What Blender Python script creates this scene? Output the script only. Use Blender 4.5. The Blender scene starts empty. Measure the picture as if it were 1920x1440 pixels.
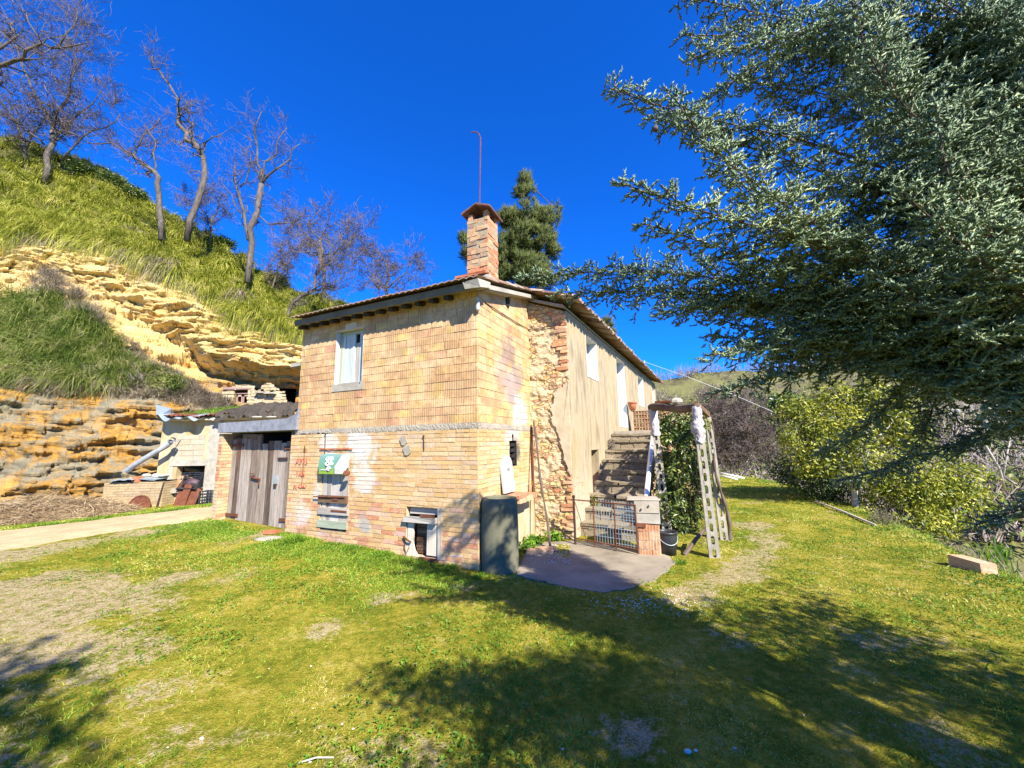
import bpy, math, random
import numpy as np
from mathutils import Vector, Matrix
random.seed(7)
RS = np.random.RandomState(11)
R = math.radians
PI = math.pi
col = bpy.context.scene.collection
# ------------------------------------------------------------------ camera model (also used to turn measured picture points into places)
FPX, PITCH, ROLL, EYE = 712.0, R(8.86), R(-1.0), 1.8
def _rot():
    rx = PI/2 + PITCH
    Rx = np.array([[1,0,0],[0,math.cos(rx),-math.sin(rx)],[0,math.sin(rx),math.cos(rx)]])
    Rz = np.array([[math.cos(ROLL),-math.sin(ROLL),0],[math.sin(ROLL),math.cos(ROLL),0],[0,0,1]])
    return Rx @ Rz
CM = _rot(); CO = np.array([0,0,EYE])
def ray(px, py): return CM @ np.array([(px-960)/FPX, (720-py)/FPX, -1.0])
def at_y(px, py, Y):
    d = ray(px, py); return CO + d*(Y/d[1])
def at_z(px, py, z):
    d = ray(px, py); return CO + d*((z-EYE)/d[2])
# house frame: u runs left along the front wall, v runs back along the right wall
AZ = R(24.4)
V = np.array([math.sin(AZ), math.cos(AZ), 0.]); U = np.array([-math.cos(AZ), math.sin(AZ), 0.])
Z = np.array([0,0,1.])
C0 = np.array([-0.502, 5.5, 0.])
def W(u, v, z): return C0 + u*U + v*V + z*Z
def fv(px, py, v):
    d = ray(px, py); t = ((C0-CO)@V + v)/(d@V); q = CO + t*d - C0; return q@U, q[2]
def fu(px, py, u):
    d = ray(px, py); t = ((C0-CO)@U + u)/(d@U); q = CO + t*d - C0; return q@V, q[2]
# long wing frame
A2 = R(28.2)
V2 = np.array([math.sin(A2), math.cos(A2), 0.]); U2 = np.array([-math.cos(A2), math.sin(A2), 0.])
K0 = np.array([1.0645, 7.0405, 0.])
def W2(a, s, z): return K0 + a*U2 + s*V2 + z*Z        # a>0 into the wing, a<0 out in front of its long wall

# ------------------------------------------------------------------ noise
def _h(ix, iy, iz, seed):
    h = (ix.astype(np.uint64)*np.uint64(374761393) + iy.astype(np.uint64)*np.uint64(668265263) + iz.astype(np.uint64)*np.uint64(2147483647) + np.uint64(seed*97531+12345)) & np.uint64(0xffffffff)
    h = ((h ^ (h >> np.uint64(13)))*np.uint64(1274126177)) & np.uint64(0xffffffff)
    h = h ^ (h >> np.uint64(16))
    return (h & np.uint64(0xffff)).astype(np.float64)/32767.5 - 1.0
def vnoise(p, seed=0):
    p = np.asarray(p, float); f = np.floor(p); w = p - f; w = w*w*(3-2*w); i = (f + 100000).astype(np.int64)
    r = 0
    for dx in (0,1):
        for dy in (0,1):
            for dz in (0,1):
                k = (w[:,0] if dx else 1-w[:,0])*(w[:,1] if dy else 1-w[:,1])*(w[:,2] if dz else 1-w[:,2])
                r = r + k*_h(i[:,0]+dx, i[:,1]+dy, i[:,2]+dz, seed)
    return r
def fbm(p, sc=1.0, octv=4, seed=0, rough=0.5):
    p = np.asarray(p, float)*sc; a = 1; r = 0; t = 0
    for o in range(octv):
        r = r + a*vnoise(p, seed+o*17); t += a; a *= rough; p = p*2.03
    return r/t
def n2(x, y, sc=1.0, octv=3, seed=0):
    x = np.atleast_1d(x).astype(float); y = np.atleast_1d(y).astype(float)
    return fbm(np.stack([x, y, np.zeros_like(x)], 1), sc, octv, seed)
def sstep(a, b, x): 
    t = np.clip((x-a)/(b-a), 0, 1); return t*t*(3-2*t)

# ------------------------------------------------------------------ mesh builder
class MB:
    def __init__(s): s.v = []; s.f = []; s.uv = []; s.mi = []
    def add(s, vs, fs, uvs=None, mi=0):
        b = len(s.v); s.v.extend([tuple(map(float, q)) for q in vs])
        for k, f in enumerate(fs):
            s.f.append([b+i for i in f]); s.mi.append(mi)
            s.uv.append(uvs[k] if uvs else [(0.,0.)]*len(f))
    def hexa(s, p, ax, ay, az, mi=0, skip=(), uvo=None, jit=0.0):
        """box with corner p and edge vectors ax, ay, az; uv in metres, y along the longest edge"""
        p = np.asarray(p, float); ax, ay, az = [np.asarray(a, float) for a in (ax, ay, az)]
        E = [ax, ay, az]; L = [np.linalg.norm(a) for a in E]
        if np.dot(np.cross(ax, ay), az) < 0: E[0], E[1] = E[1], E[0]; L[0], L[1] = L[1], L[0]
        g = lambda i, j, k: p + i*E[0] + j*E[1] + k*E[2]
        vs = [g(i,j,k) for k in (0,1) for j in (0,1) for i in (0,1)]
        if jit: vs = [q + (RS.rand(3)-.5)*2*jit for q in vs]
        fs = [([0,2,3,1],0,1),([4,5,7,6],0,1),([0,1,5,4],0,2),([2,6,7,3],0,2),([0,4,6,2],1,2),([1,3,7,5],1,2)]
        lng = int(np.argmax(L)); o = (random.random()*9, random.random()*9) if uvo is None else uvo
        idx = [(i,j,k) for k in (0,1) for j in (0,1) for i in (0,1)]
        F = []; UVs = []
        for n, (f, a, b) in enumerate(fs):
            if n in skip: continue
            if b != lng and a == lng: a, b = b, a
            F.append(f); UVs.append([(o[0]+idx[q][a]*L[a]+n*.37, o[1]+idx[q][b]*L[b]) for q in f])
        s.add(vs, F, UVs, mi)
    def bar(s, a, b, w, h, up=(0,0,1), mi=0, jit=0.0):
        """square bar from a to b, w sideways, h along up"""
        a = np.asarray(a, float); b = np.asarray(b, float); d = b-a; d /= np.linalg.norm(d)
        sd = np.cross(d, np.asarray(up, float)); n = np.linalg.norm(sd)
        sd = sd/n if n > 1e-6 else np.array([1.,0,0]); u2 = np.cross(sd, d)
        s.hexa(a - sd*w/2 - u2*h/2, b-a, sd*w, u2*h, mi, jit=jit)
    def tube(s, pts, rad, n=8, cap=True, mi=0, uvo=None):
        pts = [np.asarray(p, float) for p in pts]; m = len(pts)
        rad = [rad]*m if np.isscalar(rad) else list(rad)
        T = []
        for i in range(m):
            t = pts[min(i+1, m-1)] - pts[max(i-1, 0)]; T.append(t/(np.linalg.norm(t)+1e-9))
        r0 = np.cross(T[0], [0,0,1.]); 
        if np.linalg.norm(r0) < 1e-3: r0 = np.array([1.,0,0])
        r0 /= np.linalg.norm(r0); vs = []; ln = [0]; o = random.random()*7 if uvo is None else uvo
        for i in range(m):
            r0 = r0 - T[i]*(r0@T[i]); r0 /= (np.linalg.norm(r0)+1e-9); q = np.cross(T[i], r0)
            for k in range(n):
                a = 2*PI*k/n; vs.append(pts[i] + rad[i]*(math.cos(a)*r0 + math.sin(a)*q))
            if i: ln.append(ln[-1] + np.linalg.norm(pts[i]-pts[i-1]))
        fs = []; uvs = []; cc = 2*PI*max(rad)
        for i in range(m-1):
            for k in range(n):
                k2 = (k+1) % n
                fs.append([i*n+k, i*n+k2, (i+1)*n+k2, (i+1)*n+k])
                uvs.append([(o+k/n*cc, ln[i]+o), (o+(k+1)/n*cc, ln[i]+o), (o+(k+1)/n*cc, ln[i+1]+o), (o+k/n*cc, ln[i+1]+o)])
        if cap:
            fs.append(list(range(n))[::-1]); uvs.append([(o+.1*math.cos(k), .1*math.sin(k)) for k in range(n)])
            fs.append([(m-1)*n+k for k in range(n)]); uvs.append([(o+.1*math.cos(k), .1*math.sin(k)) for k in range(n)])
        s.add(vs, fs, uvs, mi)
    def lathe(s, c, prof, n=24, mi=0, axis=(0,0,1), ref=(1,0,0)):
        """prof: list of (radius, height) along axis from c"""
        c = np.asarray(c, float); ax = np.asarray(axis, float); ax /= np.linalg.norm(ax)
        x = np.asarray(ref, float) - ax*(np.asarray(ref, float)@ax)
        if np.linalg.norm(x) < 1e-4: x = np.cross(ax, [0,1.,0])
        x /= np.linalg.norm(x); y = np.cross(ax, x); vs = []; fs = []; uvs = []
        for (r, h) in prof:
            for k in range(n):
                a = 2*PI*k/n; vs.append(c + ax*h + r*(math.cos(a)*x + math.sin(a)*y))
        for i in range(len(prof)-1):
            for k in range(n):
                k2 = (k+1) % n
                fs.append([i*n+k, i*n+k2, (i+1)*n+k2, (i+1)*n+k])
                rr = max(prof[i][0], .05)
                uvs.append([(k/n*6.28*rr, prof[i][1]), ((k+1)/n*6.28*rr, prof[i][1]), ((k+1)/n*6.28*rr, prof[i+1][1]), (k/n*6.28*rr, prof[i+1][1])])
        s.add(vs, fs, uvs, mi)
    def quad(s, a, b, c, d, mi=0, uvs=None):
        a, b, c, d = [np.asarray(q, float) for q in (a,b,c,d)]
        w = np.linalg.norm(b-a); h = np.linalg.norm(d-a)
        s.add([a,b,c,d], [[0,1,2,3]], [uvs or [(0,0),(w,0),(w,h),(0,h)]], mi)
    def poly(s, pts, mi=0):
        s.add(pts, [list(range(len(pts)))], [[(float(p[0]), float(p[1])) for p in pts]], mi)
    def prism(s, pts, d, mi=0):
        """closed outline pts pushed along d"""
        pts = [np.asarray(p, float) for p in pts]; d = np.asarray(d, float); n = len(pts)
        vs = pts + [p+d for p in pts]; fs = [list(range(n))[::-1], [n+i for i in range(n)]]
        for i in range(n): j = (i+1) % n; fs.append([i, j, n+j, n+i])
        uvs = []
        x = pts[1]-pts[0]; x = x/np.linalg.norm(x); y = np.cross(d/np.linalg.norm(d), x)
        for f in fs: uvs.append([(float((vs[i]-pts[0])@x), float((vs[i]-pts[0])@y)) for i in f])
        s.add(vs, fs, uvs, mi)
    def ball(s, c, r, n=8, m=6, sq=(1,1,1), mi=0):
        c = np.asarray(c, float); vs = [c+np.array([0,0,r*sq[2]])]; fs = []
        for i in range(1, m):
            a = PI*i/m
            for k in range(n):
                b = 2*PI*k/n; vs.append(c + r*np.array([sq[0]*math.sin(a)*math.cos(b), sq[1]*math.sin(a)*math.sin(b), sq[2]*math.cos(a)]))
        vs.append(c-np.array([0,0,r*sq[2]]))
        for k in range(n): fs.append([0, 1+k, 1+(k+1) % n])
        for i in range(m-2):
            for k in range(n): fs.append([1+i*n+k, 1+(i+1)*n+k, 1+(i+1)*n+(k+1) % n, 1+i*n+(k+1) % n])
        e = len(vs)-1
        for k in range(n): fs.append([e, 1+(m-2)*n+(k+1) % n, 1+(m-2)*n+k])
        s.add(vs, fs, None, mi)

LOC = {}
def tag(o, label=None, cat=None, group=None, kind=None):
    if label: o['label'] = label
    if cat: o['category'] = cat
    if group: o['group'] = group
    if kind: o['kind'] = kind
    return o
def empty(name, loc, label, cat, group=None):
    o = bpy.data.objects.new(name, None); col.objects.link(o)
    o.location = [float(q) for q in loc]; o.empty_display_size = .2
    LOC[o.name] = np.array([float(q) for q in loc]); return tag(o, label, cat, group)
def _link(name, me, mats, parent, loc):
    o = bpy.data.objects.new(name, me); col.objects.link(o)
    for m in (mats if isinstance(mats, (list, tuple)) else [mats]): me.materials.append(m)
    if parent is not None:
        o.parent = parent; pl = LOC[parent.name]
        o.location = [float(q) for q in (loc-pl)]
    else: o.location = [float(q) for q in loc]
    LOC[o.name] = np.array(loc, float); return o
def build(name, mb, mats, parent=None, loc=None, smooth=False):
    """one mesh object from world-space geometry; its origin is put at loc (default: its parent's origin)"""
    if loc is None: loc = LOC[parent.name] if parent is not None else np.zeros(3)
    loc = np.asarray(loc, float)
    me = bpy.data.meshes.new(name); vs = np.array(mb.v) - loc
    me.from_pydata(vs.tolist(), [], mb.f); uv = me.uv_layers.new(name='UVMap')
    flat = np.array([c for f in mb.uv for q in f for c in q], np.float32)
    uv.data.foreach_set('uv', flat)
    me.polygons.foreach_set('material_index', mb.mi)
    if smooth: me.polygons.foreach_set('use_smooth', [True]*len(me.polygons))
    me.update(); return _link(name, me, mats, parent, loc)
def build_np(name, vs, fs, mats, parent=None, loc=None, smooth=False, attrs=None):
    """fast path: vs (n,3), fs (m,k) all faces with k corners"""
    if loc is None: loc = LOC[parent.name] if parent is not None else np.zeros(3)
    loc = np.asarray(loc, float); vs = np.asarray(vs, float) - loc; fs = np.asarray(fs, np.int32)
    me = bpy.data.meshes.new(name); k = fs.shape[1]
    me.vertices.add(len(vs)); me.vertices.foreach_set('co', vs.astype(np.float32).ravel())
    me.loops.add(fs.size); me.loops.foreach_set('vertex_index', fs.ravel())
    me.polygons.add(len(fs)); me.polygons.foreach_set('loop_start', np.arange(0, fs.size, k, dtype=np.int32))
    if smooth: me.polygons.foreach_set('use_smooth', np.ones(len(fs), bool))
    for n, a in (attrs or {}).items():
        at = me.attributes.new(n, 'FLOAT', 'POINT'); at.data.foreach_set('value', np.asarray(a, np.float32))
    me.update(calc_edges=True); me.validate(); return _link(name, me, mats, parent, loc)
def grid_faces(nr, nc):
    i = np.arange(nr-1)[:,None]*nc + np.arange(nc-1)[None,:]; i = i.ravel()
    return np.stack([i, i+1, i+nc+1, i+nc], 1)
# ------------------------------------------------------------------ materials
class NT:
    def __init__(s, name):
        s.m = bpy.data.materials.new(name); s.m.use_nodes = True; s.t = s.m.node_tree
        s.t.nodes.clear(); s.out = s.n('ShaderNodeOutputMaterial'); s.b = s.n('ShaderNodeBsdfPrincipled')
        s.t.links.new(s.b.outputs[0], s.out.inputs[0])
    def n(s, ty, **kw):
        q = s.t.nodes.new(ty)
        for k, v in kw.items(): setattr(q, k, v)
        return q
    def put(s, sock, v):
        if isinstance(v, bpy.types.NodeSocket): s.t.links.new(v, sock)
        elif isinstance(v, (tuple, list)) and len(v) == 3 and sock.type == 'RGBA': sock.default_value = (*v, 1)
        else: sock.default_value = v
    def uv(s): return s.n('ShaderNodeTexCoord').outputs['UV']
    def obj(s): return s.n('ShaderNodeTexCoord').outputs['Object']
    def pos(s): return s.n('ShaderNodeNewGeometry').outputs['Position']
    def isl(s): return s.n('ShaderNodeNewGeometry').outputs['Random Per Island']
    def att(s, name): 
        q = s.n('ShaderNodeAttribute'); q.attribute_name = name; return q.outputs['Fac']
    def mp(s, vec, sc=(1,1,1), loc=(0,0,0), rot=(0,0,0)):
        q = s.n('ShaderNodeMapping'); s.put(q.inputs['Vector'], vec)
        q.inputs['Scale'].default_value = sc; q.inputs['Location'].default_value = loc; q.inputs['Rotation'].default_value = rot
        return q.outputs[0]
    def noise(s, vec, sc, det=4, rough=.55, dist=0):
        q = s.n('ShaderNodeTexNoise'); s.put(q.inputs['Vector'], vec); q.inputs['Scale'].default_value = sc
        q.inputs['Detail'].default_value = det; q.inputs['Roughness'].default_value = rough; q.inputs['Distortion'].default_value = dist
        return q.outputs['Fac']
    def vor(s, vec, sc, feat='F1', rnd=1.0, out='Distance'):
        q = s.n('ShaderNodeTexVoronoi'); q.feature = feat; s.put(q.inputs['Vector'], vec); q.inputs['Scale'].default_value = sc
        q.inputs['Randomness'].default_value = rnd; return q.outputs[out]
    def ma(s, op, a, b=0.0, c=0.0, clamp=False):
        q = s.n('ShaderNodeMath'); q.operation = op; q.use_clamp = clamp
        for i, v in enumerate((a, b, c)): s.put(q.inputs[i], v)
        return q.outputs[0]
    def rng(s, v, a, b, c=0.0, d=1.0, smooth=True):
        q = s.n('ShaderNodeMapRange'); q.interpolation_type = 'SMOOTHSTEP' if smooth else 'LINEAR'
        for i, x in enumerate((v, a, b, c, d)): s.put(q.inputs[i], x)
        return q.outputs[0]
    def ramp(s, f, st, mode='LINEAR'):
        q = s.n('ShaderNodeValToRGB'); s.put(q.inputs[0], f); cr = q.color_ramp; cr.interpolation = mode
        while len(cr.elements) < len(st): cr.elements.new(.5)
        for e, (p, c) in zip(cr.elements, st): e.position = p; e.color = (*c, 1) if len(c) == 3 else c
        return q.outputs[0]
    def mix(s, f, a, b, mode='MIX'):
        q = s.n('ShaderNodeMix'); q.data_type = 'RGBA'; q.blend_type = mode
        s.put(q.inputs[0], f); s.put(q.inputs[6], a); s.put(q.inputs[7], b); return q.outputs[2]
    def sep(s, vec):
        q = s.n('ShaderNodeSeparateXYZ'); s.put(q.inputs[0], vec); return q.outputs
    def bump(s, h, st=.5, d=.02, prev=None):
        q = s.n('ShaderNodeBump'); s.put(q.inputs['Height'], h); q.inputs['Strength'].default_value = st; q.inputs['Distance'].default_value = d
        if prev is not None: s.put(q.inputs['Normal'], prev)
        return q.outputs[0]
    def fin(s, color, rough=.9, normal=None, metal=0.0, spec=.3, trans=None):
        s.put(s.b.inputs['Base Color'], color); s.put(s.b.inputs['Roughness'], rough); s.put(s.b.inputs['Metallic'], metal)
        s.b.inputs['Specular IOR Level'].default_value = spec
        if normal is not None: s.put(s.b.inputs['Normal'], normal)
        if trans is not None:
            tr = s.n('ShaderNodeBsdfTranslucent'); s.put(tr.inputs[0], color); ad = s.n('ShaderNodeMixShader')
            ad.inputs[0].default_value = trans; s.t.links.new(s.b.outputs[0], ad.inputs[1]); s.t.links.new(tr.outputs[0], ad.inputs[2])
            s.t.links.new(ad.outputs[0], s.out.inputs[0])
        return s.m
MT = {}
def simple(name, c1, c2, sc=8, rough=.85, metal=0, bs=.3, spec=.3, det=5):
    t = NT(name); p = t.pos(); f = t.noise(p, sc, det, .6); f2 = t.noise(p, sc*.23, 3, .6)
    c = t.ramp(t.ma('ADD', t.ma('MULTIPLY', f, .6), t.ma('MULTIPLY', f2, .4)), [(.3, c1), (.7, c2)])
    MT[name] = t.fin(c, rough, t.bump(f, bs, .01), metal, spec); return MT[name]
def wood(name, stops, stain=None, gr=26.0, z0=None):
    """boards: uv.y runs with the grain"""
    t = NT(name); uv = t.uv(); i = t.isl()
    g = t.noise(t.mp(uv, (gr, 1.3, 1)), 3.0, 6, .65, .6); g2 = t.noise(t.mp(uv, (gr*.3, .5, 1)), 2.2, 3, .6)
    f = t.ma('ADD', t.ma('MULTIPLY', g, .5), t.ma('ADD', t.ma('MULTIPLY', g2, .4), t.ma('MULTIPLY', t.ma('SUBTRACT', i, .5), .34)))
    f = t.ma('ADD', f, .1); c = t.ramp(f, stops)
    crack = t.rng(g, .36, .28)
    c = t.mix(t.ma('MULTIPLY', crack, .7), c, (.03,.025,.02))
    if stain: c = t.mix(t.ma('MULTIPLY', t.rng(t.noise(t.mp(uv,(6,.7,1)), 1.7, 4), .42, .62, 0, .8), t.rng(t.ma('ADD', t.sep(t.pos())[2], t.ma('MULTIPLY', g2, .5)), z0, z0+.5)), c, stain)
    MT[name] = t.fin(c, .9, t.bump(g, .6, .006), spec=.15); return MT[name]
wood('door_wood', [(.3,(.025,.017,.011)),(.45,(.11,.078,.054)),(.6,(.24,.19,.145)),(.8,(.47,.42,.35))], (.17,.085,.05), z0=1.62)
wood('grey_wood', [(.25,(.12,.1,.08)),(.5,(.3,.27,.22)),(.75,(.5,.46,.4))])
wood('brown_wood', [(.25,(.05,.025,.013)),(.55,(.14,.08,.045)),(.8,(.27,.18,.11))])
wood('dark_wood', [(.25,(.02,.014,.008)),(.55,(.05,.035,.02)),(.8,(.1,.075,.05))])
wood('pink_wood', [(.25,(.16,.09,.07)),(.55,(.32,.2,.16)),(.8,(.45,.33,.28))])
wood('pale_wood', [(.2,(.35,.28,.2)),(.5,(.55,.47,.36)),(.8,(.7,.62,.5))])
wood('white_shutter', [(.2,(.3,.33,.33)),(.42,(.36,.4,.36)),(.7,(.5,.54,.49))])
wood('green_board', [(.2,(.16,.17,.1)),(.5,(.27,.31,.21)),(.8,(.42,.45,.33))])
simple('rust', (.06,.022,.012), (.22,.075,.035), 14, .85, 0, .4)
simple('dark_iron', (.03,.018,.014), (.1,.055,.045), 18, .7, .3, .3)
simple('galvanised', (.25,.31,.34), (.42,.5,.53), 5, .5, .35, .15, .5)
simple('old_pipe', (.22,.24,.26), (.42,.44,.46), 7, .6, .1, .2)
simple('concrete', (.24,.21,.16), (.43,.38,.29), 9, .95, 0, .5)
simple('pale_concrete', (.24,.22,.17), (.46,.42,.34), 7, .95, 0, .5)
simple('blue_concrete', (.11,.115,.125), (.3,.315,.34), 9, .9, 0, .6)
simple('dark_concrete', (.07,.068,.042), (.21,.2,.125), 3, .9, 0, .45)
simple('slab_concrete', (.13,.105,.075), (.36,.31,.22), 2.4, .95, 0, .5)
simple('whitewash', (.5,.5,.47), (.68,.68,.65), 6, .9, 0, .3)
simple('white_metal', (.7,.7,.68), (.85,.85,.83), 6, .5, 0, .05, .5)
simple('terracotta', (.33,.1,.045), (.5,.19,.09), 9, .85, 0, .25)
simple('black_plastic', (.012,.014,.016), (.04,.045,.05), 5, .4, 0, .05, .5)
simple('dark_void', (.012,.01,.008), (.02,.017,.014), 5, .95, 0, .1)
simple('soot', (.01,.009,.009), (.03,.028,.026), 9, .95, 0, .3)
simple('tarp', (.02,.017,.013), (.085,.07,.05), 6, .9, 0, .5)
simple('cloth', (.3,.28,.3), (.55,.52,.53), 14, .9, 0, .6)
simple('white_plastic', (.36,.34,.3), (.5,.48,.43), 12, .5, 0, .1, .5)
simple('teal_plastic', (.02,.2,.2), (.06,.4,.38), 5, .35, 0, .1, .6)
simple('soil', (.13,.085,.045), (.27,.19,.1), 5, .95, 0, .5)
simple('pebble', (.45,.43,.38), (.75,.73,.68), 9, .9, 0, .3)
simple('cone_scale', (.05,.04,.045), (.13,.1,.1), 30, .8, 0, .4)
def cable_mat():
    t = NT('cable'); MT['cable'] = t.fin((.5,.5,.5), .6)
cable_mat()
simple('fascia', (.1,.085,.055), (.22,.185,.12), 5, .95, 0, .3)
def bricks(name, stops, mort, grooves=False, white=None, dirt=.35, reds=None, smear=.75):
    """one island per brick: its colour comes from the island; mortar is material slot 2"""
    t = NT(name); i = t.isl(); uv = t.uv(); p = t.pos()
    base = t.ramp(i, stops)
    if reds:
        z = t.sep(p)[2]; k = t.ma('FRACT', t.ma('MULTIPLY', i, 37.7)); pr = t.ma('ADD', .03, t.rng(t.ma('ADD', z, t.ma('MULTIPLY', t.noise(p, 1.1, 2), .9)), 1.6, .5, 0, .5))
        base = t.mix(t.ma('LESS_THAN', k, pr), base, t.ramp(t.ma('FRACT', t.ma('MULTIPLY', i, 91.3)), reds))
    n1 = t.noise(p, 34, 5, .65); n3 = t.noise(p, 1.3, 4, .6)
    c = t.mix(t.rng(n1, .36, .66, 0, .7), base, t.mix(.45, base, (.7,.55,.33)))
    c = t.mix(t.rng(n1, .45, .25, 0, .6), c, t.mix(.6, base, (.2,.12,.07)))
    c = t.mix(t.rng(n3, .5, .8, 0, dirt), c, mort)
    sm = t.ma('MULTIPLY', t.rng(t.noise(p, 4.5, 6, .72, .3), .5, .66, 0, smear), t.rng(n1, .3, .6)); c = t.mix(sm, c, t.mix(n1, mort, (.68,.58,.4)))
    c = t.mix(t.rng(t.noise(t.mp(p,(1,1,.25)), 2.2, 5, .65), .56, .74, 0, .35), c, (.25,.19,.14))
    h = n1
    if grooves:
        x = t.sep(uv)[0]; w = t.ma('ABSOLUTE', t.ma('SUBTRACT', t.ma('FRACT', t.ma('MULTIPLY', x, 24.0)), .5))
        g = t.rng(w, .5, .3); gi = t.rng(t.noise(t.mp(p, (1,1,1)), 3.1, 3, .7), .36, .6)
        c = t.mix(t.ma('MULTIPLY', t.ma('MULTIPLY', g, gi), .85), c, t.mix(.6, base, (.2,.1,.05)))
        h = t.ma('SUBTRACT', t.ma('MULTIPLY', n1, .6), t.ma('MULTIPLY', g, .9))
    if white: # list of (world point, radius): old limewash spots
        for (q, r, colr, k) in white:
            d = t.n('ShaderNodeVectorMath'); d.operation = 'DISTANCE'; t.put(d.inputs[0], p); d.inputs[1].default_value = q
            f = t.ma('ADD', d.outputs['Value'], t.ma('MULTIPLY', t.ma('SUBTRACT', t.noise(p, 5.0, 6, .7), .5), r*2.6))
            c = t.mix(t.ma('MULTIPLY', t.rng(f, r, r*.45), k), c, colr)
    MT[name] = t.fin(t.mix(1.0, c, (.9,.9,.9), 'MULTIPLY'), .93, t.bump(h, .5, .008), spec=.15)
    t = NT(name+'_mortar'); p = t.pos(); f = t.noise(p, 22, 6, .7)
    MT[name+'_mortar'] = t.fin(t.mix(f, tuple(q*.6 for q in mort), mort), .95, t.bump(f, .8, .012), spec=.1)
def col_leaf(name, stops, trans=.3, rough=.55, spec=.3, patch=.3, psc=1.6):
    t = NT(name); i = t.isl(); p = t.pos()
    f = t.ma('ADD', t.ma('MULTIPLY', i, 1-patch), t.ma('MULTIPLY', t.rng(t.noise(p, psc, 3), .3, .7), patch))
    MT[name] = t.fin(t.ramp(f, stops), rough, None, 0, spec, trans); return MT[name]
col_leaf('lawn_blade', [(.1,(.05,.12,.01)),(.36,(.13,.25,.018)),(.6,(.29,.37,.035)),(.8,(.5,.47,.09)),(.96,(.7,.58,.26))], .35, patch=.6, psc=1.2)
col_leaf('tuft_blade', [(.1,(.06,.14,.01)),(.45,(.15,.29,.02)),(.8,(.3,.43,.04)),(.97,(.5,.5,.1))], .35)
col_leaf('weed_leaf', [(.2,(.06,.15,.012)),(.6,(.13,.28,.02)),(.9,(.24,.36,.035))], .3)
col_leaf('tussock', [(.15,(.08,.1,.01)),(.38,(.2,.23,.018)),(.62,(.38,.39,.04)),(.9,(.62,.55,.17))], .35, patch=.55)
col_leaf('bank_grass', [(.15,(.05,.09,.012)),(.4,(.12,.18,.025)),(.65,(.24,.27,.05)),(.9,(.45,.4,.2))], .3, patch=.5)
col_leaf('dry_grass', [(.15,(.14,.11,.07)),(.5,(.27,.22,.15)),(.9,(.44,.37,.26))], .2)
col_leaf('straw', [(.15,(.18,.12,.06)),(.5,(.36,.26,.14)),(.9,(.55,.43,.26))], .15)
col_leaf('cypress', [(.1,(.045,.08,.04)),(.4,(.13,.21,.11)),(.68,(.27,.375,.21)),(.9,(.46,.55,.31)),(.98,(.6,.52,.11))], .15, .55, .4)
col_leaf('pine', [(.1,(.02,.035,.006)),(.5,(.06,.085,.012)),(.9,(.14,.15,.025))], .15)
col_leaf('laurel', [(.1,(.025,.05,.008)),(.5,(.07,.12,.018)),(.85,(.17,.22,.04)),(.97,(.34,.36,.08))], .2, .35, .5)
col_leaf('yellow_leaf', [(.1,(.04,.06,.006)),(.4,(.15,.19,.014)),(.7,(.33,.34,.025)),(.97,(.6,.54,.08))], .3, .4, .4)
col_leaf('scrub', [(.1,(.06,.055,.03)),(.5,(.14,.13,.06)),(.9,(.24,.21,.12))], .15)
col_leaf('twig_scrub', [(.1,(.1,.08,.065)),(.5,(.2,.165,.135)),(.9,(.32,.27,.22))], .1)
def bark(name, a, b, sc=9):
    t = NT(name); uv = t.uv(); p = t.pos(); f = t.noise(t.mp(p, (1,1,.3)), sc, 6, .65); g = t.noise(p, 1.1, 3)
    MT[name] = t.fin(t.ramp(t.ma('ADD', t.ma('MULTIPLY', f, .65), t.ma('MULTIPLY', g, .35)), [(.32, a), (.68, b)]), .9, t.bump(f, .6, .02), spec=.15)
bark('grey_bark', (.03,.024,.02), (.19,.16,.13)); bark('brown_bark', (.06,.04,.03), (.19,.14,.105)); bark('purple_twig', (.07,.05,.042), (.2,.16,.135), 4)
bark('pale_bark', (.3,.27,.22), (.55,.5,.43))
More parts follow.
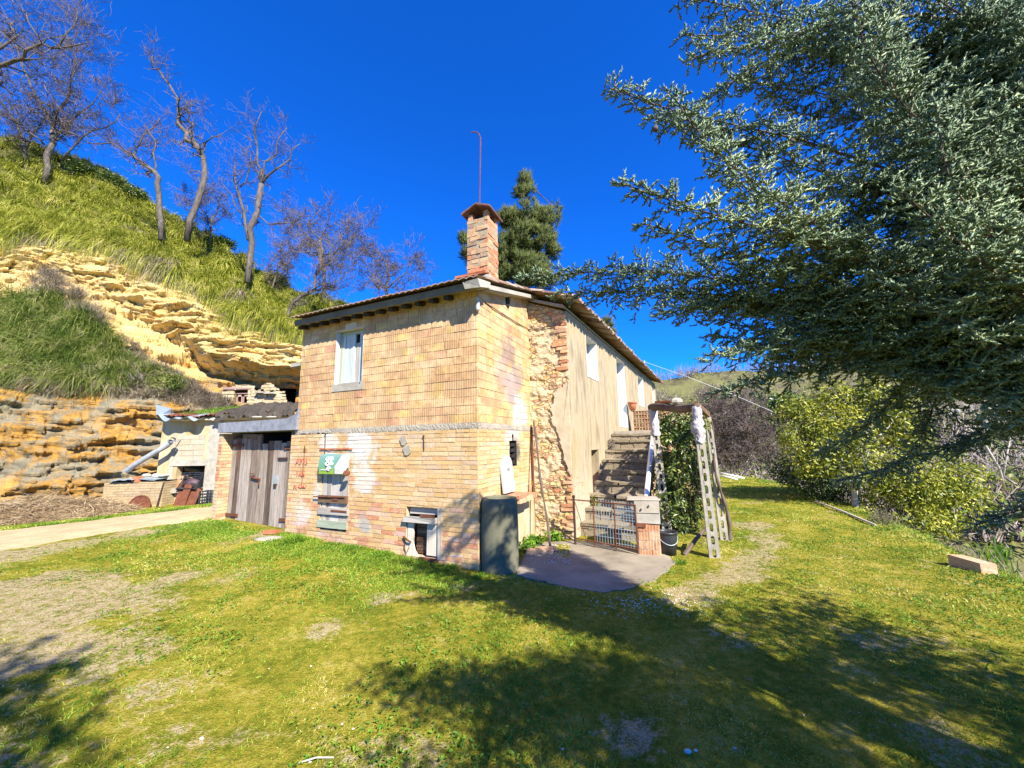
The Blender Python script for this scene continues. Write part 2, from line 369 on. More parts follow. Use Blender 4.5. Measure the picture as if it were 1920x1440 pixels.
# ------------------------------------------------------------------ brick laying
def lay(mb, place, u0, u1, z0, z1, h, l, holes=(), ztop=None, out=.006, prot=.0035, jit=.003, back=.03, half=.5, mort=.009, vary=.1):
    """bricks as separate little blocks; place(u, d, z) gives a world point, d>0 is out of the wall"""
    r = 0; z = z0
    while z < z1 - .012:
        hh = h*(1+random.uniform(-.03,.03)); za = min(z+hh, z1)
        u = u0 - (l*half if r % 2 else 0) - random.random()*.04*l*8*(vary>.3)
        while u < u1 - .005:
            ll = l*(1 + random.uniform(-vary, vary)); 
            if random.random() < vary: ll *= .55
            a, b = max(u, u0), min(u+ll, u1); u += ll
            if b - a < .02: continue
            segs = [(a, b, z, za)]
            for (ha, hb, hc, hd) in holes:
                ns = []
                for (p, q, s, t) in segs:
                    if q <= ha or p >= hb or t <= hc or s >= hd: ns.append((p,q,s,t)); continue
                    if p < ha: ns.append((p, ha, s, t))
                    if q > hb: ns.append((hb, q, s, t))
                    if s < hc: ns.append((max(p,ha), min(q,hb), s, hc))
                    if t > hd: ns.append((max(p,ha), min(q,hb), hd, t))
                segs = ns
            for (p, q, s, t) in segs:
                if ztop is not None: t = min(t, ztop((p+q)/2))
                if q-p < .03 or t-s < .02: continue
                m = mort/2; d = out + random.uniform(-prot, prot)
                c = [(p+m, s+m), (q-m, s+m), (q-m, t-m), (p+m, t-m)]
                J = lambda: random.uniform(-jit, jit)
                cc = [(x+J(), y+J()) for x, y in c]
                f = [place(x, d+J()*.7, y) for x, y in cc]; g = [place(x, -back, y) for x, y in cc]
                o = random.random()
                uvf = [(x, y) for x, y in cc]
                mb.add(f+g, [[0,1,2,3],[4,5,1,0],[5,6,2,1],[6,7,3,2],[7,4,0,3]], [uvf, [uvf[0],uvf[1],uvf[1],uvf[0]], [uvf[1],uvf[2],uvf[2],uvf[1]], [uvf[2],uvf[3],uvf[3],uvf[2]], [uvf[3],uvf[0],uvf[0],uvf[3]]])
        z = za; r += 1
def backing(mb, place, u0, u1, z0, z1, holes=(), ztop=None, d=0.0, mi=1):
    us = sorted({u0, u1, *[q for h in holes for q in h[:2] if u0 < q < u1], *(np.linspace(u0, u1, 5).tolist() if ztop else [])})
    zs = sorted({z0, z1, *[q for h in holes for q in h[2:] if z0 < q < z1]})
    for a, b in zip(us, us[1:]):
        for s, t in zip(zs, zs[1:]):
            if any(ha-1e-6 <= a and b <= hb+1e-6 and hc-1e-6 <= s and t <= hd+1e-6 for ha, hb, hc, hd in holes): continue
            ta = tb = t
            if ztop and t == z1: ta, tb = ztop(a), ztop(b)
            if ta <= s: continue
            mb.quad(place(a,d,s), place(b,d,s), place(b,d,tb), place(a,d,ta), mi, [(a,s),(b,s),(b,tb),(a,ta)])
def reveal(mb, place, h, depth, mi=1, d0=.01, sides='lrtb'):
    a, b, s, t = h
    P = lambda u, z, d: place(u, d, z)
    if 'l' in sides: mb.quad(P(a,s,d0), P(a,t,d0), P(a,t,-depth), P(a,s,-depth), mi)
    if 'r' in sides: mb.quad(P(b,s,d0), P(b,s,-depth), P(b,t,-depth), P(b,t,d0), mi)
    if 't' in sides: mb.quad(P(a,t,d0), P(b,t,d0), P(b,t,-depth), P(a,t,-depth), mi)
    if 'b' in sides: mb.quad(P(a,s,d0), P(a,s,-depth), P(b,s,-depth), P(b,s,d0), mi)
front = lambda u, d, z: W(u, -d, z)
right = lambda v, d, z: W(-d, v, z)
fv2 = lambda u, d, z: W(u, 2.05-d, z)
wing = lambda s, d, z: W2(-d, s, z)
wp = lambda u, v, z: tuple(float(q) for q in W(u, v, z))
LIME = (.66,.64,.58)
bricks('lower_brick', [(0,(.46,.26,.09)),(.2,(.57,.34,.12)),(.42,(.63,.41,.17)),(.6,(.53,.3,.12)),(.74,(.64,.46,.24)),(.86,(.58,.36,.17)),(1,(.56,.4,.27))], (.6,.47,.29), reds=[(0,(.5,.24,.12)),(.4,(.5,.17,.08)),(.7,(.55,.3,.2)),(1,(.56,.4,.36))], white=[
    (wp(2.25,0,1.78),.42,LIME,.85),(wp(2.15,0,1.3),.3,LIME,.7),(wp(3.0,0,1.85),.3,LIME,.75),(wp(3.55,0,.62),.28,LIME,.55),(wp(3.2,0,1.0),.22,LIME,.6),(wp(1.05,0,.3),.3,(.52,.42,.27),.6),(wp(2.1,0,.55),.16,(.4,.38,.33),.9),
    (wp(0,1.2,1.95),.4,(.6,.55,.5),.85),(wp(0,1.7,.6),.5,(.6,.52,.4),.8),(wp(0,1.3,1.7),.25,(.02,.018,.016),.75)])
bricks('hollow_block', [(0,(.68,.41,.18)),(.2,(.75,.5,.25)),(.4,(.7,.43,.19)),(.5,(.75,.54,.18)),(.62,(.67,.38,.16)),(.78,(.75,.51,.27)),(.9,(.71,.44,.21)),(1,(.6,.3,.17))], (.6,.44,.25), grooves=True, smear=.4, white=[
    (wp(0,1.2,2.75),.42,(.36,.31,.32),.65),(wp(0,1.1,3.4),.36,(.22,.18,.17),.65),(wp(0,.75,3.0),.3,(.42,.33,.3),.5),(wp(0,1.5,3.0),.3,(.3,.25,.25),.55),(wp(0,1.55,2.3),.4,(.66,.6,.55),.75)])
bricks('chimney_brick', [(0,(.46,.26,.12)),(.22,(.52,.34,.17)),(.4,(.46,.17,.07)),(.7,(.5,.13,.045)),(.85,(.22,.12,.08)),(1,(.52,.36,.2))], (.42,.33,.21), smear=.4)
bricks('red_brick', [(0,(.45,.15,.07)),(.4,(.55,.24,.11)),(.7,(.6,.33,.17)),(1,(.5,.3,.18))], (.45,.37,.28))
bricks('red_block', [(0,(.52,.2,.09)),(.5,(.6,.28,.13)),(1,(.55,.33,.19))], (.5,.42,.32), grooves=True)
bricks('pier_brick', [(0,(.55,.36,.17)),(.4,(.58,.42,.24)),(.75,(.5,.22,.11)),(1,(.45,.14,.07))], (.48,.38,.25))
bricks('shed_block', [(0,(.36,.31,.22)),(.5,(.4,.36,.27)),(1,(.33,.3,.24))], (.44,.42,.36))
bricks('oven_brick', [(0,(.34,.24,.12)),(.5,(.42,.32,.17)),(1,(.28,.19,.11))], (.22,.18,.11))
bricks('cave_stone', [(0,(.46,.36,.2)),(.5,(.52,.44,.28)),(1,(.4,.3,.16))], (.3,.22,.11))
bricks('step_stone', [(0,(.13,.11,.075)),(.5,(.21,.18,.12)),(.8,(.32,.28,.21)),(1,(.17,.125,.085))], (.085,.07,.05))
def plaster_mat():
    t = NT('wing_plaster'); p = t.pos()
    a = t.noise(t.mp(p, (1,1,.35)), 2.6, 6, .65); b = t.noise(t.mp(p, (1.4,1.4,.22)), 6, 5, .6); e = t.noise(p, 40, 4, .6)
    c = t.ramp(t.ma('ADD', t.ma('MULTIPLY', a, .6), t.ma('MULTIPLY', b, .4)), [(.3,(.17,.13,.075)),(.42,(.29,.225,.135)),(.5,(.4,.33,.21)),(.6,(.34,.26,.13)),(.75,(.46,.4,.29))])
    stn = t.rng(t.noise(t.mp(p, (2.2,2.2,.16)), 3.1, 5, .7), .5, .68); c = t.mix(t.ma('MULTIPLY', stn, .8), c, (.23,.19,.125)); c = t.mix(t.rng(t.noise(p, 7, 6, .75), .56, .7, 0, .5), c, (.34,.28,.18))
    z = t.sep(p)[2]; low = t.rng(t.ma('ADD', z, t.ma('MULTIPLY', a, 1.6)), 2.6, 1.2)
    c = t.mix(t.ma('MULTIPLY', low, .5), c, (.5,.44,.33))
    red = t.ma('MULTIPLY', t.rng(t.noise(t.mp(p,(2,2,7)), 2.1, 3, .5), .62, .66), t.rng(z, 1.5, .9)); c = t.mix(red, c, (.48,.19,.09))
    MT['wing_plaster'] = t.fin(c, .95, t.bump(t.ma('ADD', t.ma('MULTIPLY', a, .8), t.ma('MULTIPLY', e, .3)), .6, .03), spec=.1)
    t = NT('rubble'); p = t.pos()
    cell = t.vor(t.mp(p,(1,1,1.9)), 7.5, 'F1', 1, 'Color'); dist = t.vor(t.mp(p,(1,1,1.9)), 7.5, 'DISTANCE_TO_EDGE')
    s1 = t.ramp(t.sep(cell)[0], [(.0,(.5,.33,.12)),(.4,(.62,.44,.2)),(.7,(.55,.4,.24)),(.9,(.45,.18,.09)),(1,(.6,.5,.33))])
    j = t.rng(dist, .03, .12); c = t.mix(j, (.4,.3,.16), s1)
    pl = t.noise(p, 1.9, 5, .6, .4); msk = t.rng(pl, .47, .56); fine = t.noise(p, 30, 5, .65)
    c = t.mix(t.ma('MULTIPLY', msk, .85), c, t.ramp(fine, [(.3,(.44,.34,.2)),(.7,(.58,.48,.32))]))
    h = t.ma('ADD', t.ma('MULTIPLY', t.ma('MULTIPLY', j, t.ma('SUBTRACT', 1.0, msk)), .7), t.ma('ADD', t.ma('MULTIPLY', msk, .8), t.ma('MULTIPLY', fine, .3)))
    MT['rubble'] = t.fin(c, .95, t.bump(h, .9, .05), spec=.1)
    t = NT('render_patch'); p = t.pos(); f = t.noise(p, 6, 5, .6)
    MT['render_patch'] = t.fin(t.ramp(f, [(.3,(.4,.33,.21)),(.7,(.52,.44,.3))]), .95, t.bump(f, .35, .02), spec=.1)
    t = NT('shed_plaster'); p = t.pos(); a = t.noise(t.mp(p,(1,1,.5)), 2.4, 6, .65)
    MT['shed_plaster'] = t.fin(t.ramp(a, [(.3,(.3,.21,.09)),(.5,(.42,.335,.18)),(.68,(.48,.42,.3))]), .95, t.bump(a, .7, .04), spec=.1)
    t = NT('roof_tile'); p = t.pos(); i = t.isl(); f = t.noise(p, 9, 5, .6)
    c = t.ramp(t.ma('ADD', t.ma('MULTIPLY', i, .5), t.ma('MULTIPLY', f, .5)), [(.2,(.1,.075,.06)),(.42,(.26,.15,.1)),(.6,(.36,.25,.18)),(.8,(.42,.36,.28))])
    c = t.mix(t.rng(t.noise(p, 3, 4, .7), .56, .7), c, (.26,.23,.16)); MT['roof_tile'] = t.fin(c, .92, t.bump(f, .5, .01), spec=.15)
plaster_mat()
simple('cap_tile', (.07,.035,.025), (.24,.12,.085), 12, .9, 0, .4)

# ------------------------------------------------------------------ the farmhouse
house = empty('farmhouse', W(1.9, 1.0, 0.1), 'two storey farmhouse of yellow hollow blocks over old brick with long rendered wing', 'farmhouse')
HAT1 = (2.475, 3.11, .40, 1.66); HAT2 = (.675, 1.25, .17, .875); WIN = (2.285, 2.94, 2.89, 3.87)
mb = MB()
lay(mb, front, 0.0, 3.98, -.1, 2.02, .0665, .25, [HAT1, HAT2], half=.5)
backing(mb, front, -.0, 3.98, -.2, 2.02, [HAT1, HAT2])
reveal(mb, front, HAT1, .14); reveal(mb, front, HAT2, .2)
o = build('lower_wall', mb, [MT['lower_brick'], MT['lower_brick_mortar']], house)
mb = MB(); NICHE = (1.06, 1.34, 1.42, 1.84); NSLOT = (1.17, 1.22, 1.84, 1.95)
lay(mb, right, 0.004, 2.05, -.1, 2.02, .0665, .25, [NICHE, NSLOT], half=.5); backing(mb, right, 0, 2.05, -.2, 2.02, [NICHE, NSLOT])
o = build('side_wall', mb, [MT['lower_brick'], MT['lower_brick_mortar']], house)
mb = MB()
for hh in (NICHE, NSLOT): reveal(mb, right, hh, .25, 0); mb.quad(right(hh[0],-.25,hh[2]), right(hh[1],-.25,hh[2]), right(hh[1],-.25,hh[3]), right(hh[0],-.25,hh[3]))
for k in range(4): # soot blackened brick ends left inside the hole
    z = 1.45+k*.1; mb.hexa(right(1.24-.02*k, -.2, z), W(0,.1+.02*k,0)-W(0,0,0), U*-.17, Z*.055, jit=.008)
build('smoke_hole', mb, MT['soot'], house)
mb = MB(); lay(mb, front, 0.0, 3.86, 2.105, 4.13, .127, .245, [WIN, (2.23,2.99,2.745,2.89)], half=.5, vary=.16)
backing(mb, front, 0, 3.86, 2.1, 4.2, [WIN], ztop=lambda u: 4.2); reveal(mb, front, WIN, .16, 2)
o = build('upper_wall', mb, [MT['hollow_block'], MT['hollow_block_mortar'], MT['whitewash']], house)
RTOP = lambda v: 4.165+.272*v
mb = MB(); lay(mb, right, 0.004, 2.05, 2.105, 4.8, .127, .245, ztop=lambda v: RTOP(v)-.03, half=.5, vary=.16); backing(mb, right, 0, 2.05, 2.1, 4.8, ztop=RTOP)
build('gable_wall', mb, [MT['hollow_block'], MT['hollow_block_mortar']], house)
# rough concrete ring beam between the storeys
mb = MB()
def rough_band(p0, ax, n, length, z0, z1, outv, t=.016):
    rows = 5; vs = []; 
    for r in range(rows):
        for k in range(n+1):
            z = z0+(z1-z0)*r/(rows-1); e = random.uniform(-.016,.016) if r in (0,) else random.uniform(-.006,.006)
            vs.append(p0 + ax*length*k/n + Z*(z+e) + outv*(t*.6 + random.uniform(-.0035,.0035) if 0 < r < rows-1 else t*.4))
    mb.add(vs, [list(f) for f in grid_faces(rows, n+1)])
rough_band(W(-.012,0,0), U, 130, 2.7, 2.015, 2.11, -V); rough_band(W(2.6,0,0), U, 50, 1.3, 2.03, 2.112, -V, .012); rough_band(W(0,-.012,0), V, 90, 2.07, 2.02, 2.11, -U)
build('ring_beam', mb, MT['concrete'], house)
# left return of the upper storey, set back a little, with the stub of a slab
mb = MB(); ret = lambda u, d, z: W(u, .16-d, z)
lay(mb, ret, 3.865, 4.05, 2.4, 3.55, .09, .2, vary=.15); backing(mb, ret, 3.86, 4.06, 2.1, 3.6); mb.quad(W(4.055,.15,2.1), W(4.055,2.2,2.1), W(4.055,2.2,3.6), W(4.055,.15,3.6), 1); mb.quad(W(3.86,0,2.1), W(3.86,2.2,2.1), W(3.86,2.2,4.7), W(3.86,0,4.2), 1)
build('return_wall', mb, [MT['red_brick'], MT['red_brick_mortar']], house)
mb = MB(); mb.hexa(W(3.87,.08,3.36), U*.42, V*.3, Z*.07, jit=.015); build('slab_stub', mb, MT['pale_concrete'], house)
# window: frame, two shutters, sill
mb = MB(); mb.hexa(W(2.24,-.018,2.755), U*.74, V*.1, Z*.135, jit=.004); 
win = build('window', mb, MT['pale_concrete'], house, loc=W(2.6,0,2.9))
mb = MB(); mb.hexa(W(2.27,-.006,3.868), U*.69, V*.1, Z*.12, jit=.003); build('lintel', mb, MT['pale_wood'], win)
mb = MB()
for a, b in ((2.29,2.33),(2.885,2.935)): mb.hexa(W(a,.085,2.9), U*(b-a), V*.05, Z*.96)
mb.hexa(W(2.33,.086,3.8), U*.555, V*.048, Z*.058); build('frame', mb, MT['green_board'], win)
for (a, b, sh) in ((2.335,2.475,0),(2.575,2.88,1)):
    mb = MB(); mb.hexa(W(a,.1,2.92), U*(b-a), V*.025, Z*.88)
    if sh: mb.hexa(W(b-.07,.09,2.92), U*.07, V*.012, Z*.88); mb.hexa(W(a,.088,2.92), U*.05, V*.013, Z*.88)
    build('shutter', mb, MT['white_shutter'], win)
mb = MB(); mb.hexa(W(2.475,.104,2.915), U*.1, V*.02, Z*.72); mb.hexa(W(2.475,.15,2.9), U*.1, V*.01, Z*.95, mi=1); build('inner_shutter', mb, [MT['grey_wood'], MT['dark_void']], win)
mb = MB(); mb.tube([W(2.36,.08,2.905), W(2.31,-.03,2.87)], .008, 5); build('shutter_hook', mb, MT['dark_iron'], win)

# boarded opening low on the front
mb = MB(); n = 6
for k in range(n):
    a = HAT1[0]+.02+(HAT1[1]-HAT1[0]-.04)*k/n; mb.hexa(W(a,.0+random.random()*.008,.42+random.random()*.03), U*((HAT1[1]-HAT1[0]-.04)/n-.006), V*.02, Z*(1.2-random.random()*.03))
hat = build('boarded_door', mb, MT['grey_wood'], house, loc=W(2.8,0,.4))
for (z, hgt, w0, w1, th, m, nm) in ((.86,.115,2.47,3.13,.075,'brown_wood','crossbar'),(.665,.105,2.44,3.14,.06,'grey_wood','crossbar'),(.445,.115,2.46,3.16,.05,'green_board','crossbar')):
    mb = MB(); mb.hexa(W(w0,-th+.03,z), U*(w1-w0), V*th, Z*hgt, jit=.006); o = build(nm, mb, MT[m], hat)
    if m == 'green_board': o['label'] = 'mossy green bottom crossbar'
mb = MB(); mb.tube([W(2.5,-.055,.965), W(2.9,-.06,.955), W(3.24,-.05,.945)], .011, 6); mb.hexa(W(2.66,-.052,.9), U*.13, V*.006, Z*.07); mb.tube([W(2.93,0,.93),W(2.95,0,.72)],.009,5); build('bolt', mb, MT['rust'], hat)
mb = MB(); mb.hexa(W(2.46,-.04,.715), U*.36, V*.008, Z*.032, jit=.003); build('iron_strap', mb, MT['rust'], hat)
mb = MB()
for k in range(7): a = 2.42+k*.11; mb.hexa(W(a,-.026,1.735+.01*math.sin(k*1.3)), U*.112, V*.03, Z*.028, jit=.006)
build('drip_tile', mb, MT['terracotta'], house)
# little hutch door by the corner
mb = MB(); mb.quad(W(.66,.16,.12), W(1.26,.16,.12), W(1.26,.16,.9), W(.66,.16,.9), 1)
for k in range(13): mb.hexa(W(.86,.1+.006*(k % 2),.19+k*.041), U*.27, V*.02, Z*.038, jit=.003)
hut = build('hutch_door', mb, [MT['brown_wood'], MT['dark_void']], house, loc=W(.95,0,.15))
mb = MB(); mb.hexa(W(.69,.05,.765), U*.53, V*.03, Z*.1, jit=.005); build('top_board', mb, MT['grey_wood'], hut)
mb = MB(); mb.hexa(W(.69,-.06,.665), U*.58, V*.08, Z*.075, jit=.012); build('crossbar', mb, MT['grey_wood'], hut)
for a, b, zz in ((.69,.87,.2),(1.12,1.235,.17)):
    mb = MB(); mb.hexa(W(a,.01,zz), U*(b-a), V*.03, Z*.5, jit=.006); build('door_board', mb, MT['pale_wood'], hut)
mb = MB(); mb.prism([W(1.0,-.0,.16), W(1.24,-.0,.16), W(1.24,.0,.4), W(1.12,0,.38), W(1.08,0,.25)], V*.02); build('patch_board', mb, MT['pale_wood'], hut)
mb = MB(); mb.hexa(W(.66,-.035,.115), U*.32, V*.03, Z*.06, jit=.004); build('iron_strap', mb, MT['rust'], hut); mb = MB(); mb.hexa(W(.675,-.068,.745), U*.26, V*.007, Z*.035+U*.02); build('iron_strap', mb, MT['rust'], hut)
mb = MB(); mb.tube([W(1.27,-.03,.44), W(1.2,-.05,.41), W(1.13,-.03,.37)], .014, 6); mb.tube([W(1.25,-.02,.38),W(1.26,-.02,.28),W(1.22,-.02,.2),W(1.17,-.02,.3)], .006, 5); build('hinge_wire', mb, MT['rust'], hut)
mb = MB(); mb.hexa(W(.6,-.014,.165), U*.07, V*.02, Z*.72, jit=.008); build('mortar_jamb', mb, MT['pale_concrete'], house)
# tie rods, patches, painted marks
for (u, za, zb) in ((3.06,1.5,2.02),(.93,1.72,1.93)):
    mb = MB(); mb.tube([W(u,-.02,za), W(u+.01,-.022,zb)], .006, 5); mb.ball(W(u+.01,-.025,zb), .016); build('iron_tie', mb, MT['dark_iron'], house)
for (u, z, r) in ((1.33,1.87,.07),(1.26,1.72,.075)):
    mb = MB(); mb.prism([W(u+r*(1+.25*math.sin(k*2.1))*math.cos(k*.52), -.012, z+r*1.1*(1+.2*math.cos(k*3.3))*math.sin(k*.52)) for k in range(12)], -V*.012); build('cement_patch', mb, MT['concrete'], house)
t = NT('red_paint'); MT['red_paint'] = t.fin(t.mix(t.rng(t.noise(t.pos(), 30, 4), .45, .62), (.5,.07,.03), (.6,.4,.25)), .9)
def letters(txt, u, z, size, parent, m='red_paint', d=.019):
    cu = bpy.data.curves.new('painted_letters', 'FONT'); cu.body = txt; cu.size = size; cu.extrude = .0012; cu.offset = .004
    o = bpy.data.objects.new('painted_letters', cu); col.objects.link(o); cu.materials.append(MT[m])
    mt = Matrix(((-U[0], 0, -V[0], 0), (-U[1], 0, -V[1], 0), (0, 1, 0, 0), (0,0,0,1)))
    p = W(u, -d, z); mt.translation = Vector([float(q) for q in p])
    bpy.context.view_layer.update(); me = bpy.data.meshes.new_from_object(o); bpy.data.objects.remove(o); o = bpy.data.objects.new('painted_letters', me); col.objects.link(o)
    o.parent = parent; pl = LOC[parent.name]; mt.translation -= Vector([float(q) for q in pl]); o.matrix_basis = mt; return o
letters('APRI', 3.8, 1.49, .15, house); letters('I AM', 3.76, 1.28, .11, house); letters('A', 3.82, 1.055, .13, house)
mb = MB(); mb.hexa(W(3.5,-.02,1.08), U*.2, V*.004, Z*.045, jit=.004); build('painted_dash', mb, MT['red_paint'], house)
mb = MB(); mb.tube([W(3.58,-.02,1.78), W(3.6,-.02,1.12)], .006, 4); mb.prism([W(3.56,-.018,1.72), W(3.605,-.018,1.72), W(3.585,-.018,1.84)], -V*.006); build('painted_arrow', mb, MT['rust'], house)

# barn bay on the left: pier, beam, plank doors
mb = MB(); pier = lambda u, d, z: W(u, -d, z)
lay(mb, pier, 6.14, 6.26, .0, 2.09, .067, .19, vary=.12); backing(mb, pier, 6.13, 6.27, -.1, 2.1, d=-.002)
lay(mb, lambda v, d, z: W(6.13-d, v, z), .0, .36, .0, 2.09, .067, .19, vary=.12); backing(mb, lambda v, d, z: W(6.13-d, v, z), 0, .4, -.1, 2.1, d=-.002)
mb.quad(W(6.27,0,-.1), W(6.27,.4,-.1), W(6.27,.4,2.1), W(6.27,0,2.1), 1); build('brick_pier', mb, [MT['pier_brick'], MT['pier_brick_mortar']], house)
mb = MB(); mb.quad(W(3.99,.0,0), W(3.99,.4,0), W(3.99,.4,2.1), W(3.99,.0,2.1)); build('door_jamb', mb, MT['lower_brick_mortar'], house)
mb = MB(); mb.hexa(W(3.8,-.06,2.115), U*2.44, V*.4, Z*.215, jit=.01)
mb.prism([W(3.79,-.055,2.32), W(4.1,-.055,2.33), W(3.86,-.055,2.4), W(3.79,-.055,2.5)], V*.3)
build('lintel_beam', mb, MT['blue_concrete'], house)
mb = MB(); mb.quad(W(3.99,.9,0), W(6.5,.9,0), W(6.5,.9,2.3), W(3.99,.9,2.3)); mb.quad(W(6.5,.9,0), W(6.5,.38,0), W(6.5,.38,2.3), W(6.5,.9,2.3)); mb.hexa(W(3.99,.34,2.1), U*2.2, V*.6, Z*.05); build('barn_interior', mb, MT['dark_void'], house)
SPL = fv(486,900,.2)[0]
for (a, b, zt) in ((4.0,SPL-.01,1.93),(SPL+.01,6.12,2.0)):
    mb = MB(); n = 6
    for k in range(n):
        w = (b-a)/n; dz = random.uniform(-.05,.04); q = a+k*w
        mb.hexa(W(q,.19+random.uniform(0,.012),.26+random.uniform(-.02,.05)), U*(w-.005), V*.03, Z*(zt-.3+dz), jit=.003)
    leaf = build('barn_door_leaf', mb, MT['door_wood'], house, loc=W(a,.2,.3))
    for z in (zt-.17, .42):
        mb = MB(); s = a+.02 if a < 4.5 else b-.42; mb.hexa(W(s,.168,z), U*.4, V*.015, Z*.055, jit=.003); build('strap_hinge', mb, MT['rust'], leaf)
    if a < 4.5:
        mb = MB(); mb.hexa(W(4.3,.17,1.56), U*.28, V*.012, Z*.045, jit=.003); build('iron_strap', mb, MT['dark_iron'], leaf); mb = MB(); mb.hexa(W(4.56,.165,1.1), U*.09, V*.02, Z*.16); build('lock_plate', mb, MT['galvanised'], leaf); mb = MB(); mb.hexa(W(4.57,.163,1.04), U*.08, V*.012, Z*.05); build('keyhole_plate', mb, MT['dark_iron'], leaf)
    else:
        mb = MB(); mb.tube([W(SPL+.22,.165,1.22), W(SPL+.05,.155,1.19), W(SPL-.08,.16,1.18)], .018, 6); mb.tube([W(SPL+.25,.16,1.28),W(SPL+.1,.16,1.28)],.01,5); mb.tube([W(SPL-.06,.16,1.2),W(SPL-.06,.16,1.06)],.012,5); build('bolt', mb, MT['rust'], leaf)

# roof of the front part: corrugated tiles rising from the front eave
mb = MB(); EO, EU0, EU1, EZ, SL = .33, -.19, 3.82, 4.075, .272
rz = lambda v: EZ + .075 + SL*(v+EO)
for c in range(7): # tile courses, each a wavy strip
    v0 = -EO + c*.36; v1 = v0+.4; nn = int((EU1-EU0)/.012); vs = []
    for j, (vv, dz) in enumerate(((v0,.026),(v1,.0),)):
        for k in range(nn+1):
            u = EU0+(EU1-EU0)*k/nn; w = .024*abs(math.sin(PI*(u/.123)))**.8 + .004*math.sin(u*5+c)
            vs.append(W(u, vv + random.uniform(-.002,.002), rz(vv)+w+dz))
    top = len(vs)
    for k in range(nn+1): u = EU0+(EU1-EU0)*k/nn; q = vs[k]; vs.append(q - Z*.016 + V*.002)
    F = [list(f) for f in grid_faces(2, nn+1)] + [[k, top+k, top+k+1, k+1] for k in range(nn)]
    mb.add(vs, F)
roof = build('roof', mb, MT['roof_tile'], house, smooth=False)
mb = MB(); mb.hexa(W(EU0+.02,-EO+.1,EZ-.03), U*(EU1-EU0-.04), V*.04, Z*.11, jit=.002); build('fascia', mb, MT['fascia'], house)
mb = MB(); mb.hexa(W(EU0+.03,-EO+.13,EZ-.02), U*(EU1-EU0-.06), V*2.4+Z*2.4*SL, Z*.07); build('roof_deck', mb, MT['pale_concrete'], house)
for k in range(13):
    u = .42+k*.273
    mb = MB(); mb.hexa(W(u,-EO+.16,EZ-.09), U*.085, V*.5+Z*.5*SL, Z*.068, jit=.004); build('rafter_end', mb, MT['dark_wood'], house)
mb = MB(); mb.hexa(W(-.2,-EO+.03,EZ-.05), U*.26, V*.34+Z*.1, Z*.11, jit=.02); mb.hexa(W(-.13,.03,EZ+.02), U*.13, V*1.0+Z*.272, Z*.1, jit=.015); build('corner_block', mb, MT['pale_concrete'], house)
mb = MB()
for k in range(5):
    v = -.1+k*.36; mb.hexa(W(-.21,v,rz(v)+.015), U*.2, V*.44+Z*.44*SL*.86, Z*.035, jit=.006)
build('verge_tile', mb, MT['roof_tile'], house)
mb = MB(); mb.lathe(W(-.02,-.03,3.87), [(.0,.12),(.022,.115),(.03,.1),(.022,.075),(.014,.07),(.024,.055),(.032,.01),(.032,-.07),(.022,-.1),(0,-.1)], 12); build('insulator', mb, MT['white_plastic'], house, smooth=True)
mb = MB(); mb.prism([W(-.03,.99,4.2), W(-.03,1.09,4.18), W(-.03,1.12,4.33), W(-.03,1.09,4.45), W(-.03,1.0,4.42)], U*.05); build('broken_vent', mb, MT['soot'], house)
def cab(pts, name='cable', parent=None, r=.006, m='dark_iron'):
    mb = MB(); mb.tube(pts, r, 5); return build(name, mb, MT[m], parent)
pts = [W(-.02,-.02,3.82)] + [W(-.02,.18+k*.33,fu(907+k*17,568+k*9.6,-.02)[1]) for k in range(6)]
pts = [W(-.022, *fu(x, y, -.022)) for x, y in ((909,566),(924,577),(940,588),(955,596),(968,605),(980,611),(992,618))]
cab(pts + [W(u, 2.03, z) for u, z in (fv(1010,616,2.03), fv(1035,611,2.03), fv(1062,606,2.03))], 'wall_cable', house, .008)

# chimney on the front roof
CV = .42
cu0, _ = fv(915,470,CV); cu1, _ = fv(876,470,CV); cz0 = 4.3; cz1 = fv(890,412,CV)[1]; cd = .37
mb = MB(); lay(mb, lambda u, d, z: W(u, CV-d, z), cu0, cu1, cz0, cz1, .082, .21, vary=.25, jit=.006, prot=.008); lay(mb, lambda v, d, z: W(cu0-d, v, z), CV+.004, CV+cd, cz0, cz1, .082, .21, vary=.25, jit=.006, prot=.008)
mb.hexa(W(cu0,CV,cz0-.1), U*(cu1-cu0), V*cd, Z*(cz1-cz0+.1), mi=1); 
chim = build('chimney', mb, [MT['chimney_brick'], MT['chimney_brick_mortar']], house, loc=W((cu0+cu1)/2, CV+cd/2, cz0))
mb = MB(); cm = (cu0+cu1)/2; hw = (cu1-cu0)/2
for s in (-1, 1):
    for q in (0, 1): mb = MB(); mb.hexa(W(cm+s*(hw-.05)-.045, CV+.02+q*(cd-.1), cz1), U*.09, V*.07, Z*.13, jit=.008); build('cap_support', mb, MT['chimney_brick'], chim)
mb = MB(); zc = cz1+.115
for s in (-1, 1):
    for k in range(1):
        a = W(cm, CV-.07, zc+.115); b = W(cm+s*(hw+.075), CV-.07, zc)
        mb.hexa(b, a-b, V*(cd+.14), Z*.028, mi=2, jit=.008)
build('cap', mb, [MT['roof_tile'], MT['chimney_brick'], MT['cap_tile']], chim)
mb = MB(); mb.quad(W(cu0+.05,CV+.03,cz1), W(cu1-.05,CV+.03,cz1), W(cu1-.05,CV+cd-.03,cz1), W(cu0+.05,CV+cd-.03,cz1)); mb.hexa(W(cu0+.06,CV+.1,cz1), U*(cu1-cu0-.12), V*.2, Z*.12); build('flue', mb, MT['soot'], chim)
mb = MB(); fz = fv(890,511,CV-.13)[1]-.13
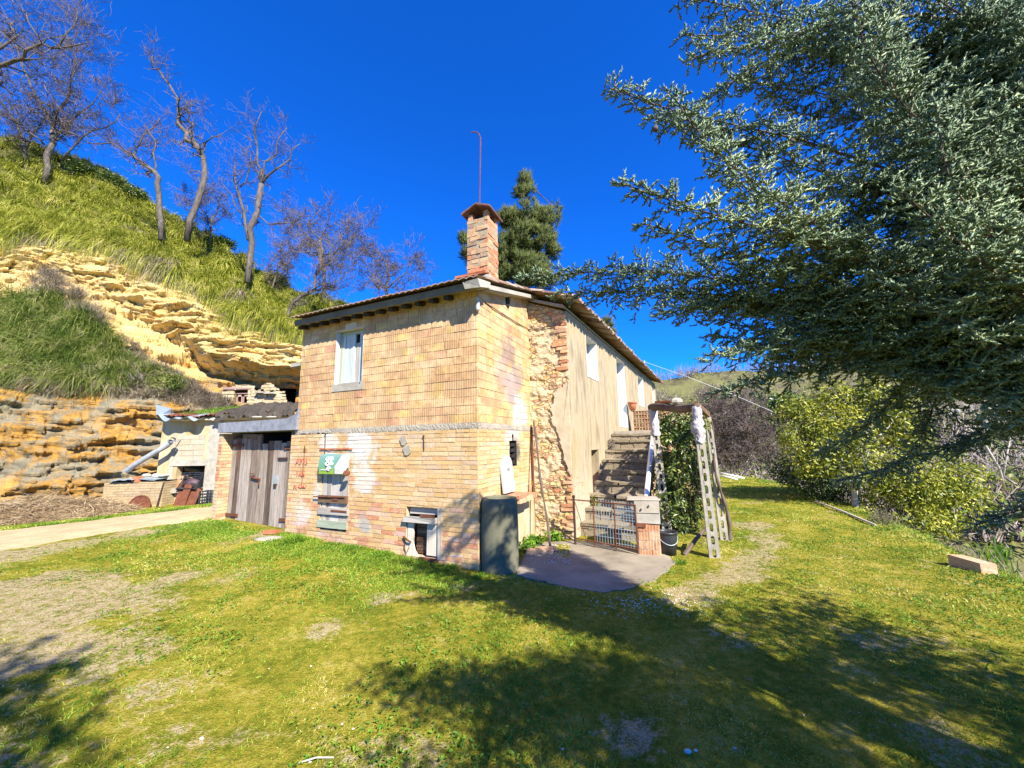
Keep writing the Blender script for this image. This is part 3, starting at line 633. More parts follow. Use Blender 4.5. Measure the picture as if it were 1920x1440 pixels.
mb.hexa(W(cu0-.02,CV-.13,fz+.1), U*(cu1-cu0+.18), V*.14+Z*.03, Z*.035, jit=.01); mb.hexa(W(cu1-.02,CV-.16,fz-.02), U*.22-Z*.1, V*.3, Z*.03+U*.01, jit=.01); mb.hexa(W(cu0-.06,CV-.1,fz-.1), U*(cu1-cu0+.14), V*(cd+.14), Z*.18, jit=.015, mi=1); build('flashing_tile', mb, [MT['terracotta'], MT['pale_concrete']], chim)
rod = MB(); rp = [at_y(x, y, W(cm,CV+cd/2,0)[1]) for x, y in ((899,395),(900,330),(901,275),(901,258),(897,250),(891,247),(884,248))]
rod.tube(rp, .011, 6); o = build('hooked_rod', rod, MT['rust'], None, loc=rp[0]); tag(o, 'thin rusty iron rod with a hooked tip standing on top of the chimney', 'rod')

# stone end wall and long rendered wing
kz = 4.32
mb = MB(); nu, nz = 40, 200
uu = np.linspace(.03, -.79, nu); zz = np.linspace(-.1, 4.75, nz); UU, ZZ = np.meshgrid(uu, zz); UU = UU.ravel(); ZZ = ZZ.ravel()
q = np.stack([UU, ZZ*1.4, UU*0+3], 1); dq = (.03*fbm(q, 4.5, 4, 5) + .025*fbm(q, 12, 2, 8))*((UU > -.77) & (UU < .02))
ZZ = np.minimum(ZZ, 4.62+UU*.41); vs = [W(u, 2.05-d, z) for u, d, z in zip(UU, dq, ZZ)]
mb.add(vs, [list(f) for f in grid_faces(nz, nu)])
for k in range(34): # red bricks showing at the broken corner
    z = .25+k*.067 + (1.9 if k > 14 else 0); 
    if z > 4.2 or (k % 5 == 4): continue
    w = random.uniform(.1,.3)*(1 if k > 14 or k < 9 else .6); mb.hexa(W(-.79,2.012+random.uniform(0,.022),z), U*w, V*.08, Z*.055, mi=1, jit=.012)
build('stone_end_wall', mb, [MT['rubble'], MT['red_brick']], house)
mb = MB(); zc0 = 2.42
PO = [(-.785,1.2),(-.785,2.95),(-.66,2.85),(-.53,2.72),(-.42,2.42),(-.46,2.2),(-.58,1.85),(-.66,1.5),(-.74,1.25)]; PQ = []
for a, b in zip(PO, PO[1:]+PO[:1]):
    for j in range(7): f = j/7; u_ = a[0]*(1-f)+b[0]*f; PQ.append(W(u_ if u_ < -.77 else u_+random.uniform(-.03,.03), 2.012, a[1]*(1-f)+b[1]*f+random.uniform(-.03,.03)))
mb.prism(PQ, V*.05); build('render_patch', mb, MT['render_patch'], house)
Wn = [(1.2,2.06,3.2,4.12),(4.02,5.1,2.2,4.2),(7.3,8.4,3.05,4.15),(10.7,11.3,2.2,4.1),(1.2,1.75,.25,1.63)]
mb = MB(); LEN = 11.8; ns = 150; 
backing(mb, wing, 0, LEN, -.2, kz, Wn, mi=0)
mb.quad(W2(0,LEN,-.2), W2(4.6,LEN,-.2), W2(4.6,LEN,kz), W2(0,LEN,kz)); mb.quad(W2(4.6,LEN,-.2), W2(4.6,.1,-.2), W2(4.6,.1,kz), W2(4.6,LEN,kz)); mb.add([W2(0,LEN,kz), W2(4.6,LEN,kz), W2(2.3,LEN,kz+.85)], [[0,1,2]])
mb.quad(W2(.8,.3,-.2), W2(4.6,.3,-.2), W2(4.6,.3,kz), W2(.8,.3,kz)); mb.add([W2(.1,.3,kz), W2(4.6,.3,kz), W2(2.3,.3,kz+.85)], [[0,1,2]])
for h in Wn[:4]: reveal(mb, wing, h, .34, 1)
reveal(mb, wing, Wn[4], .3, 0)
build('wing_wall', mb, [MT['wing_plaster'], MT['whitewash']], house)
for n_, h in enumerate(Wn):
    mb = MB(); a, b, s, t = h; dd = .22
    if n_ in (1, 3): mb.quad(wing(a+.03,-dd,s), wing(b-.03,-dd,s), wing(b-.03,-dd,t), wing(a+.03,-dd,t)); mb.hexa(wing(a,-dd,s), V2*.06, U2*-.05, Z*(t-s)); nm, mm = 'wing_door', 'white_shutter'
    elif n_ == 4: mb.quad(wing(a,-.26,s), wing(b,-.26,s), wing(b,-.26,t), wing(a,-.26,t)); nm, mm = 'cellar_door', 'pink_wood'
    else:
        for p, q in ((a+.03,(a+b)/2-.03),((a+b)/2+.03,b-.03)): mb.hexa(wing(p,-dd,s+.03), V2*(q-p), U2*.03, Z*(t-s-.06))
        mb.hexa(wing(a,-dd-.03,s), V2*(b-a), U2*.02, Z*(t-s)); nm, mm = 'wing_window', 'white_shutter'
    build(nm, mb, MT[mm], house)
# wing roof of barrel tiles
mb = MB(); rs = .36; dsx = .205
for k in range(int((LEN+.5)/dsx)):
    s = -.22+k*dsx + random.uniform(-.012,.012)
    for c in range(8):
        a0 = -.33 + c*.34 + (random.uniform(-.03,.03) if c == 0 else 0); a1 = a0+.4
        for (r, up, off) in ((.075, 1, 0.), (.08, -1, dsx/2)):
            if c > 3 and up < 0: continue
            nn = 6; vs = []
            for (a, rr, lift) in ((a0, r*1.12, .02), (a1, r*.92, 0)):
                zb = kz+.09 + (a+.33)*rs + lift + random.uniform(-.004,.004)
                for j in range(nn+1):
                    th = PI*j/nn; vs.append(W2(a, s+off+rr*math.cos(th), zb + up*rr*.75*math.sin(th) + (.05 if up < 0 else 0)))
            b = len(vs)
            for j in range(nn+1):
                th = PI*j/nn; q = vs[j]; vs.append(q + U2*.004 - (Z*up*.018*math.sin(th) + V2*.018*math.cos(th)))
            mb.add(vs, [[j, j+1, nn+2+j, nn+1+j] for j in range(nn)] + [[j, b+j, b+j+1, j+1] for j in range(nn)])
build('wing_roof', mb, MT['roof_tile'], house)
mb = MB(); mb.hexa(W2(.02,-.1,kz+.04), U2*2.33+Z*2.45*rs, V2*(LEN+.2), Z*.05); mb.hexa(W2(4.9,-.1,kz-.01), U2*-2.5+Z*2.5*rs, V2*(LEN+.2), Z*.05)
build('wing_roof_deck', mb, MT['pale_concrete'], house)
pm = at_y(1209,690,W2(1.2,11.2,0)[1]); mb = MB(); mb.tube([pm-Z*.8, pm+Z*.35], .035, 8); mast = build('roof_mast', mb, MT['galvanised'], house, smooth=True)
# brick ledge on the side wall
mb = MB(); 
for k in range(3): mb.hexa(W(-.012-.02*(k==1),.82+k*.26,.86+.004*k), U*-.27, V*.25, Z*.075, jit=.008)
mb.hexa(W(-.02,.78,.935), U*-.26, V*.42, Z*.06, jit=.008); build('brick_ledge', mb, [MT['pier_brick']], house)
mb = MB(); mb.hexa(W(-.012,.86,.0), U*-.05, V*1.15, Z*.86, jit=.02); build('cement_skirt', mb, MT['shed_plaster'], house)
mb = MB(); mb.tube([W(-.05,1.99,.2), W(-.05,2.0,1.2), W(-.04,2.0,2.1)], .02, 6); build('drain_pipe', mb, MT['rust'], house)
# ------------------------------------------------------------------ ground
def hu(x, y): return (x-C0[0])*U[0] + (y-C0[1])*U[1]
def hv(x, y): return (x-C0[0])*V[0] + (y-C0[1])*V[1]
EY = np.array([-30, 0, 3, 4, 5.5, 7.65, 10.1, 13, 15.5, 17, 40]); EX = np.array([5.0, 5.0, 5.05, 5.2, 5.95, 7.1, 8.1, 8.9, 8.9, 7.0, 3.0])
def gz(x, y):
    x = np.atleast_1d(np.asarray(x, float)); y = np.atleast_1d(np.asarray(y, float))
    u = hu(x, y); v = hv(x, y)
    z = .1 + .046*np.clip(u, 0, 6.4) - .075*np.clip(u-6.6, 0, 6) - .02*np.clip(-y, 0, 5)
    z = z + .06*np.clip(y-7, 0, 9)*(x > 2.5)*sstep(2.5, 6, x)*.5
    e = np.interp(y, EY, EX); d = x - e
    z = z - .55*np.clip(d, 0, 5)*sstep(0, 1.2, d) - .05*np.clip(d-5, 0, 40)
    z = z + .025*n2(x, y, 1.3, 3, 3) + .035*n2(x, y, .35, 2, 4)*sstep(.5, 3, np.abs(v)+.3*np.abs(u))
    return z
def gpt(px, py):
    p = at_z(px, py, .1)
    for _ in range(4): p = at_z(px, py, float(gz(p[0], p[1])[0]))
    return p
ROAD = [gpt(x, y) for x, y in ((-420,1075),(0,1046),(120,1022),(260,998),(398,976))]
ROADF = [gpt(x, y) for x, y in ((-420,1010),(0,995),(120,983),(260,966),(398,950))]
def seg_mask(x, y, pts, w):
    d = np.full(x.shape, 1e9)
    for a, b in zip(pts, pts[1:]):
        ax, ay, bx, by = a[0], a[1], b[0], b[1]; L = (bx-ax)**2+(by-ay)**2
        t = np.clip(((x-ax)*(bx-ax)+(y-ay)*(by-ay))/L, 0, 1); d = np.minimum(d, np.hypot(x-ax-t*(bx-ax), y-ay-t*(by-ay)))
    return d
PATHP = [gpt(x, y) for x, y in ((1412,985),(1432,1012),(1425,1040),(1380,1070),(1290,1120))]
BARE = [(gpt(60,1150), 1.5), (gpt(20,1235), 1.0), (gpt(160,1110), .8), (gpt(285,1300), .28), (gpt(860,1100), .3), (gpt(640,1010), .35), (gpt(500,1000), .35), (gpt(720,1120),.22), (gpt(610,1180),.25), (gpt(1200,1380),.25), (gpt(0,1130),1.2)]
def dirt(x, y):
    """how worn the turf is: 0 grass, 1 bare earth"""
    d = np.zeros_like(x); nz = n2(x, y, 2.6, 4, 21)
    for q, r in BARE: d = np.maximum(d, sstep(r*1.25, r*.35, np.hypot(x-q[0], (y-q[1])*1.0) + nz*r*.8))
    d = np.maximum(d, sstep(.5, .12, seg_mask(x, y, PATHP, 1) + nz*.35)*.9)
    rd = seg_mask(x, y, ROAD, 1); d = np.maximum(d, sstep(.75, .1, rd + nz*.5)*(x < -4))
    d = np.maximum(d*.75, sstep(.15, .55, n2(x, y, 1.7, 4, 33))*.5)
    return np.clip(d, 0, 1)
gx = np.concatenate([np.linspace(-140,-26,20), np.linspace(-25,-9,70), np.linspace(-8.8,10,190), np.linspace(10.2,26,70), np.linspace(28,160,22)])
gy = np.concatenate([np.linspace(-60,-5,20), np.linspace(-4.5,1,24), np.linspace(1.1,10,130), np.linspace(10.2,26,70), np.linspace(28,200,22)])
X, Y = np.meshgrid(gx, gy); xs, ys = X.ravel(), Y.ravel(); zs = gz(xs, ys)
t = NT('lawn'); p = t.pos(); a = t.att('dirt')
n1 = t.noise(p, 2.2, 5, .62); n2_ = t.noise(p, 14, 5, .7); n3 = t.noise(p, 70, 4, .7); n4 = t.noise(p, .8, 4, .6)
g = t.ramp(t.ma('ADD', t.ma('MULTIPLY', n2_, .5), t.ma('MULTIPLY', n1, .5)), [(.3,(.07,.095,.01)),(.44,(.18,.19,.014)),(.55,(.36,.3,.035)),(.7,(.56,.44,.15))])
e = t.ramp(t.ma('ADD', t.ma('MULTIPLY', n2_, .55), t.ma('MULTIPLY', n3, .45)), [(.3,(.24,.17,.085)),(.5,(.44,.34,.18)),(.7,(.58,.48,.29))])
f = t.rng(t.ma('ADD', a, t.ma('ADD', t.ma('MULTIPLY', t.ma('SUBTRACT', n2_, .5), 2.2), t.ma('MULTIPLY', t.ma('SUBTRACT', n3, .5), 1.0))), .3, .85)
f = t.ma('MAXIMUM', f, t.rng(t.noise(p, 5.5, 6, .75), .6, .7, 0, .7))
c = t.mix(f, g, e); c = t.mix(t.rng(n3, .62, .3, 0, .45), c, (.05,.06,.015))
MT['lawn'] = t.fin(c, .95, t.bump(t.ma('ADD', n3, t.ma('MULTIPLY', n2_, 1.2)), .8, .03), spec=.05)
o = build_np('ground', np.stack([xs, ys, zs], 1), grid_faces(len(gy), len(gx)), MT['lawn'], smooth=True, attrs={'dirt': dirt(xs, ys)})
tag(o, 'uneven lawn of short grass and moss with worn earth patches', 'lawn', kind='structure')
# dirt road
n = 260; vs = []; at = []
def along(P, t):
    L = [0]
    for a, b in zip(P, P[1:]): L.append(L[-1]+np.linalg.norm(b-a))
    return np.array([np.interp(t*L[-1], L, [q[i] for q in P]) for i in range(3)])
RN = ROAD + [W(6.9, 4, 0), W(7.1, 9, 0)]; RF = ROADF + [W(9.6, 5, 0), W(9.8, 9, 0)]
m = 24
for k in range(n+1):
    a, b = along(RN, k/n), along(RF, k/n)
    for j in range(m+1):
        q = a + (b-a)*j/m; e = (abs(j/m-.5)*2)
        dd = (a-b)/np.linalg.norm(a-b); rut = -.03*math.exp(-((j/m-.3)/.1)**2) - .03*math.exp(-((j/m-.72)/.1)**2)
        vs.append([q[0], q[1], dd[0]*e**3*(.28 if j < m/2 else .2)*(1+1.2*(j<3)), dd[1]*e**3*(.28 if j < m/2 else .2)*(1+1.2*(j<3)), .05 + rut - .085*e**6])
vs = np.array(vs); wb = n2(vs[:,0], vs[:,1], 1.1, 4, 51); vs[:,0] += wb*vs[:,2]; vs[:,1] += wb*vs[:,3]; vs = np.stack([vs[:,0], vs[:,1], gz(vs[:,0], vs[:,1]) + vs[:,4]], 1)
t = NT('dirt_road'); p = t.pos(); a = t.noise(p, 3, 5, .65); b = t.noise(p, 28, 5, .7)
MT['dirt_road'] = t.fin(t.ramp(t.ma('ADD', t.ma('MULTIPLY', a, .5), t.ma('MULTIPLY', b, .5)), [(.3,(.3,.21,.1)),(.5,(.48,.37,.2)),(.7,(.62,.51,.31))]), .95, t.bump(b, .7, .02), spec=.05)
o = build_np('dirt_road', np.array(vs), grid_faces(n+1, m+1), MT['dirt_road'], smooth=True); tag(o, 'pale dirt track passing between the farmhouse and the shed', 'dirt road', kind='structure')
# concrete slab by the gate
SL_P = [(968,1080),(1010,1092),(1070,1103),(1130,1111),(1180,1106),(1225,1090),(1268,1056),(1240,1036),(1205,1038),(1140,1022),(1078,1014),(1020,1018),(985,1036)]
sp = [gpt(x, y) for x, y in SL_P]; mb = MB()
sp2 = []
for a, b in zip(sp, sp[1:]+sp[:1]):
    for k in range(6): q = a+(b-a)*k/6; sp2.append(q + np.array([RS.randn()*.018, RS.randn()*.018, 0]))
zt = max(float(gz(q[0], q[1])[0]) for q in sp2)*.5 + .06
top = [np.array([q[0], q[1], zt]) for q in sp2]; mb.prism(top, Z*-.2); o = build('concrete_slab', mb, MT['slab_concrete']); tag(o, 'cracked grey concrete slab in front of the wire gate', 'slab', kind='structure')
SLZ = zt
# ------------------------------------------------------------------ cliff and hillside on the left, from measured profiles
COLS = [
(-520,[(990,9.6,),(735,11.0),(715,11.6),(480,14.6),(455,14.8),(440,14.9),(400,15.4),(330,16),(180,19),(20,22.5)]),
(-250,[(975,11.0),(722,12.3),(706,12.8),(500,15.7),(482,16.0),(468,16.1),(445,16.5),(410,16.9),(265,20.2),(140,23.8)]),
(0,[(958,12),(722,13.2),(708,13.7),(530,16.3),(510,16.7),(497,16.7),(475,17),(447,17.3),(350,20.5),(255,24)]),
(100,[(952,12.4),(725,13.4),(710,13.9),(520,16.5),(505,16.9),(497,16.8),(482,17.2),(462,17.6),(380,20.8),(282,24.5)]),
(200,[(945,13),(735,13.8),(718,14.2),(610,15.8),(560,16.9),(535,16.8),(500,17.4),(466,18),(395,21),(318,24.5)]),
(300,[(935,13.6),(742,14.5),(728,14.9),(690,15.6),(620,16.9),(590,16.8),(550,17.4),(492,18.2),(440,21),(388,24)]),
(400,[(930,14.5),(770,15.2),(765,15.4),(745,15.8),(705,17.4),(672,16.2),(640,16.6),(570,18.3),(510,20.5),(450,23)]),
(480,[(930,15),(790,15.6),(783,15.8),(770,16),(722,17.9),(686,16.2),(650,16.5),(610,18),(550,20),(505,22.5)]),
(550,[(930,15.5),(800,16),(795,16.2),(785,16.4),(728,17.9),(690,16.5),(650,16.8),(630,18),(590,20),(545,22)]),
(650,[(930,16.5),(820,17),(800,17.2),(780,17.4),(730,18),(700,17.6),(660,17.9),(640,18.8),(610,20.5),(580,22.5)]),
(800,[(920,18),(830,18.5),(810,18.7),(790,19),(750,19.6),(730,19.5),(700,20),(685,20.6),(665,22),(640,24.5)]),
(960,[(910,20.5),(850,21),(840,21.2),(830,21.5),(810,22),(800,22),(780,22.5),(770,23),(750,24.5),(730,27)]),
(1100,[(905,24),(870,24.5),(865,25),(860,25.5),(850,26),(845,26.4),(840,27),(830,27.5),(820,29),(805,32)])]
def hill_grid():
    cx = np.array([c[0] for c in COLS]); RW = np.array([[r for r in c[1]] for c in COLS], float)   # (ncol, 10, 2)
    pxs = np.concatenate([np.linspace(-520, -60, 60), np.linspace(-55, 620, 380), np.linspace(630, 1100, 60)])
    cnt = [60, 8, 44, 16, 20, 34, 56, 22, 24]; P = []; RK = []
    rock = [1, .8, 0, .9, 1, 1, 1, .3, 0, 0]
    for px in pxs:
        prof = np.array([[np.interp(px, cx, RW[:, k, j]) for j in (0, 1)] for k in range(10)])
        colp = []; rk = []
        d0 = at_y(px, prof[0,0]+120, prof[0,1]); colp.append(d0); rk.append(1)
        for k in range(9):
            for j in range(cnt[k]):
                f = j/cnt[k]; a = prof[k]*(1-f) + prof[k+1]*f; colp.append(at_y(px, a[0], a[1])); rk.append(rock[k]*(1-f)+rock[k+1]*f)
        q = at_y(px, prof[9,0], prof[9,1]); colp.append(q); rk.append(0)
        away = np.array([q[0], q[1], 0]); away /= np.linalg.norm(away)
        colp.append(q + away*6 + Z*.6); rk.append(0); colp.append(q + away*30 - Z*2); rk.append(0)
        P.append(colp); RK.append(rk)
    return np.array(P).transpose(1,0,2), np.array(RK).T
HP, HR = hill_grid(); nr, nc = HP.shape[:2]; pts = HP.reshape(-1,3); rk = HR.ravel()
rad = -pts*[1,1,0]; rad /= np.linalg.norm(rad, axis=1)[:,None]           # towards the yard
lay_ = pts[:,2]*1.0 + .1*pts[:,0] + .55*fbm(pts, .3, 3, 3)
s1 = fbm(np.stack([lay_*1.7, pts[:,0]*.16, pts[:,1]*.16], 1), 1.9, 5, 9, .62)
s2 = fbm(np.stack([lay_*6.5, pts[:,0]*.5, pts[:,1]*.5], 1), 1.0, 3, 12, .6)
wp_ = pts + .35*np.stack([fbm(pts, .8, 3, 101), fbm(pts, .8, 3, 103), fbm(pts, .8, 3, 105)], 1)
def cells(sx, sz, sd):
    q_ = np.stack([wp_[:,0]*sx, wp_[:,1]*sx, lay_*sz + .3*fbm(pts, .6, 2, sd)], 1); q_[:,0] += .5*np.floor(q_[:,2]); f_ = (np.floor(q_)+100000).astype(np.int64); return _h(f_[:,0], f_[:,1], f_[:,2], sd)
blk = .16*cells(.75, 2.3, 201) + .09*cells(1.9, 5.2, 203)
s3 = fbm(pts, 1.1, 4, 6, .6); s4 = fbm(pts, .45, 3, 14)
low = sstep(.5, 0, (np.arange(nr)/nr - .12).repeat(nc)*6)
disp = rk*(.62*s1 + .24*np.sign(s2)*np.abs(s2)**.5 + .62*s3 + .8*s4 + 1.3*blk) + (1-rk)*(.22*s3 + .3*s4)
pts = pts + rad*disp[:,None]; pts[:,2] += (1-rk)*.15*s3
hfade = np.clip(pts[:,2]-.2, 0, 1)
HPT = pts.reshape(nr, nc, 3)
t = NT('hillside'); p = t.pos(); a = t.att('rock'); q = t.sep(p); 
lz = t.n('ShaderNodeCombineXYZ'); t.put(lz.inputs[0], t.ma('MULTIPLY', q[0], .16)); t.put(lz.inputs[1], t.ma('MULTIPLY', q[1], .16)); t.put(lz.inputs[2], t.ma('ADD', t.ma('MULTIPLY', q[2], 1.0), t.ma('MULTIPLY', q[0], .12)))
st = t.noise(lz.outputs[0], 3.4, 6, .7, .3); st2 = t.noise(lz.outputs[0], 13, 5, .65, .2); big = t.noise(p, .38, 4, .6); fine = t.noise(p, 9, 6, .7)
sand = t.ramp(t.ma('ADD', t.ma('MULTIPLY', st, .55), t.ma('MULTIPLY', fine, .45)), [(.28,(.34,.19,.05)),(.4,(.53,.35,.12)),(.52,(.62,.46,.19)),(.75,(.66,.55,.31))])
ora = t.ramp(t.ma('ADD', t.ma('MULTIPLY', st2, .6), t.ma('MULTIPLY', fine, .4)), [(.3,(.09,.065,.035)),(.43,(.2,.14,.065)),(.52,(.38,.2,.04)),(.62,(.45,.25,.055)),(.75,(.3,.25,.15))])
lowf = t.rng(t.ma('ADD', q[2], t.ma('MULTIPLY', t.ma('SUBTRACT', big, .5), 2.0)), 5.2, 4.0)
rockc = t.mix(lowf, sand, ora)
lich = t.ma('MULTIPLY', t.rng(t.noise(p, .7, 5, .7), .44, .56), lowf); rockc = t.mix(t.ma('MULTIPLY', lich, .9), rockc, t.mix(fine, (.1,.095,.06), (.34,.31,.22)))
rockc = t.mix(t.rng(t.noise(p, .55, 3, .5), .56, .68, 0, .5), rockc, (.62,.34,.08))
soil = t.ramp(fine, [(.3,(.05,.05,.015)),(.5,(.1,.1,.03)),(.7,(.19,.17,.07))])
c = t.mix(t.rng(t.ma('ADD', a, t.ma('MULTIPLY', t.ma('SUBTRACT', big, .5), .8)), .35, .6), soil, rockc)
MT['hillside'] = t.fin(c, .97, t.bump(t.ma('ADD', st2, fine), .8, .1), spec=.05)
o = build_np('cliff', pts, grid_faces(nr, nc), MT['hillside'], smooth=False, attrs={'rock': rk})
tag(o, 'layered yellow sandstone cliff and grassy hill rising behind the yard', 'cliff', kind='structure')
# ------------------------------------------------------------------ far hill across the valley
FC = [(1040,[(930,26),(870,34),(800,44),(760,52),(722,64)]),(1230,[(925,24),(880,32),(820,42),(765,52),(712,62)]),(1330,[(925,20),(875,28),(820,38),(765,50),(694,62)]),(1480,[(960,19),(880,27),(820,36),(760,48),(688,60)]),(1700,[(1010,15),(900,21),(800,30),(725,42),(655,58)]),(1900,[(1040,13),(920,18),(800,27),(720,40),(640,56)]),(2400,[(1120,12),(960,16),(800,24),(690,36),(600,52)]),(3200,[(1250,11),(1000,15),(800,22),(650,33),(560,48)])]
cx = [c[0] for c in FC]; FR = np.array([c[1] for c in FC], float); pxs = np.linspace(1040, 3200, 240); P = []
for px in pxs:
    pr = np.array([[np.interp(px, cx, FR[:,k,j]) for j in (0,1)] for k in range(5)]); cp = [at_y(px, pr[0,0]+60, pr[0,1]-1)]
    for k in range(4):
        for j in range(24): f = j/24; a = pr[k]*(1-f)+pr[k+1]*f; cp.append(at_y(px, a[0], a[1]))
    q = at_y(px, pr[4,0], pr[4,1]); aw = np.array([q[0],q[1],0]); aw /= np.linalg.norm(aw); cp += [q, q+aw*12+Z*1., q+aw*60-Z*6]; P.append(cp)
FP = np.array(P).transpose(1,0,2); fs = FP.shape; fp = FP.reshape(-1,3); fp[:,2] += .9*fbm(fp*[1,1,0], .12, 4, 77) + .35*fbm(fp*[1,1,0], .5, 3, 79); FPT = fp.reshape(fs)
t = NT('far_hill'); p = t.pos(); a = t.noise(p, .16, 5, .65); b = t.noise(p, 1.3, 5, .7)
c = t.ramp(t.ma('ADD', t.ma('MULTIPLY', a, .6), t.ma('MULTIPLY', b, .4)), [(.32,(.06,.055,.03)),(.45,(.12,.11,.055)),(.55,(.16,.16,.055)),(.65,(.22,.18,.11))])
MT['far_hill'] = t.fin(c, .97, t.bump(b, .8, .3), spec=.05)
o = build_np('far_hill', fp, grid_faces(fs[0], fs[1]), MT['far_hill'], smooth=True); tag(o, 'scrubby hillside beyond the lawn under the far skyline', 'hill', kind='structure')
def hill_pt(px, py, arr):
    """nearest vertex of a hill grid to a picture point"""
    q = arr.reshape(-1,3) - CO; c = q @ CM; ok = c[:,2] < -.5
    sx = 960 + FPX*c[:,0]/np.where(ok, -c[:,2], 1); sy = 720 - FPX*c[:,1]/np.where(ok, -c[:,2], 1)
    d = np.where(ok, (sx-px)**2+(sy-py)**2, 1e12); return arr.reshape(-1,3)[int(np.argmin(d))].copy()
mb = MB()
for (seg, w) in ((((1385,846),(1420,839),(1460,842),(1500,848)),.8),(((1650,722),(1700,728),(1760,742)),1.4)):
    q = [hill_pt(x, y, FPT) + Z*.12 for x, y in seg]
    for a, b in zip(q, q[1:]):
        s = np.cross(b-a, Z); s /= np.linalg.norm(s); mb.quad(a-s*w, b-s*w, b+s*w+Z*.25, a+s*w+Z*.25)
o = build('path', mb, MT['dirt_road']); tag(o, 'pale dirt path crossing the hillside beyond the lawn', 'path', kind='structure')

# ------------------------------------------------------------------ shed against the cliff
SY = 13.5
def sw(px, py, dy=0.): return at_y(px, py, SY+dy)
sA = sw(287,943); sB = sw(425,934); sd = (sB-sA)*[1,1,0]; SLn = np.linalg.norm(sd); SD = sd/SLn; SN = np.cross(SD, Z)   # SN points to the yard
if SN[1] > 0: SN = -SN
sz0 = sA[2]
def S(a, d, z): return np.array([sA[0], sA[1], 0]) + SD*a + SN*d + Z*z
def sp_(px, py, d=0.):
    r = ray(px, py); o_ = np.array([sA[0], sA[1], 0]) + SN*d; t_ = ((o_-CO)@SN)/(r@SN); q = CO+r*t_; return (q-np.array([sA[0],sA[1],0]))@SD, q[2]
shed = empty('shed', S(1.2, -.5, sz0), 'lean-to shed of grey blocks with rusty corrugated roof against the cliff', 'shed')
oa, oz1 = sp_(332,874); ob, _ = sp_(385,874); _, oz0 = sp_(335,915); _, stop = sp_(340,782); pa, _ = sp_(325,860); pb, pz = sp_(388,815); a_end = sp_(425,850)[0]+2.6
shp = lambda u, d, z: S(u, d, z)
mb = MB(); HO = (oa, ob, oz0, oz1)
backing(mb, shp, 0, a_end, sz0-.4, stop+.02, [HO], mi=0); reveal(mb, shp, HO, .25, 0)
mb.quad(S(0,0,sz0-.4), S(0,-2.6,sz0-.4), S(0,-2.6,stop+.5), S(0,0,stop+.02)); build('wall', mb, MT['shed_plaster'], shed)
mb = MB(); lay(mb, shp, pa+.06, pb-.04, oz1+.16, pz, .19, .36, vary=.2, out=.018, prot=.004); build('block_panel', mb, MT['shed_block'], shed)
mb = MB(); cl = sp_(395,850)[0]
mb.hexa(S(cl-.12,.0,sz0-.3), SD*.42, SN*.03, Z*(stop-sz0+.2), jit=.008); mb.hexa(S(oa-.22,.0,oz1), SD*(ob-oa+.3), SN*.035, Z*.19, jit=.006); mb.hexa(S(pa-.1,0,sz0-.2), SD*.12, SN*.02, Z*(pz-sz0+.25), jit=.008); build('concrete_frame', mb, MT['pale_concrete'], shed)
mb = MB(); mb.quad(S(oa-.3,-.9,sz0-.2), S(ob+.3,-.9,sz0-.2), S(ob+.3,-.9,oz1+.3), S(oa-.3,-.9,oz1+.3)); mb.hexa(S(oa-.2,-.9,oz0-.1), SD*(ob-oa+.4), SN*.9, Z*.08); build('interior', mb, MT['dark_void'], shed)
def corr(p, du, dv, n, amp, per, lift=None, rows=8):
    du = np.asarray(du, float); dv = np.asarray(dv, float); nn = np.cross(du, dv); nn /= np.linalg.norm(nn); L = np.linalg.norm(du); vs = []
    if nn[2] < 0: nn = -nn
    for r in range(rows+1):
        for k in range(n+1):
            q = p + du*k/n + dv*r/rows + nn*amp*math.sin(2*PI*L*k/n/per)
            if lift: q = q + Z*lift(k/n, r/rows)
            vs.append(q)
    return vs, [list(f) for f in grid_faces(rows+1, n+1)]
r0a, r0z = sp_(300,782,.35); r1a, r1z = sp_(552,772,.35)
mb = MB(); v_, f_ = corr(S(r0a-.05,.35,r0z), S(r1a,.35,r1z)-S(r0a-.05,.35,r0z), -SN*3.0+Z*.62, 220, .022, .16, lambda a, b: (.035*math.sin(a*17)+.02*math.sin(a*41))*(1-b)); mb.add(v_, f_); build('roof', mb, MT['rust'], shed)
mb = MB(); v_, f_ = corr(S(r0a-.05,.5,r0z-.02), SD*1.55, -SN*.9+Z*.16, 80, .05, .5, lambda a, b: (.12*math.exp(-((a-.0)/.12)**2) - .1*abs(math.sin(a*5.2)))*(1-b)); mb.add(v_, f_)
q0 = S(r0a-.06,.42,r0z-.0); mb.quad(q0, q0-SN*.5, q0-SN*.45+Z*.33+SD*.1, q0+Z*.42-SD*.06); o = build('bent_sheet', mb, MT['galvanised'], shed); o['label'] = 'pale blue galvanised sheet bent at the roof corner'
mb = MB(); mb.hexa(S(r0a+.0,.1,r0z-.12), SD*(r1a-r0a-.1), SN*.1, Z*.07, jit=.01)
for px_ in (346, 404): q = S(sp_(px_,786,.2)[0], -.3, r0z-.1); mb.tube([q, q+SN*.62], .05, 8)
build('roof_timber', mb, MT['pale_wood'], shed)
mb = MB(); rng_ = np.random.RandomState(5); nA, nB = 60, 10; vs = []
tA, tz = sp_(400,778,.45); tB = r1a
for r in range(nB+1):
    for k in range(nA+1):
        a = tA + (tB-tA)*k/nA; b = r/nB; sag = .05*math.sin(k*.6)+.04*math.sin(k*1.7+r); z = r0z + .1 + .62*b*.5 + .22*math.sin(PI*min(1,b*1.1))*sstep(0,.35,np.array([k/nA]))[0] + sag
        if r == 0: z -= .16
        vs.append(S(a, .45-1.6*b, z))
mb.add(vs, [list(f) for f in grid_faces(nB+1, nA+1)]); build('roof_tarp', mb, MT['tarp'], shed, smooth=True)
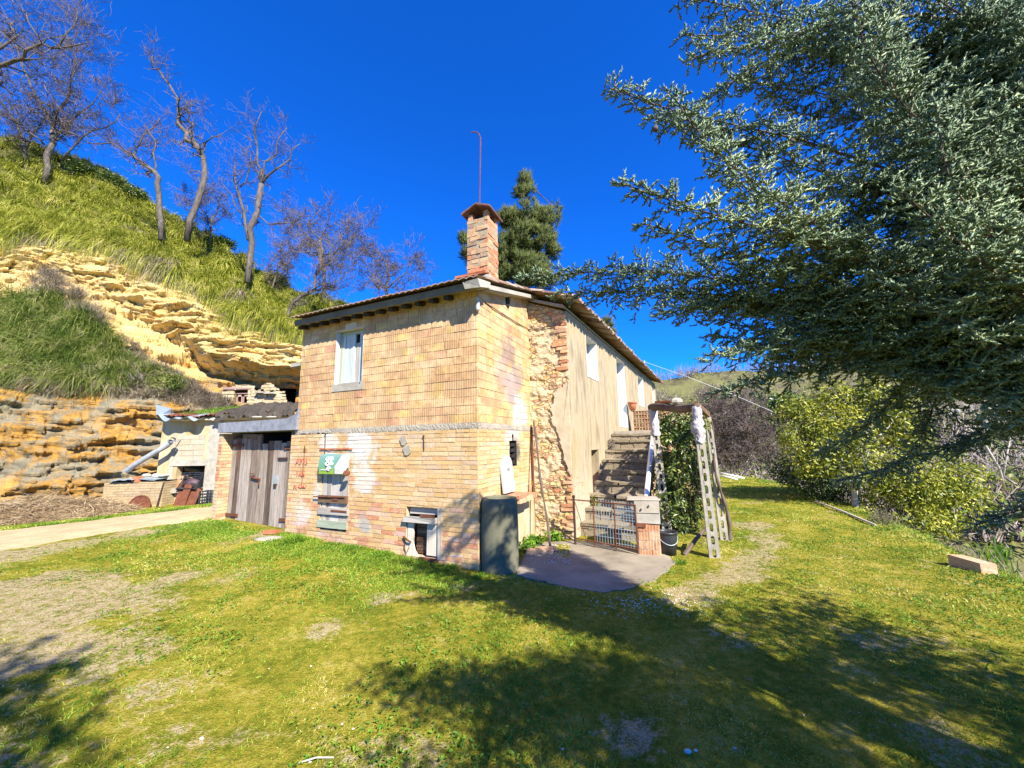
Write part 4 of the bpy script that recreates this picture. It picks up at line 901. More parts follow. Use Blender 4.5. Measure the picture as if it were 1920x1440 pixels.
mb = MB()
for px_ in (480, 507): a, z = sp_(px_,782,.5); mb.ball(S(a,.46,z), .2, 10, 6, (1,.5,.22))
build('roof_stone', mb, MT['pale_concrete'], shed, smooth=True)
# crates and bricks in and before the shed opening
def crate(name, c, w, d, h, yaw, label, tilt=0., mat='black_plastic'):
    root = empty(name, c, label, 'crate'); mb = MB(); ca, sa = math.cos(yaw), math.sin(yaw)
    ex = np.array([ca, sa, 0]); ey = np.array([-sa*math.cos(tilt), ca*math.cos(tilt), math.sin(tilt)]); ez = np.cross(ex, ey); c = np.asarray(c, float)
    P = lambda x, y, z: c + ex*x + ey*y + ez*z
    for z in np.linspace(0, h-.03, 5):
        for s in (-1, 1): mb.hexa(P(-w/2, s*d/2-.008, z), ex*w, ey*.016, ez*.028); mb.hexa(P(s*w/2-.008, -d/2, z), ex*.016, ey*d, ez*.028)
    for s in (-1, 1):
        for q in (-1, 1): mb.hexa(P(s*w/2-.02, q*d/2-.02, 0), ex*.04, ey*.04, ez*h)
        for k in range(4): mb.hexa(P(-w/2+w*(k+.5)/4, s*d/2-.01, 0), ex*.02, ey*.02, ez*h)
    build('side_slats', mb, MT[mat], root)
    mb = MB()
    for k in range(6): mb.hexa(P(-w/2, -d/2+d*k/6, 0), ex*w, ey*d/6*.7, ez*.01)
    build('bottom', mb, MT[mat], root); return root
ysd = math.atan2(SD[1], SD[0]); om = (oa+ob)/2
crate('plastic_crate', S(om+.02,-.28,oz0+.22), .72, .42, .3, ysd, 'dark grey plastic crate at the back of the shed opening, upper one')
crate('plastic_crate', S(om+.12,-.02,oz0+.02), .6, .4, .24, ysd, 'tipped black crate spilling out of the shed opening', .9)
q = S(sp_(396,920,.25)[0]+.1, .3, float(gz(*S(sp_(396,920,.25)[0]+.1,.3,0)[:2])[0]))
crate('plastic_crate', q, .6, .32, .42, ysd, 'black crate standing on the grass between shed and brick pier')
t_ = NT('bag'); MT['bag'] = t_.fin(t_.ramp(t_.noise(t_.pos(), 6, 4), [(.35,(.02,.016,.02)),(.65,(.1,.06,.07))]), .6)
mb = MB(); mb.ball(S(om+.1,.0,oz0+.14), .26, 14, 9, (1.1,.7,.7)); o = build('dark_bundle', mb, MT['bag'], None, loc=S(om+.1,.0,oz0), smooth=True); tag(o, 'dark plaid bundle slumped in the shed opening above the rusty sheets', 'bundle')
mb = MB()
for k in range(3): mb.hexa(S(oa+.02,-.05,oz0+.0+k*.14), SD*.2, -SN*.2, Z*.13, jit=.008)
o = build('brick_stack', mb, MT['red_block'], None, loc=S(oa+.1,-.1,oz0)); tag(o, 'short stack of red hollow bricks at left edge of the shed opening', 'bricks')
mb = MB()
for k in range(4): mb.hexa(S(oa-.1+k*.16,.02,oz0-.16+(.0 if k % 2 else .02)), SD*.15, SN*.16, Z*.15, jit=.015)
build('sill_stone', mb, MT['pale_concrete'], shed)
gzs = lambda a, d: float(gz(*S(a, d, 0)[:2])[0])
for (x0, x1, yt, nm, lb, dd) in ((334,348,917,'rusty_sheet','rusty brown iron sheet leaning under the shed opening, left one',.2),(345,357,909,'rusty_sheet','narrow rust streaked plank leaning between two rusty sheets',.26),(356,374,917,'rusty_sheet','rusty brown iron sheet leaning under the shed opening, right one',.2)):
    a0, z1 = sp_(x0,yt,dd); a1, _ = sp_(x1,yt,dd); g0 = gzs(a0, dd+.1)
    mb = MB(); mb.prism([S(a0,dd+.12,g0), S(a1,dd+.12,g0), S(a1+.03,dd-.05,z1-.03), S(a1-.08,dd-.06,z1+.02), S(a0,dd-.06,z1)], SN*.02)
    o = build(nm, mb, MT['rust'], None, loc=S((a0+a1)/2,dd,g0)); tag(o, lb, 'iron sheet')
# low brick oven with sheet lid, flue pipe, pot, drum end
OD = .45
oa0, oz_t = sp_(196,905,OD); oa1, _ = sp_(308,905,OD); og = gzs(oa0+1, OD)
oven = empty('brick_oven', S((oa0+oa1)/2, OD-.5, og), 'low brick outdoor oven under a crooked sheet lid beside the shed', 'oven')
osh = lambda u, d, z: S(u, OD+d, z)
mb = MB(); lay(mb, osh, oa0, oa1, og-.1, oz_t, .085, .3, vary=.15); backing(mb, osh, oa0, oa1, og-.2, oz_t); lay(mb, lambda v, d, z: S(oa1+d, OD-v, z), 0, .9, og-.1, oz_t, .085, .3); mb.hexa(S(oa0+.02,OD-.02,og-.2), SD*(oa1-oa0-.04), -SN*1.0, Z*(oz_t-og+.2), mi=1)
build('wall', mb, [MT['oven_brick'], MT['oven_brick_mortar']], oven)
mb = MB(); la, lz_ = sp_(206,892,OD+.1); lb_, lz2 = sp_(296,893,OD)
for k in range(5): mb.hexa(S(la+.1+k*.33, OD-.85, oz_t-.02), SD*.3, SN*.8, Z*(.06+.05*(k%2)), jit=.04)
build('rubble_top', mb, MT['soot'], oven)
mb = MB(); v_, f_ = corr(S(la,OD+.14,oz_t+.06), SD*.8+Z*.03, -SN*.8+Z*.1, 30, .01, .3); mb.add(v_, f_); mb.hexa(S(la+.55,OD-.7,oz_t+.12), SD*.9-Z*.06, SN*.7, Z*.03, jit=.03); build('sheet_lid', mb, MT['galvanised'], oven)
mb = MB(); 
for k in range(9): mb.ball(S(la+.6+k*.1+random.random()*.05, OD-.3-random.random()*.3, oz_t+.14+random.random()*.05), .08+random.random()*.05, 7, 5, (1.3,1,.6))
build('loose_stone', mb, MT['pale_concrete'], oven)
fp_ = [S(*(lambda q: (q[0], OD-.25, q[1]))(sp_(232,888,OD-.25))), ]
a, z = sp_(252,872,.42); fp_.append(S(a,.42,z)); a, z = sp_(286,851,.42); fp_.append(S(a,.42,z)); a, z = sp_(312,836,.4); fp_.append(S(a,.4,z)); a, z = sp_(322,827,.38); fp_.append(S(a,.38,z))
mb = MB(); mb.tube(fp_, .085, 12, cap=False); mb.tube([fp_[-1]-SD*.02, fp_[-1]+SD*.1+SN*.08+Z*.03], .1, 12, cap=False); mb.tube([fp_[-2]*.2+fp_[-1]*.8+Z*.02, fp_[-1]+Z*.04-SN*.45], .02, 6)
o = build('flue_pipe', mb, MT['old_pipe'], None, loc=fp_[0], smooth=True); tag(o, 'grey metal flue pipe slanting from the brick oven towards the shed wall', 'flue pipe')
a, z = sp_(249,903,OD+.1); mb = MB(); mb.hexa(S(a-.12,OD+.02,oz_t+.0), SD*.24, -SN*.2, Z*.17, jit=.01); o = build('terracotta_block', mb, MT['terracotta'], None, loc=S(a,OD,oz_t)); tag(o, 'single terracotta block standing on the oven wall edge', 'block')
a, z = sp_(262,943,OD+.2); g0 = gzs(a, OD+.25); mb = MB(); cdr = S(a, OD+.2, g0+.02)
mb.lathe(cdr, [(0,0),(.36,0),(.375,.012),(.375,.04),(.34,.045),(.33,.025),(.09,.025),(.07,.06),(.045,.06),(.04,.03)], 32, axis=SN*.98+Z*.2, ref=SD)
o = build('drum_lid', mb, MT['rust'], None, loc=cdr); tag(o, 'round rusty drum lid leaning against the low oven wall', 'drum lid')
a, z = sp_(306,925,OD-.1); mb = MB(); mb.tube([S(a,OD+.08,gzs(a,OD)), S(a+.07,OD-.0,oz_t-.02)], .025, 6); o = build('iron_bar', mb, MT['dark_iron'], None, loc=S(a,OD,og)); tag(o, 'dark iron bar leaning on the right end of the oven wall', 'iron bar')
# stone front of the cave store
CY = 16.0
cA = at_y(418,780,CY); 
def cv(px, py, d=0.): return at_y(px, py, CY-d)
cave = empty('cave_store', cv(490,776), 'rough stone wall with a small door closing a hollow in the cliff', 'cave store')
cout = [(408,790),(412,745),(428,728),(445,721),(470,721),(484,735),(492,722),(503,717),(520,728),(533,735),(545,765),(552,800)]
mb = MB(); CD0 = cv(0,0)*0 
def cpl(x, d, z): return np.array([x, CY-d, z])
zlo = cv(480,800)[2]; xs0 = cv(408,780)[0]; xs1 = cv(552,780)[0]
oz = [cv(x, y) for x, y in cout]; ztopc = lambda x: float(np.interp(x, [q[0] for q in oz], [q[2] for q in oz]))
dh = (cv(437,760)[0], cv(463,760)[0], zlo, cv(450,731)[2])
h2 = [(cv(489,735)[0], cv(495,735)[0], cv(0,736)[2]*0+cv(491,735)[2], cv(491,730)[2]), (cv(506,737)[0], cv(512,737)[0], cv(509,737)[2], cv(509,732)[2])]
lay(mb, cpl, xs0, xs1, zlo-.3, 9, .13, .26, [dh]+h2, ztop=ztopc, jit=.02, prot=.025, vary=.35, out=.03, mort=.016); mb.mi = [0]*len(mb.mi)
backing(mb, cpl, xs0, xs1, zlo-.3, 4.6, [dh]+h2, ztop=ztopc, mi=1); reveal(mb, cpl, dh, .4, 1)
build('stone_wall', mb, [MT['cave_stone'], MT['cave_stone_mortar']], cave)
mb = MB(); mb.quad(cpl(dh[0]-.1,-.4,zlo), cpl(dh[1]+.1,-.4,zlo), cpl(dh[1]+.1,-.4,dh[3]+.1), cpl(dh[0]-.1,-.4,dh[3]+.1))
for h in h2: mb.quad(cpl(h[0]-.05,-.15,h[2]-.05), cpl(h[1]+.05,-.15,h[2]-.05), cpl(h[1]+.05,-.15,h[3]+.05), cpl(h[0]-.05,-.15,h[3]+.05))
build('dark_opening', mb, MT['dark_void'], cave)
mb = MB(); w = dh[1]-dh[0]; zt_ = dh[3]-.2; zb = zlo+.25
for k in range(2):
    x0 = dh[0]+.03+k*(w/2-.02); x1 = x0+w/2-.04
    for a in (x0, x1-.05): mb.hexa(cpl(a,-.12,zb-.3), [.05,0,0], [0,.03,0], Z*(zt_-zb+.3))
    mb.hexa(cpl(x0,-.12,zb-.3), [x1-x0,0,0], [0,.03,0], Z*.48); mb.hexa(cpl(x0,-.12,zt_-.07), [x1-x0,0,0], [0,.03,0], Z*.07)
dr = build('cave_door', mb, MT['pink_wood'], cave, loc=cpl((dh[0]+dh[1])/2,-.1,zlo))
mb = MB(); mb.hexa(cpl(dh[0],-.1,dh[3]-.16), [w,0,0], [0,.05,0], Z*.05); mb.hexa(cpl(dh[0]-.45,.06,dh[3]+.0), [w+.6,0,0], [0,.2,0], Z*.1, jit=.03); build('door_lintel', mb, MT['pink_wood'], cave)
mb = MB()
for x_, y_ in ((493,738),(511,739)): q = cv(x_, y_); mb.hexa([q[0]-.2, CY-.28, q[2]-.0], [.4,0,0], [0,.25,0], Z*.06, jit=.02)
build('nest_ledge', mb, MT['pale_concrete'], cave)
# ------------------------------------------------------------------ things in the yard
g = gpt(937,1079); pc = g + np.array([0.0,.25,0]); pz0 = float(gz(pc[0], pc[1])[0]) - .03; ptop = at_y(937,936,pc[1]-.2)[2]
mb = MB(); hh = ptop-pz0
mb.lathe([pc[0],pc[1],pz0], [(.255,0),(.258,hh*.5),(.25,hh-.05),(.243,hh-.012),(.232,hh),(.195,hh),(.19,hh-.02),(.19,hh-.5),(0,hh-.5)], 40)
o = build('concrete_pipe', mb, MT['dark_concrete'], None, loc=[pc[0],pc[1],pz0], smooth=True); tag(o, 'dark grey concrete pipe standing upright at the corner of the house', 'concrete pipe')
bv0, bz0 = fu(942,926,-.05); bv1, _ = fu(963,926,-.05); _, bz1 = fu(952,854,-.05); bw = bv1-bv0; bc = (bv0+bv1)/2
out = [W(-.09, bv0, bz0), W(-.09, bv1, bz0)] + [W(-.04, bc + bw/2*math.cos(k*PI/12), bz1 - .2 + .2*math.sin(k*PI/12)) for k in range(13)]
mb = MB(); mb.prism(out, U*.03); bd = build('arched_board', mb, MT['white_plastic'], None, loc=W(-.07,bc,bz0)); tag(bd, 'off white board with rounded top standing on the brick ledge', 'board')
mb = MB(); zc_ = bz0+(bz1-bz0)*.66
mb.tube([W(-.075, bc+.05*math.cos(k*PI/8), zc_-.03*math.sin(k*PI/8)) for k in range(9)] + [W(-.075, bc+.05, zc_)], .004, 5); build('ring_handle', mb, MT['old_pipe'], bd)
g1 = gpt(1032,1030); g0 = at_y(1000,790,W(-.05,1.95,0)[1]); mb = MB(); pp = [g1+(g0-g1)*f + np.array([.012*math.sin(f*9),0,0]) for f in np.linspace(0,1,9)]
mb.tube(pp, [.02+.004*math.sin(k*2) for k in range(9)], 7); o = build('wooden_pole', mb, MT['brown_bark'], None, loc=g1); tag(o, 'crooked thin wooden pole leaning in the corner against the stone end wall', 'pole')
q = gpt(1005,1040); mb = MB(); mb.hexa([q[0]-.15,q[1],q[2]-.02], [.42,-.03,0], [.03,.2,0], Z*.09, jit=.012); o = build('kerb_stone', mb, MT['pier_brick'], None, loc=q); tag(o, 'low tan block lying at the foot of the stone end wall', 'block')
# stairs along the wing
st = empty('stone_staircase', W2(-.6, .4, .1), 'outdoor stone staircase climbing along the rendered wing to the upper door', 'staircase')
SW, N_, RS_, TR = 1.06, 9, .214, .335
for k in range(N_):
    s0 = .32 + k*TR; z1 = .12 + (k+1)*RS_ + (-.06 if k == N_-1 else 0); z0 = .12 + k*RS_ - .05
    mb = MB(); lay(mb, lambda u, d, z: W2(-u, s0-d, z), .0, SW, z0, z1-.055, .16, .26, vary=.35, jit=.012, prot=.012, back=.1); mb.hexa(W2(-SW, s0+.02, z0-.15), U2*SW, V2*(TR+.1), Z*(z1-z0+.1), mi=1)
    mb.hexa(W2(-SW-.02, s0-.035, z1-.055), U2*(SW*.52), V2*(TR+.06), Z*.058, jit=.012); mb.hexa(W2(-SW*.47, s0-.03, z1-.055), U2*(SW*.46), V2*(TR+.06), Z*.056, jit=.012)
    build('step', mb, [MT['step_stone'], MT['step_stone_mortar']], st)
s1 = .32 + N_*TR; LZ = .12 + N_*RS_
mb = MB(); mb.hexa(W2(-SW-.04, s1-.06, LZ-.14), U2*(SW+.03), V2*(2.0), Z*.15, jit=.005); build('landing', mb, MT['concrete'], st)
mb = MB(); mb.hexa(W2(-SW+.02, s1+.02, 0), U2*(SW-.05), V2*1.8, Z*(LZ-.15)); mb.hexa(W2(-SW-.1, .9, -.1), U2*.1, V2*(s1+.9), Z*.6); build('landing_base', mb, MT['rubble'], st)
mb = MB(); PS = s1+1.75; pf = lambda u, d, z: W2(-u, PS-d, z)
ph0 = LZ; 
for r in range(5):
    for k in range(11):
        u = .17+k*.082; mb.hexa(W2(-u-.066, PS, ph0+.02+r*.125), U2*.066, V2*.012, Z*.02); mb.hexa(W2(-u-.012, PS, ph0+.02+r*.125), U2*.016, V2*.14, Z*.12); 
        for j in range(3): mb.hexa(W2(-u-.075, PS+.002, ph0+.025+r*.125+j*.036), U2*.08, V2*.14, Z*.011)
mb.hexa(W2(-1.1, PS+.12, ph0), U2*.95, V2*.05, Z*.64); mb.hexa(W2(-1.12, PS-.015, ph0+.64), U2*1.0, V2*.2, Z*.03, jit=.006)
build('perforated_parapet', mb, MT['pier_brick'], st)
mb = MB(); mb.hexa(W2(-1.85, PS, .0), U2*.75, V2*.14, Z*2.62); build('brick_buttress', mb, MT['pier_brick'], st)
a_ = at_y(1212,932,W2(-1.08,.3,0)[1]); b_ = at_y(1223,818,W2(-1.1,s1-.3,0)[1]); mb = MB(); mb.tube([a_, a_*.6+b_*.4, b_], .045, 10); o = build('white_handrail', mb, MT['white_metal'], None, loc=a_, smooth=True); tag(o, 'thick white pipe handrail rising beside the stone steps', 'handrail')
pc_ = at_y(1186,766,W2(-.3,PS+.07,0)[1]); pc_[2] = ph0+.67; mb = MB(); mb.lathe(pc_, [(0,0),(.08,0),(.12,.16),(.125,.21),(.135,.21),(.135,.25),(.12,.25),(.11,.2),(0,.19)], 20); o = build('clay_pot', mb, MT['terracotta'], None, loc=pc_, smooth=True); tag(o, 'orange clay flower pot standing on the perforated brick parapet', 'pot')
# gate pillar
gp = gpt(1220,1043); PW = .31; ax = np.array([.97,-.24,0]); ay = np.array([.24,.97,0]); gp0 = gp - ax*.16; pz_ = SLZ-.05
pl_ = empty('gate_pillar', gp, 'squat pillar of red ribbed blocks capped with two grey concrete blocks', 'pillar')
mb = MB(); lay(mb, lambda u, d, z: gp0 + ax*u - ay*d + Z*(z-gp0[2]), 0, PW, pz_, pz_+.5, .125, .16, vary=.2); lay(mb, lambda u, d, z: gp0 + ax*(PW+d) + ay*u + Z*(z-gp0[2]), 0, PW, pz_, pz_+.5, .125, .25, vary=.2)
mb.hexa(gp0+Z*(pz_-gp0[2]-.1), ax*PW, ay*PW, Z*.6, mi=1); build('shaft', mb, [MT['red_block'], MT['red_block_mortar']], pl_)
mb = MB(); mb.hexa(gp0-ax*.015-ay*.02+Z*(pz_+.5-gp0[2]), ax*(PW+.035), ay*(PW+.04), Z*.15, jit=.006); build('base_block', mb, MT['pale_concrete'], pl_)
mb = MB(); zt_ = pz_+.652-gp0[2]; b0 = gp0-ax*.03-ay*.035
mb.hexa(b0+Z*zt_, ax*(PW+.05), ay*(PW+.05), Z*.18, jit=.005); mb.hexa(b0+Z*(zt_+.18)-ax*.1, ax*(PW+.16), ay*(PW+.05), Z*.03, jit=.012)
for (u, z) in ((.11,.07),(.22,.12)): mb.tube([b0+ax*u+Z*(zt_+z), b0+ax*u-ay*.03+Z*(zt_+z)], .014, 8)
build('cap_block', mb, MT['concrete'], pl_)
mb = MB(); mb.hexa(gp0-ax*.1-ay*.035+Z*(pz_+.45-gp0[2]), ax*.22, ay*.03, Z*.05, jit=.005); build('latch', mb, MT['rust'], pl_)
# wire gate
ga = gpt(1079,1021); gb = gpt(1197,1044); ga[2] = gb[2] = SLZ; gd = gb-ga; gl = np.linalg.norm(gd); gd /= gl; zb_, zt_ = .1, .72
G = lambda u, z: ga + gd*u + Z*z
gate = empty('wire_gate', ga, 'low rusty iron gate with welded wire mesh before the stairs', 'gate')
mb = MB(); mb.tube([G(0,0), G(0,zt_+.04)], .02, 8); mb.ball(G(0,zt_+.05), .03); build('hinge_post', mb, MT['dark_iron'], gate)
mb = MB(); mb.tube([G(0,zt_), G(gl,zt_+.0)], .011, 6); mb.tube([G(0,zb_), G(gl,zb_-.02)], .011, 6)
for f in (.34,.68,1.0): mb.tube([G(gl*f,zb_-.08), G(gl*f,zt_+.01)], .011, 6)
mb.tube([G(.02,zt_-.03), G(.12,zt_*.55), G(.2,zb_)], .006, 5); build('frame', mb, MT['rust'], gate)
mb = MB(); n = 15
for k in range(n): u = gl*(.38+.61*k/(n-1)); mb.tube([G(u,zb_-.01), G(u,zt_+(.045 if k < 12 else .03))], .0045, 4)
for k in range(9): z = zb_+.02+(zt_-zb_-.04)*k/8; mb.tube([G(gl*(.36 if k % 2 else .68),z), G(gl,z)], .0042, 4)
for k in range(4): z = zt_-.06-.045*k; mb.tube([G(gl*.7,z), G(gl,z)], .0038, 4)
build('wire_mesh', mb, MT['galvanised'], gate)
# pergola
def slot_post(px0, py0, px1, py1, w0, w1, label, Yb=None, th=.1):
    b = gpt(px0, py0) if Yb is None else at_y(px0, py0, Yb); t_ = at_y(px1, py1, b[1]+.05); b = b - Z*.05
    root = empty('concrete_post', b, label, 'post', 'slotted concrete posts of the pergola'); mb = MB(); x = np.array([.94,-.34,0]); y = np.array([.34,.94,0]); L = np.linalg.norm(t_-b); n = int(L/.18)
    P = lambda f, s, d: b + (t_-b)*f + x*s*(w0+(w1-w0)*f)/2 + y*d
    for s in (-1, 1):
        a = [P(0, s, -th/2), P(0, s*.34, -th/2), P(1, s*.34, -th/2*.8), P(1, s, -th/2*.8)]; mb.prism(a, y*th)
    for k in range(n+1):
        f0 = k/(n+.35); f1 = f0 + .055/L
        mb.prism([P(f0,-.35,-th/2), P(f0,.35,-th/2), P(f1,.35,-th/2), P(f1,-.35,-th/2)], y*th*.98)
        for s in (-1, 1):
            for (fa, fb) in ((f1, f1+.022/L), (f0, f0-.022/L)):
                if 0 < fb < 1: mb.prism([P(fa, s*.35, -th/2), P(fa, s*.12, -th/2), P(fb, s*.35, -th/2)], y*th*.97)
    build('shaft', mb, MT['pale_concrete'], root); return b, t_, root
p1b, p1t, _ = slot_post(1252,1000,1224,770,.17,.12,'left slotted concrete post of the pergola next to the gate pillar')
p2b, p2t, _ = slot_post(1340,1045,1306,768,.15,.11,'right front slotted concrete post of the pergola, wrapped in cloth on top')
p3b, p3t, _ = slot_post(1358,1012,1327,782,.125,.1,'rear right slotted concrete post of the pergola behind the wrapped one')
mb = MB(); a = p1t - (p2t-p1t)*.04 + Z*.06; b = p2t + (p2t-p1t)*.02 + Z*.03; mb.tube([a+(b-a)*f + Z*.02*math.sin(f*7) for f in np.linspace(0,1,9)], [.075,.08,.07,.075,.065,.07,.075,.07,.06], 9); o = build('pergola_beam', mb, MT['brown_bark'], None, loc=a); tag(o, 'rough round timber beam resting across the two front pergola posts', 'beam')
mb = MB(); a2 = p2t+Z*.09; b2 = p3t+Z*.04+(p3t-p2t)*.1; mb.bar(a2, b2, .06, .08); o = build('pergola_rail', mb, MT['brown_wood'], None, loc=a2); tag(o, 'short brown board running back from the front right pergola post', 'board')
mb = MB(); q0, q1 = a+(b-a)*.1+Z*.09, a+(b-a)*.55+Z*.1; mb.prism([q0, q1, q1+Z*.035, q0+Z*.035], np.array([.1,.2,0])); o = build('roof_tile_piece', mb, MT['terracotta'], None, loc=q0); tag(o, 'old curved roof tile laid on top of the pergola beam', 'roof tile')
mb = MB(); q0 = a+(b-a)*.62+Z*.14; mb.ball(q0-Z*.03, .085, 7, 5, (1.3,.9,.75)); o = build('beam_stone', mb, MT['pale_concrete'], None, loc=q0); tag(o, 'pale lump of stone sitting on top of the pergola beam', 'stone')
mb = MB()
vs = []; nn_ = 18
for k in range(14):
    c_ = p2b+(p2t-p2b)*(1.02-k*.019)
    for j in range(nn_): a_ = 2*PI*j/nn_; r_ = .068+.014*math.sin(j*2.1+k*1.7)+.012*math.sin(k*2.6+j)+(.05*max(0,math.cos(a_-3.4)) if 5 < k < 10 else 0); vs.append(c_ + np.array([r_*math.cos(a_), r_*math.sin(a_)*.9, 0]) + Z*.02*math.sin(j*1.3))
mb.add(vs, [[k*nn_+j, k*nn_+(j+1)%nn_, (k+1)*nn_+(j+1)%nn_, (k+1)*nn_+j] for k in range(13) for j in range(nn_)])
o = build('cloth_wrap', mb, MT['cloth'], None, loc=p2t, smooth=True); tag(o, 'pale cloth rags tied round the top of the front right pergola post', 'rag')
mb = MB()
vs = []
for k in range(11):
    c_ = p1b+(p1t-p1b)*(1.01-k*.022)
    for j in range(nn_): a_ = 2*PI*j/nn_; r_ = .08+.012*math.sin(j*2.3+k*1.4)+.008*math.sin(k*2.9); vs.append(c_ + np.array([r_*math.cos(a_), r_*math.sin(a_)*.9, 0]))
mb.add(vs, [[k*nn_+j, k*nn_+(j+1)%nn_, (k+1)*nn_+(j+1)%nn_, (k+1)*nn_+j] for k in range(10) for j in range(nn_)])
o = build('cloth_wrap', mb, MT['cloth'], None, loc=p1t, smooth=True); tag(o, 'pale rag tied with dark string round the top of the left pergola post', 'rag')
vp = [p3b + (p3t-p3b)*f + np.array([.045*math.sin(f*9)+.08*(1-f)**3, -.07+.04*math.cos(f*8), 0]) for f in np.linspace(0,.97,26)]
mb = MB(); mb.tube(vp, [.034-.024*k/25+.007*math.sin(k*1.7) for k in range(26)], 7); vine = build('vine', mb, MT['brown_bark'], None, loc=vp[0], smooth=True); tag(vine, 'gnarled old vine climbing the rear right pergola post', 'vine')
a = gpt(1283,1041); b = at_y(1328,985,p2b[1]+.35); mb = MB(); mb.tube([a, a*.5+b*.5+Z*.02, b], [.035,.03,.025], 7); o = build('log_prop', mb, MT['brown_bark'], None, loc=a); tag(o, 'thin brown log leaning between the ground and the right pergola posts', 'log')
q = gpt(1259,1043)+np.array([0,.12,0]); q[2] = float(gz(q[0],q[1])[0]); mb = MB(); mb.lathe(q, [(0,0),(.115,0),(.15,.28),(.15,.31),(.16,.31),(.16,.33),(.145,.335),(.14,.3),(.11,.05),(0,.05)], 28)
bk = build('bucket', mb, MT['black_plastic'], None, loc=q, smooth=True); tag(bk, 'black plastic bucket standing under the left pergola post', 'bucket')
mb = MB(); mb.tube([q+np.array([.15*math.cos(t_), -.155*abs(math.sin(t_))-.0, .29-.13*math.sin(t_)]) for t_ in np.linspace(0,PI,13)], .0045, 5); build('handle', mb, MT['galvanised'], bk)
a = gpt(1262,990); mb = MB()
P = lambda f, z: p1b*(1-f)+p2b*f + np.array([.12,.3,0])*(1-f)+ np.array([.05,.12,0])*f + Z*z
for k in range(12): mb.tube([P(k/11,.1), P(k/11,1.5)], .0022, 3)
for k in range(10): mb.tube([P(0,.1+.155*k), P(1,.1+.155*k)], .0022, 3)
o = build('wire_fence', mb, MT['dark_iron'], None, loc=p1b); tag(o, 'thin wire netting stretched between the pergola posts before the laurel', 'wire netting')
q = p1b + np.array([.2,.35,0]) ; mb = MB(); b0_ = at_y(1247,905,q[1]); mb.lathe(b0_, [(0,0),(.045,0),(.05,.03),(.05,.3),(.03,.38),(.018,.42),(.018,.5),(0,.5)], 16); mb.tube([b0_+Z*.5, b0_+Z*.75+[.01,0,0]], .004, 4); o = build('hanging_bottle', mb, MT['teal_plastic'], None, loc=b0_, smooth=True); tag(o, 'teal plastic bottle hanging in the laurel beside the left pergola post', 'bottle')
# bent sheet over the boarded opening, with its white marks and the container mouth at its right
tl = (3.135,1.672); tr = (2.475,1.668); du = .22
AV = -.11; bl = fv(598,887,AV); br = fv(648,889,AV)
awn = empty('sheet_awning', W(2.8,-.05,1.67), 'bent teal and green plastic sheet shading the boarded opening', 'awning')
t = NT('awning_plastic'); uv = t.uv(); p = t.pos(); y = t.sep(uv)[1]; f = t.noise(p, 9, 4)
c = t.ramp(t.ma('ADD', y, t.ma('MULTIPLY', t.ma('SUBTRACT', f, .5), .12)), [(0,(.25,.4,.04)),(.1,(.27,.43,.07)),(.3,(.14,.33,.17)),(.75,(.14,.29,.23)),(1,(.22,.34,.28))])
MT['awning_plastic'] = t.fin(c, .45, None, 0, .5, .15)
A0 = lambda a, b: (W(tl[0]+(2.62-tl[0])*a, -.03, tl[1])*(1-b) + W(bl[0]+(fv(640,889,AV)[0]-bl[0])*a, AV, bl[1])*b + -V*.03*math.sin(PI*b) + Z*.008*math.sin(a*7)*b)
vs = []; F = []; UVs = []; na, nb = 14, 8
for j in range(nb+1):
    for i in range(na+1): vs.append(A0(i/na, j/nb))
mb = MB(); F = [list(f) for f in grid_faces(nb+1, na+1)]; mb.add(vs, F, [[((q % (na+1))/na, 1-(q//(na+1))/nb) for q in f] for f in F])
e0 = bl; mb.hexa(W(bl[0]+.01,AV-.005,bl[1]-.012), U*(br[0]-bl[0]-.02), V*.02, Z*.02); mb.uv[-6:] = [[(0,0)]*4]*6
mb.prism([W(tl[0],-.03,tl[1]), W(bl[0],AV,bl[1]), W(bl[0]-.0,-.03,bl[1]-.0)], U*.006)
build('sheet', mb, MT['awning_plastic'], awn)
Rr = [W(2.61,-.035,1.67), W(2.475,-.03,1.668), W(br[0]-.02,-.09,1.45), W(br[0]+.05,AV,br[1]), W(2.66,AV-.03,1.345), W(2.67,AV-.03,1.46)]
mb = MB(); mb.prism(Rr[:3]+[Rr[5]], V*.02); mb.add([Rr[5], Rr[2], Rr[3], Rr[4]], [[0,1,2,3]]); mb.add([Rr[0],Rr[5],W(2.62,-.06,1.6)],[[0,1,2]])
build('folded_end', mb, MT['white_plastic'], awn)
mb = MB(); q = W(br[0]-.05,-.13,br[1]+.02); mb.lathe(q, [(0,0),(.05,0),(.05,.05),(.035,.06),(0,.06)], 12, axis=-V*.8-U*.6); build('cap', mb, MT['rust'], awn)
mb = MB()
def on_sheet(a, b): return A0(a, b) - V*.012 + Z*.004
for (ca, cb, r, th0, th1) in ((.42,.28,.085,0,6.3),(.58,.26,.075,.5,6.8),(.44,.52,.1,0,6.3),(.6,.5,.07,2,7.5),(.5,.76,.08,1.5,6.5)):
    mb.tube([on_sheet(ca+r*math.cos(q)*.8, cb+r*math.sin(q)) for q in np.linspace(th0, th1, 14)], .0135, 5)
build('white_emblem', mb, MT['white_metal'], awn)
mb = MB(); mb.hexa(on_sheet(.12,.86)-Z*.004, U*-.2, V*.003, Z*.012); build('pale_lettering_band', mb, MT['white_metal'], awn)
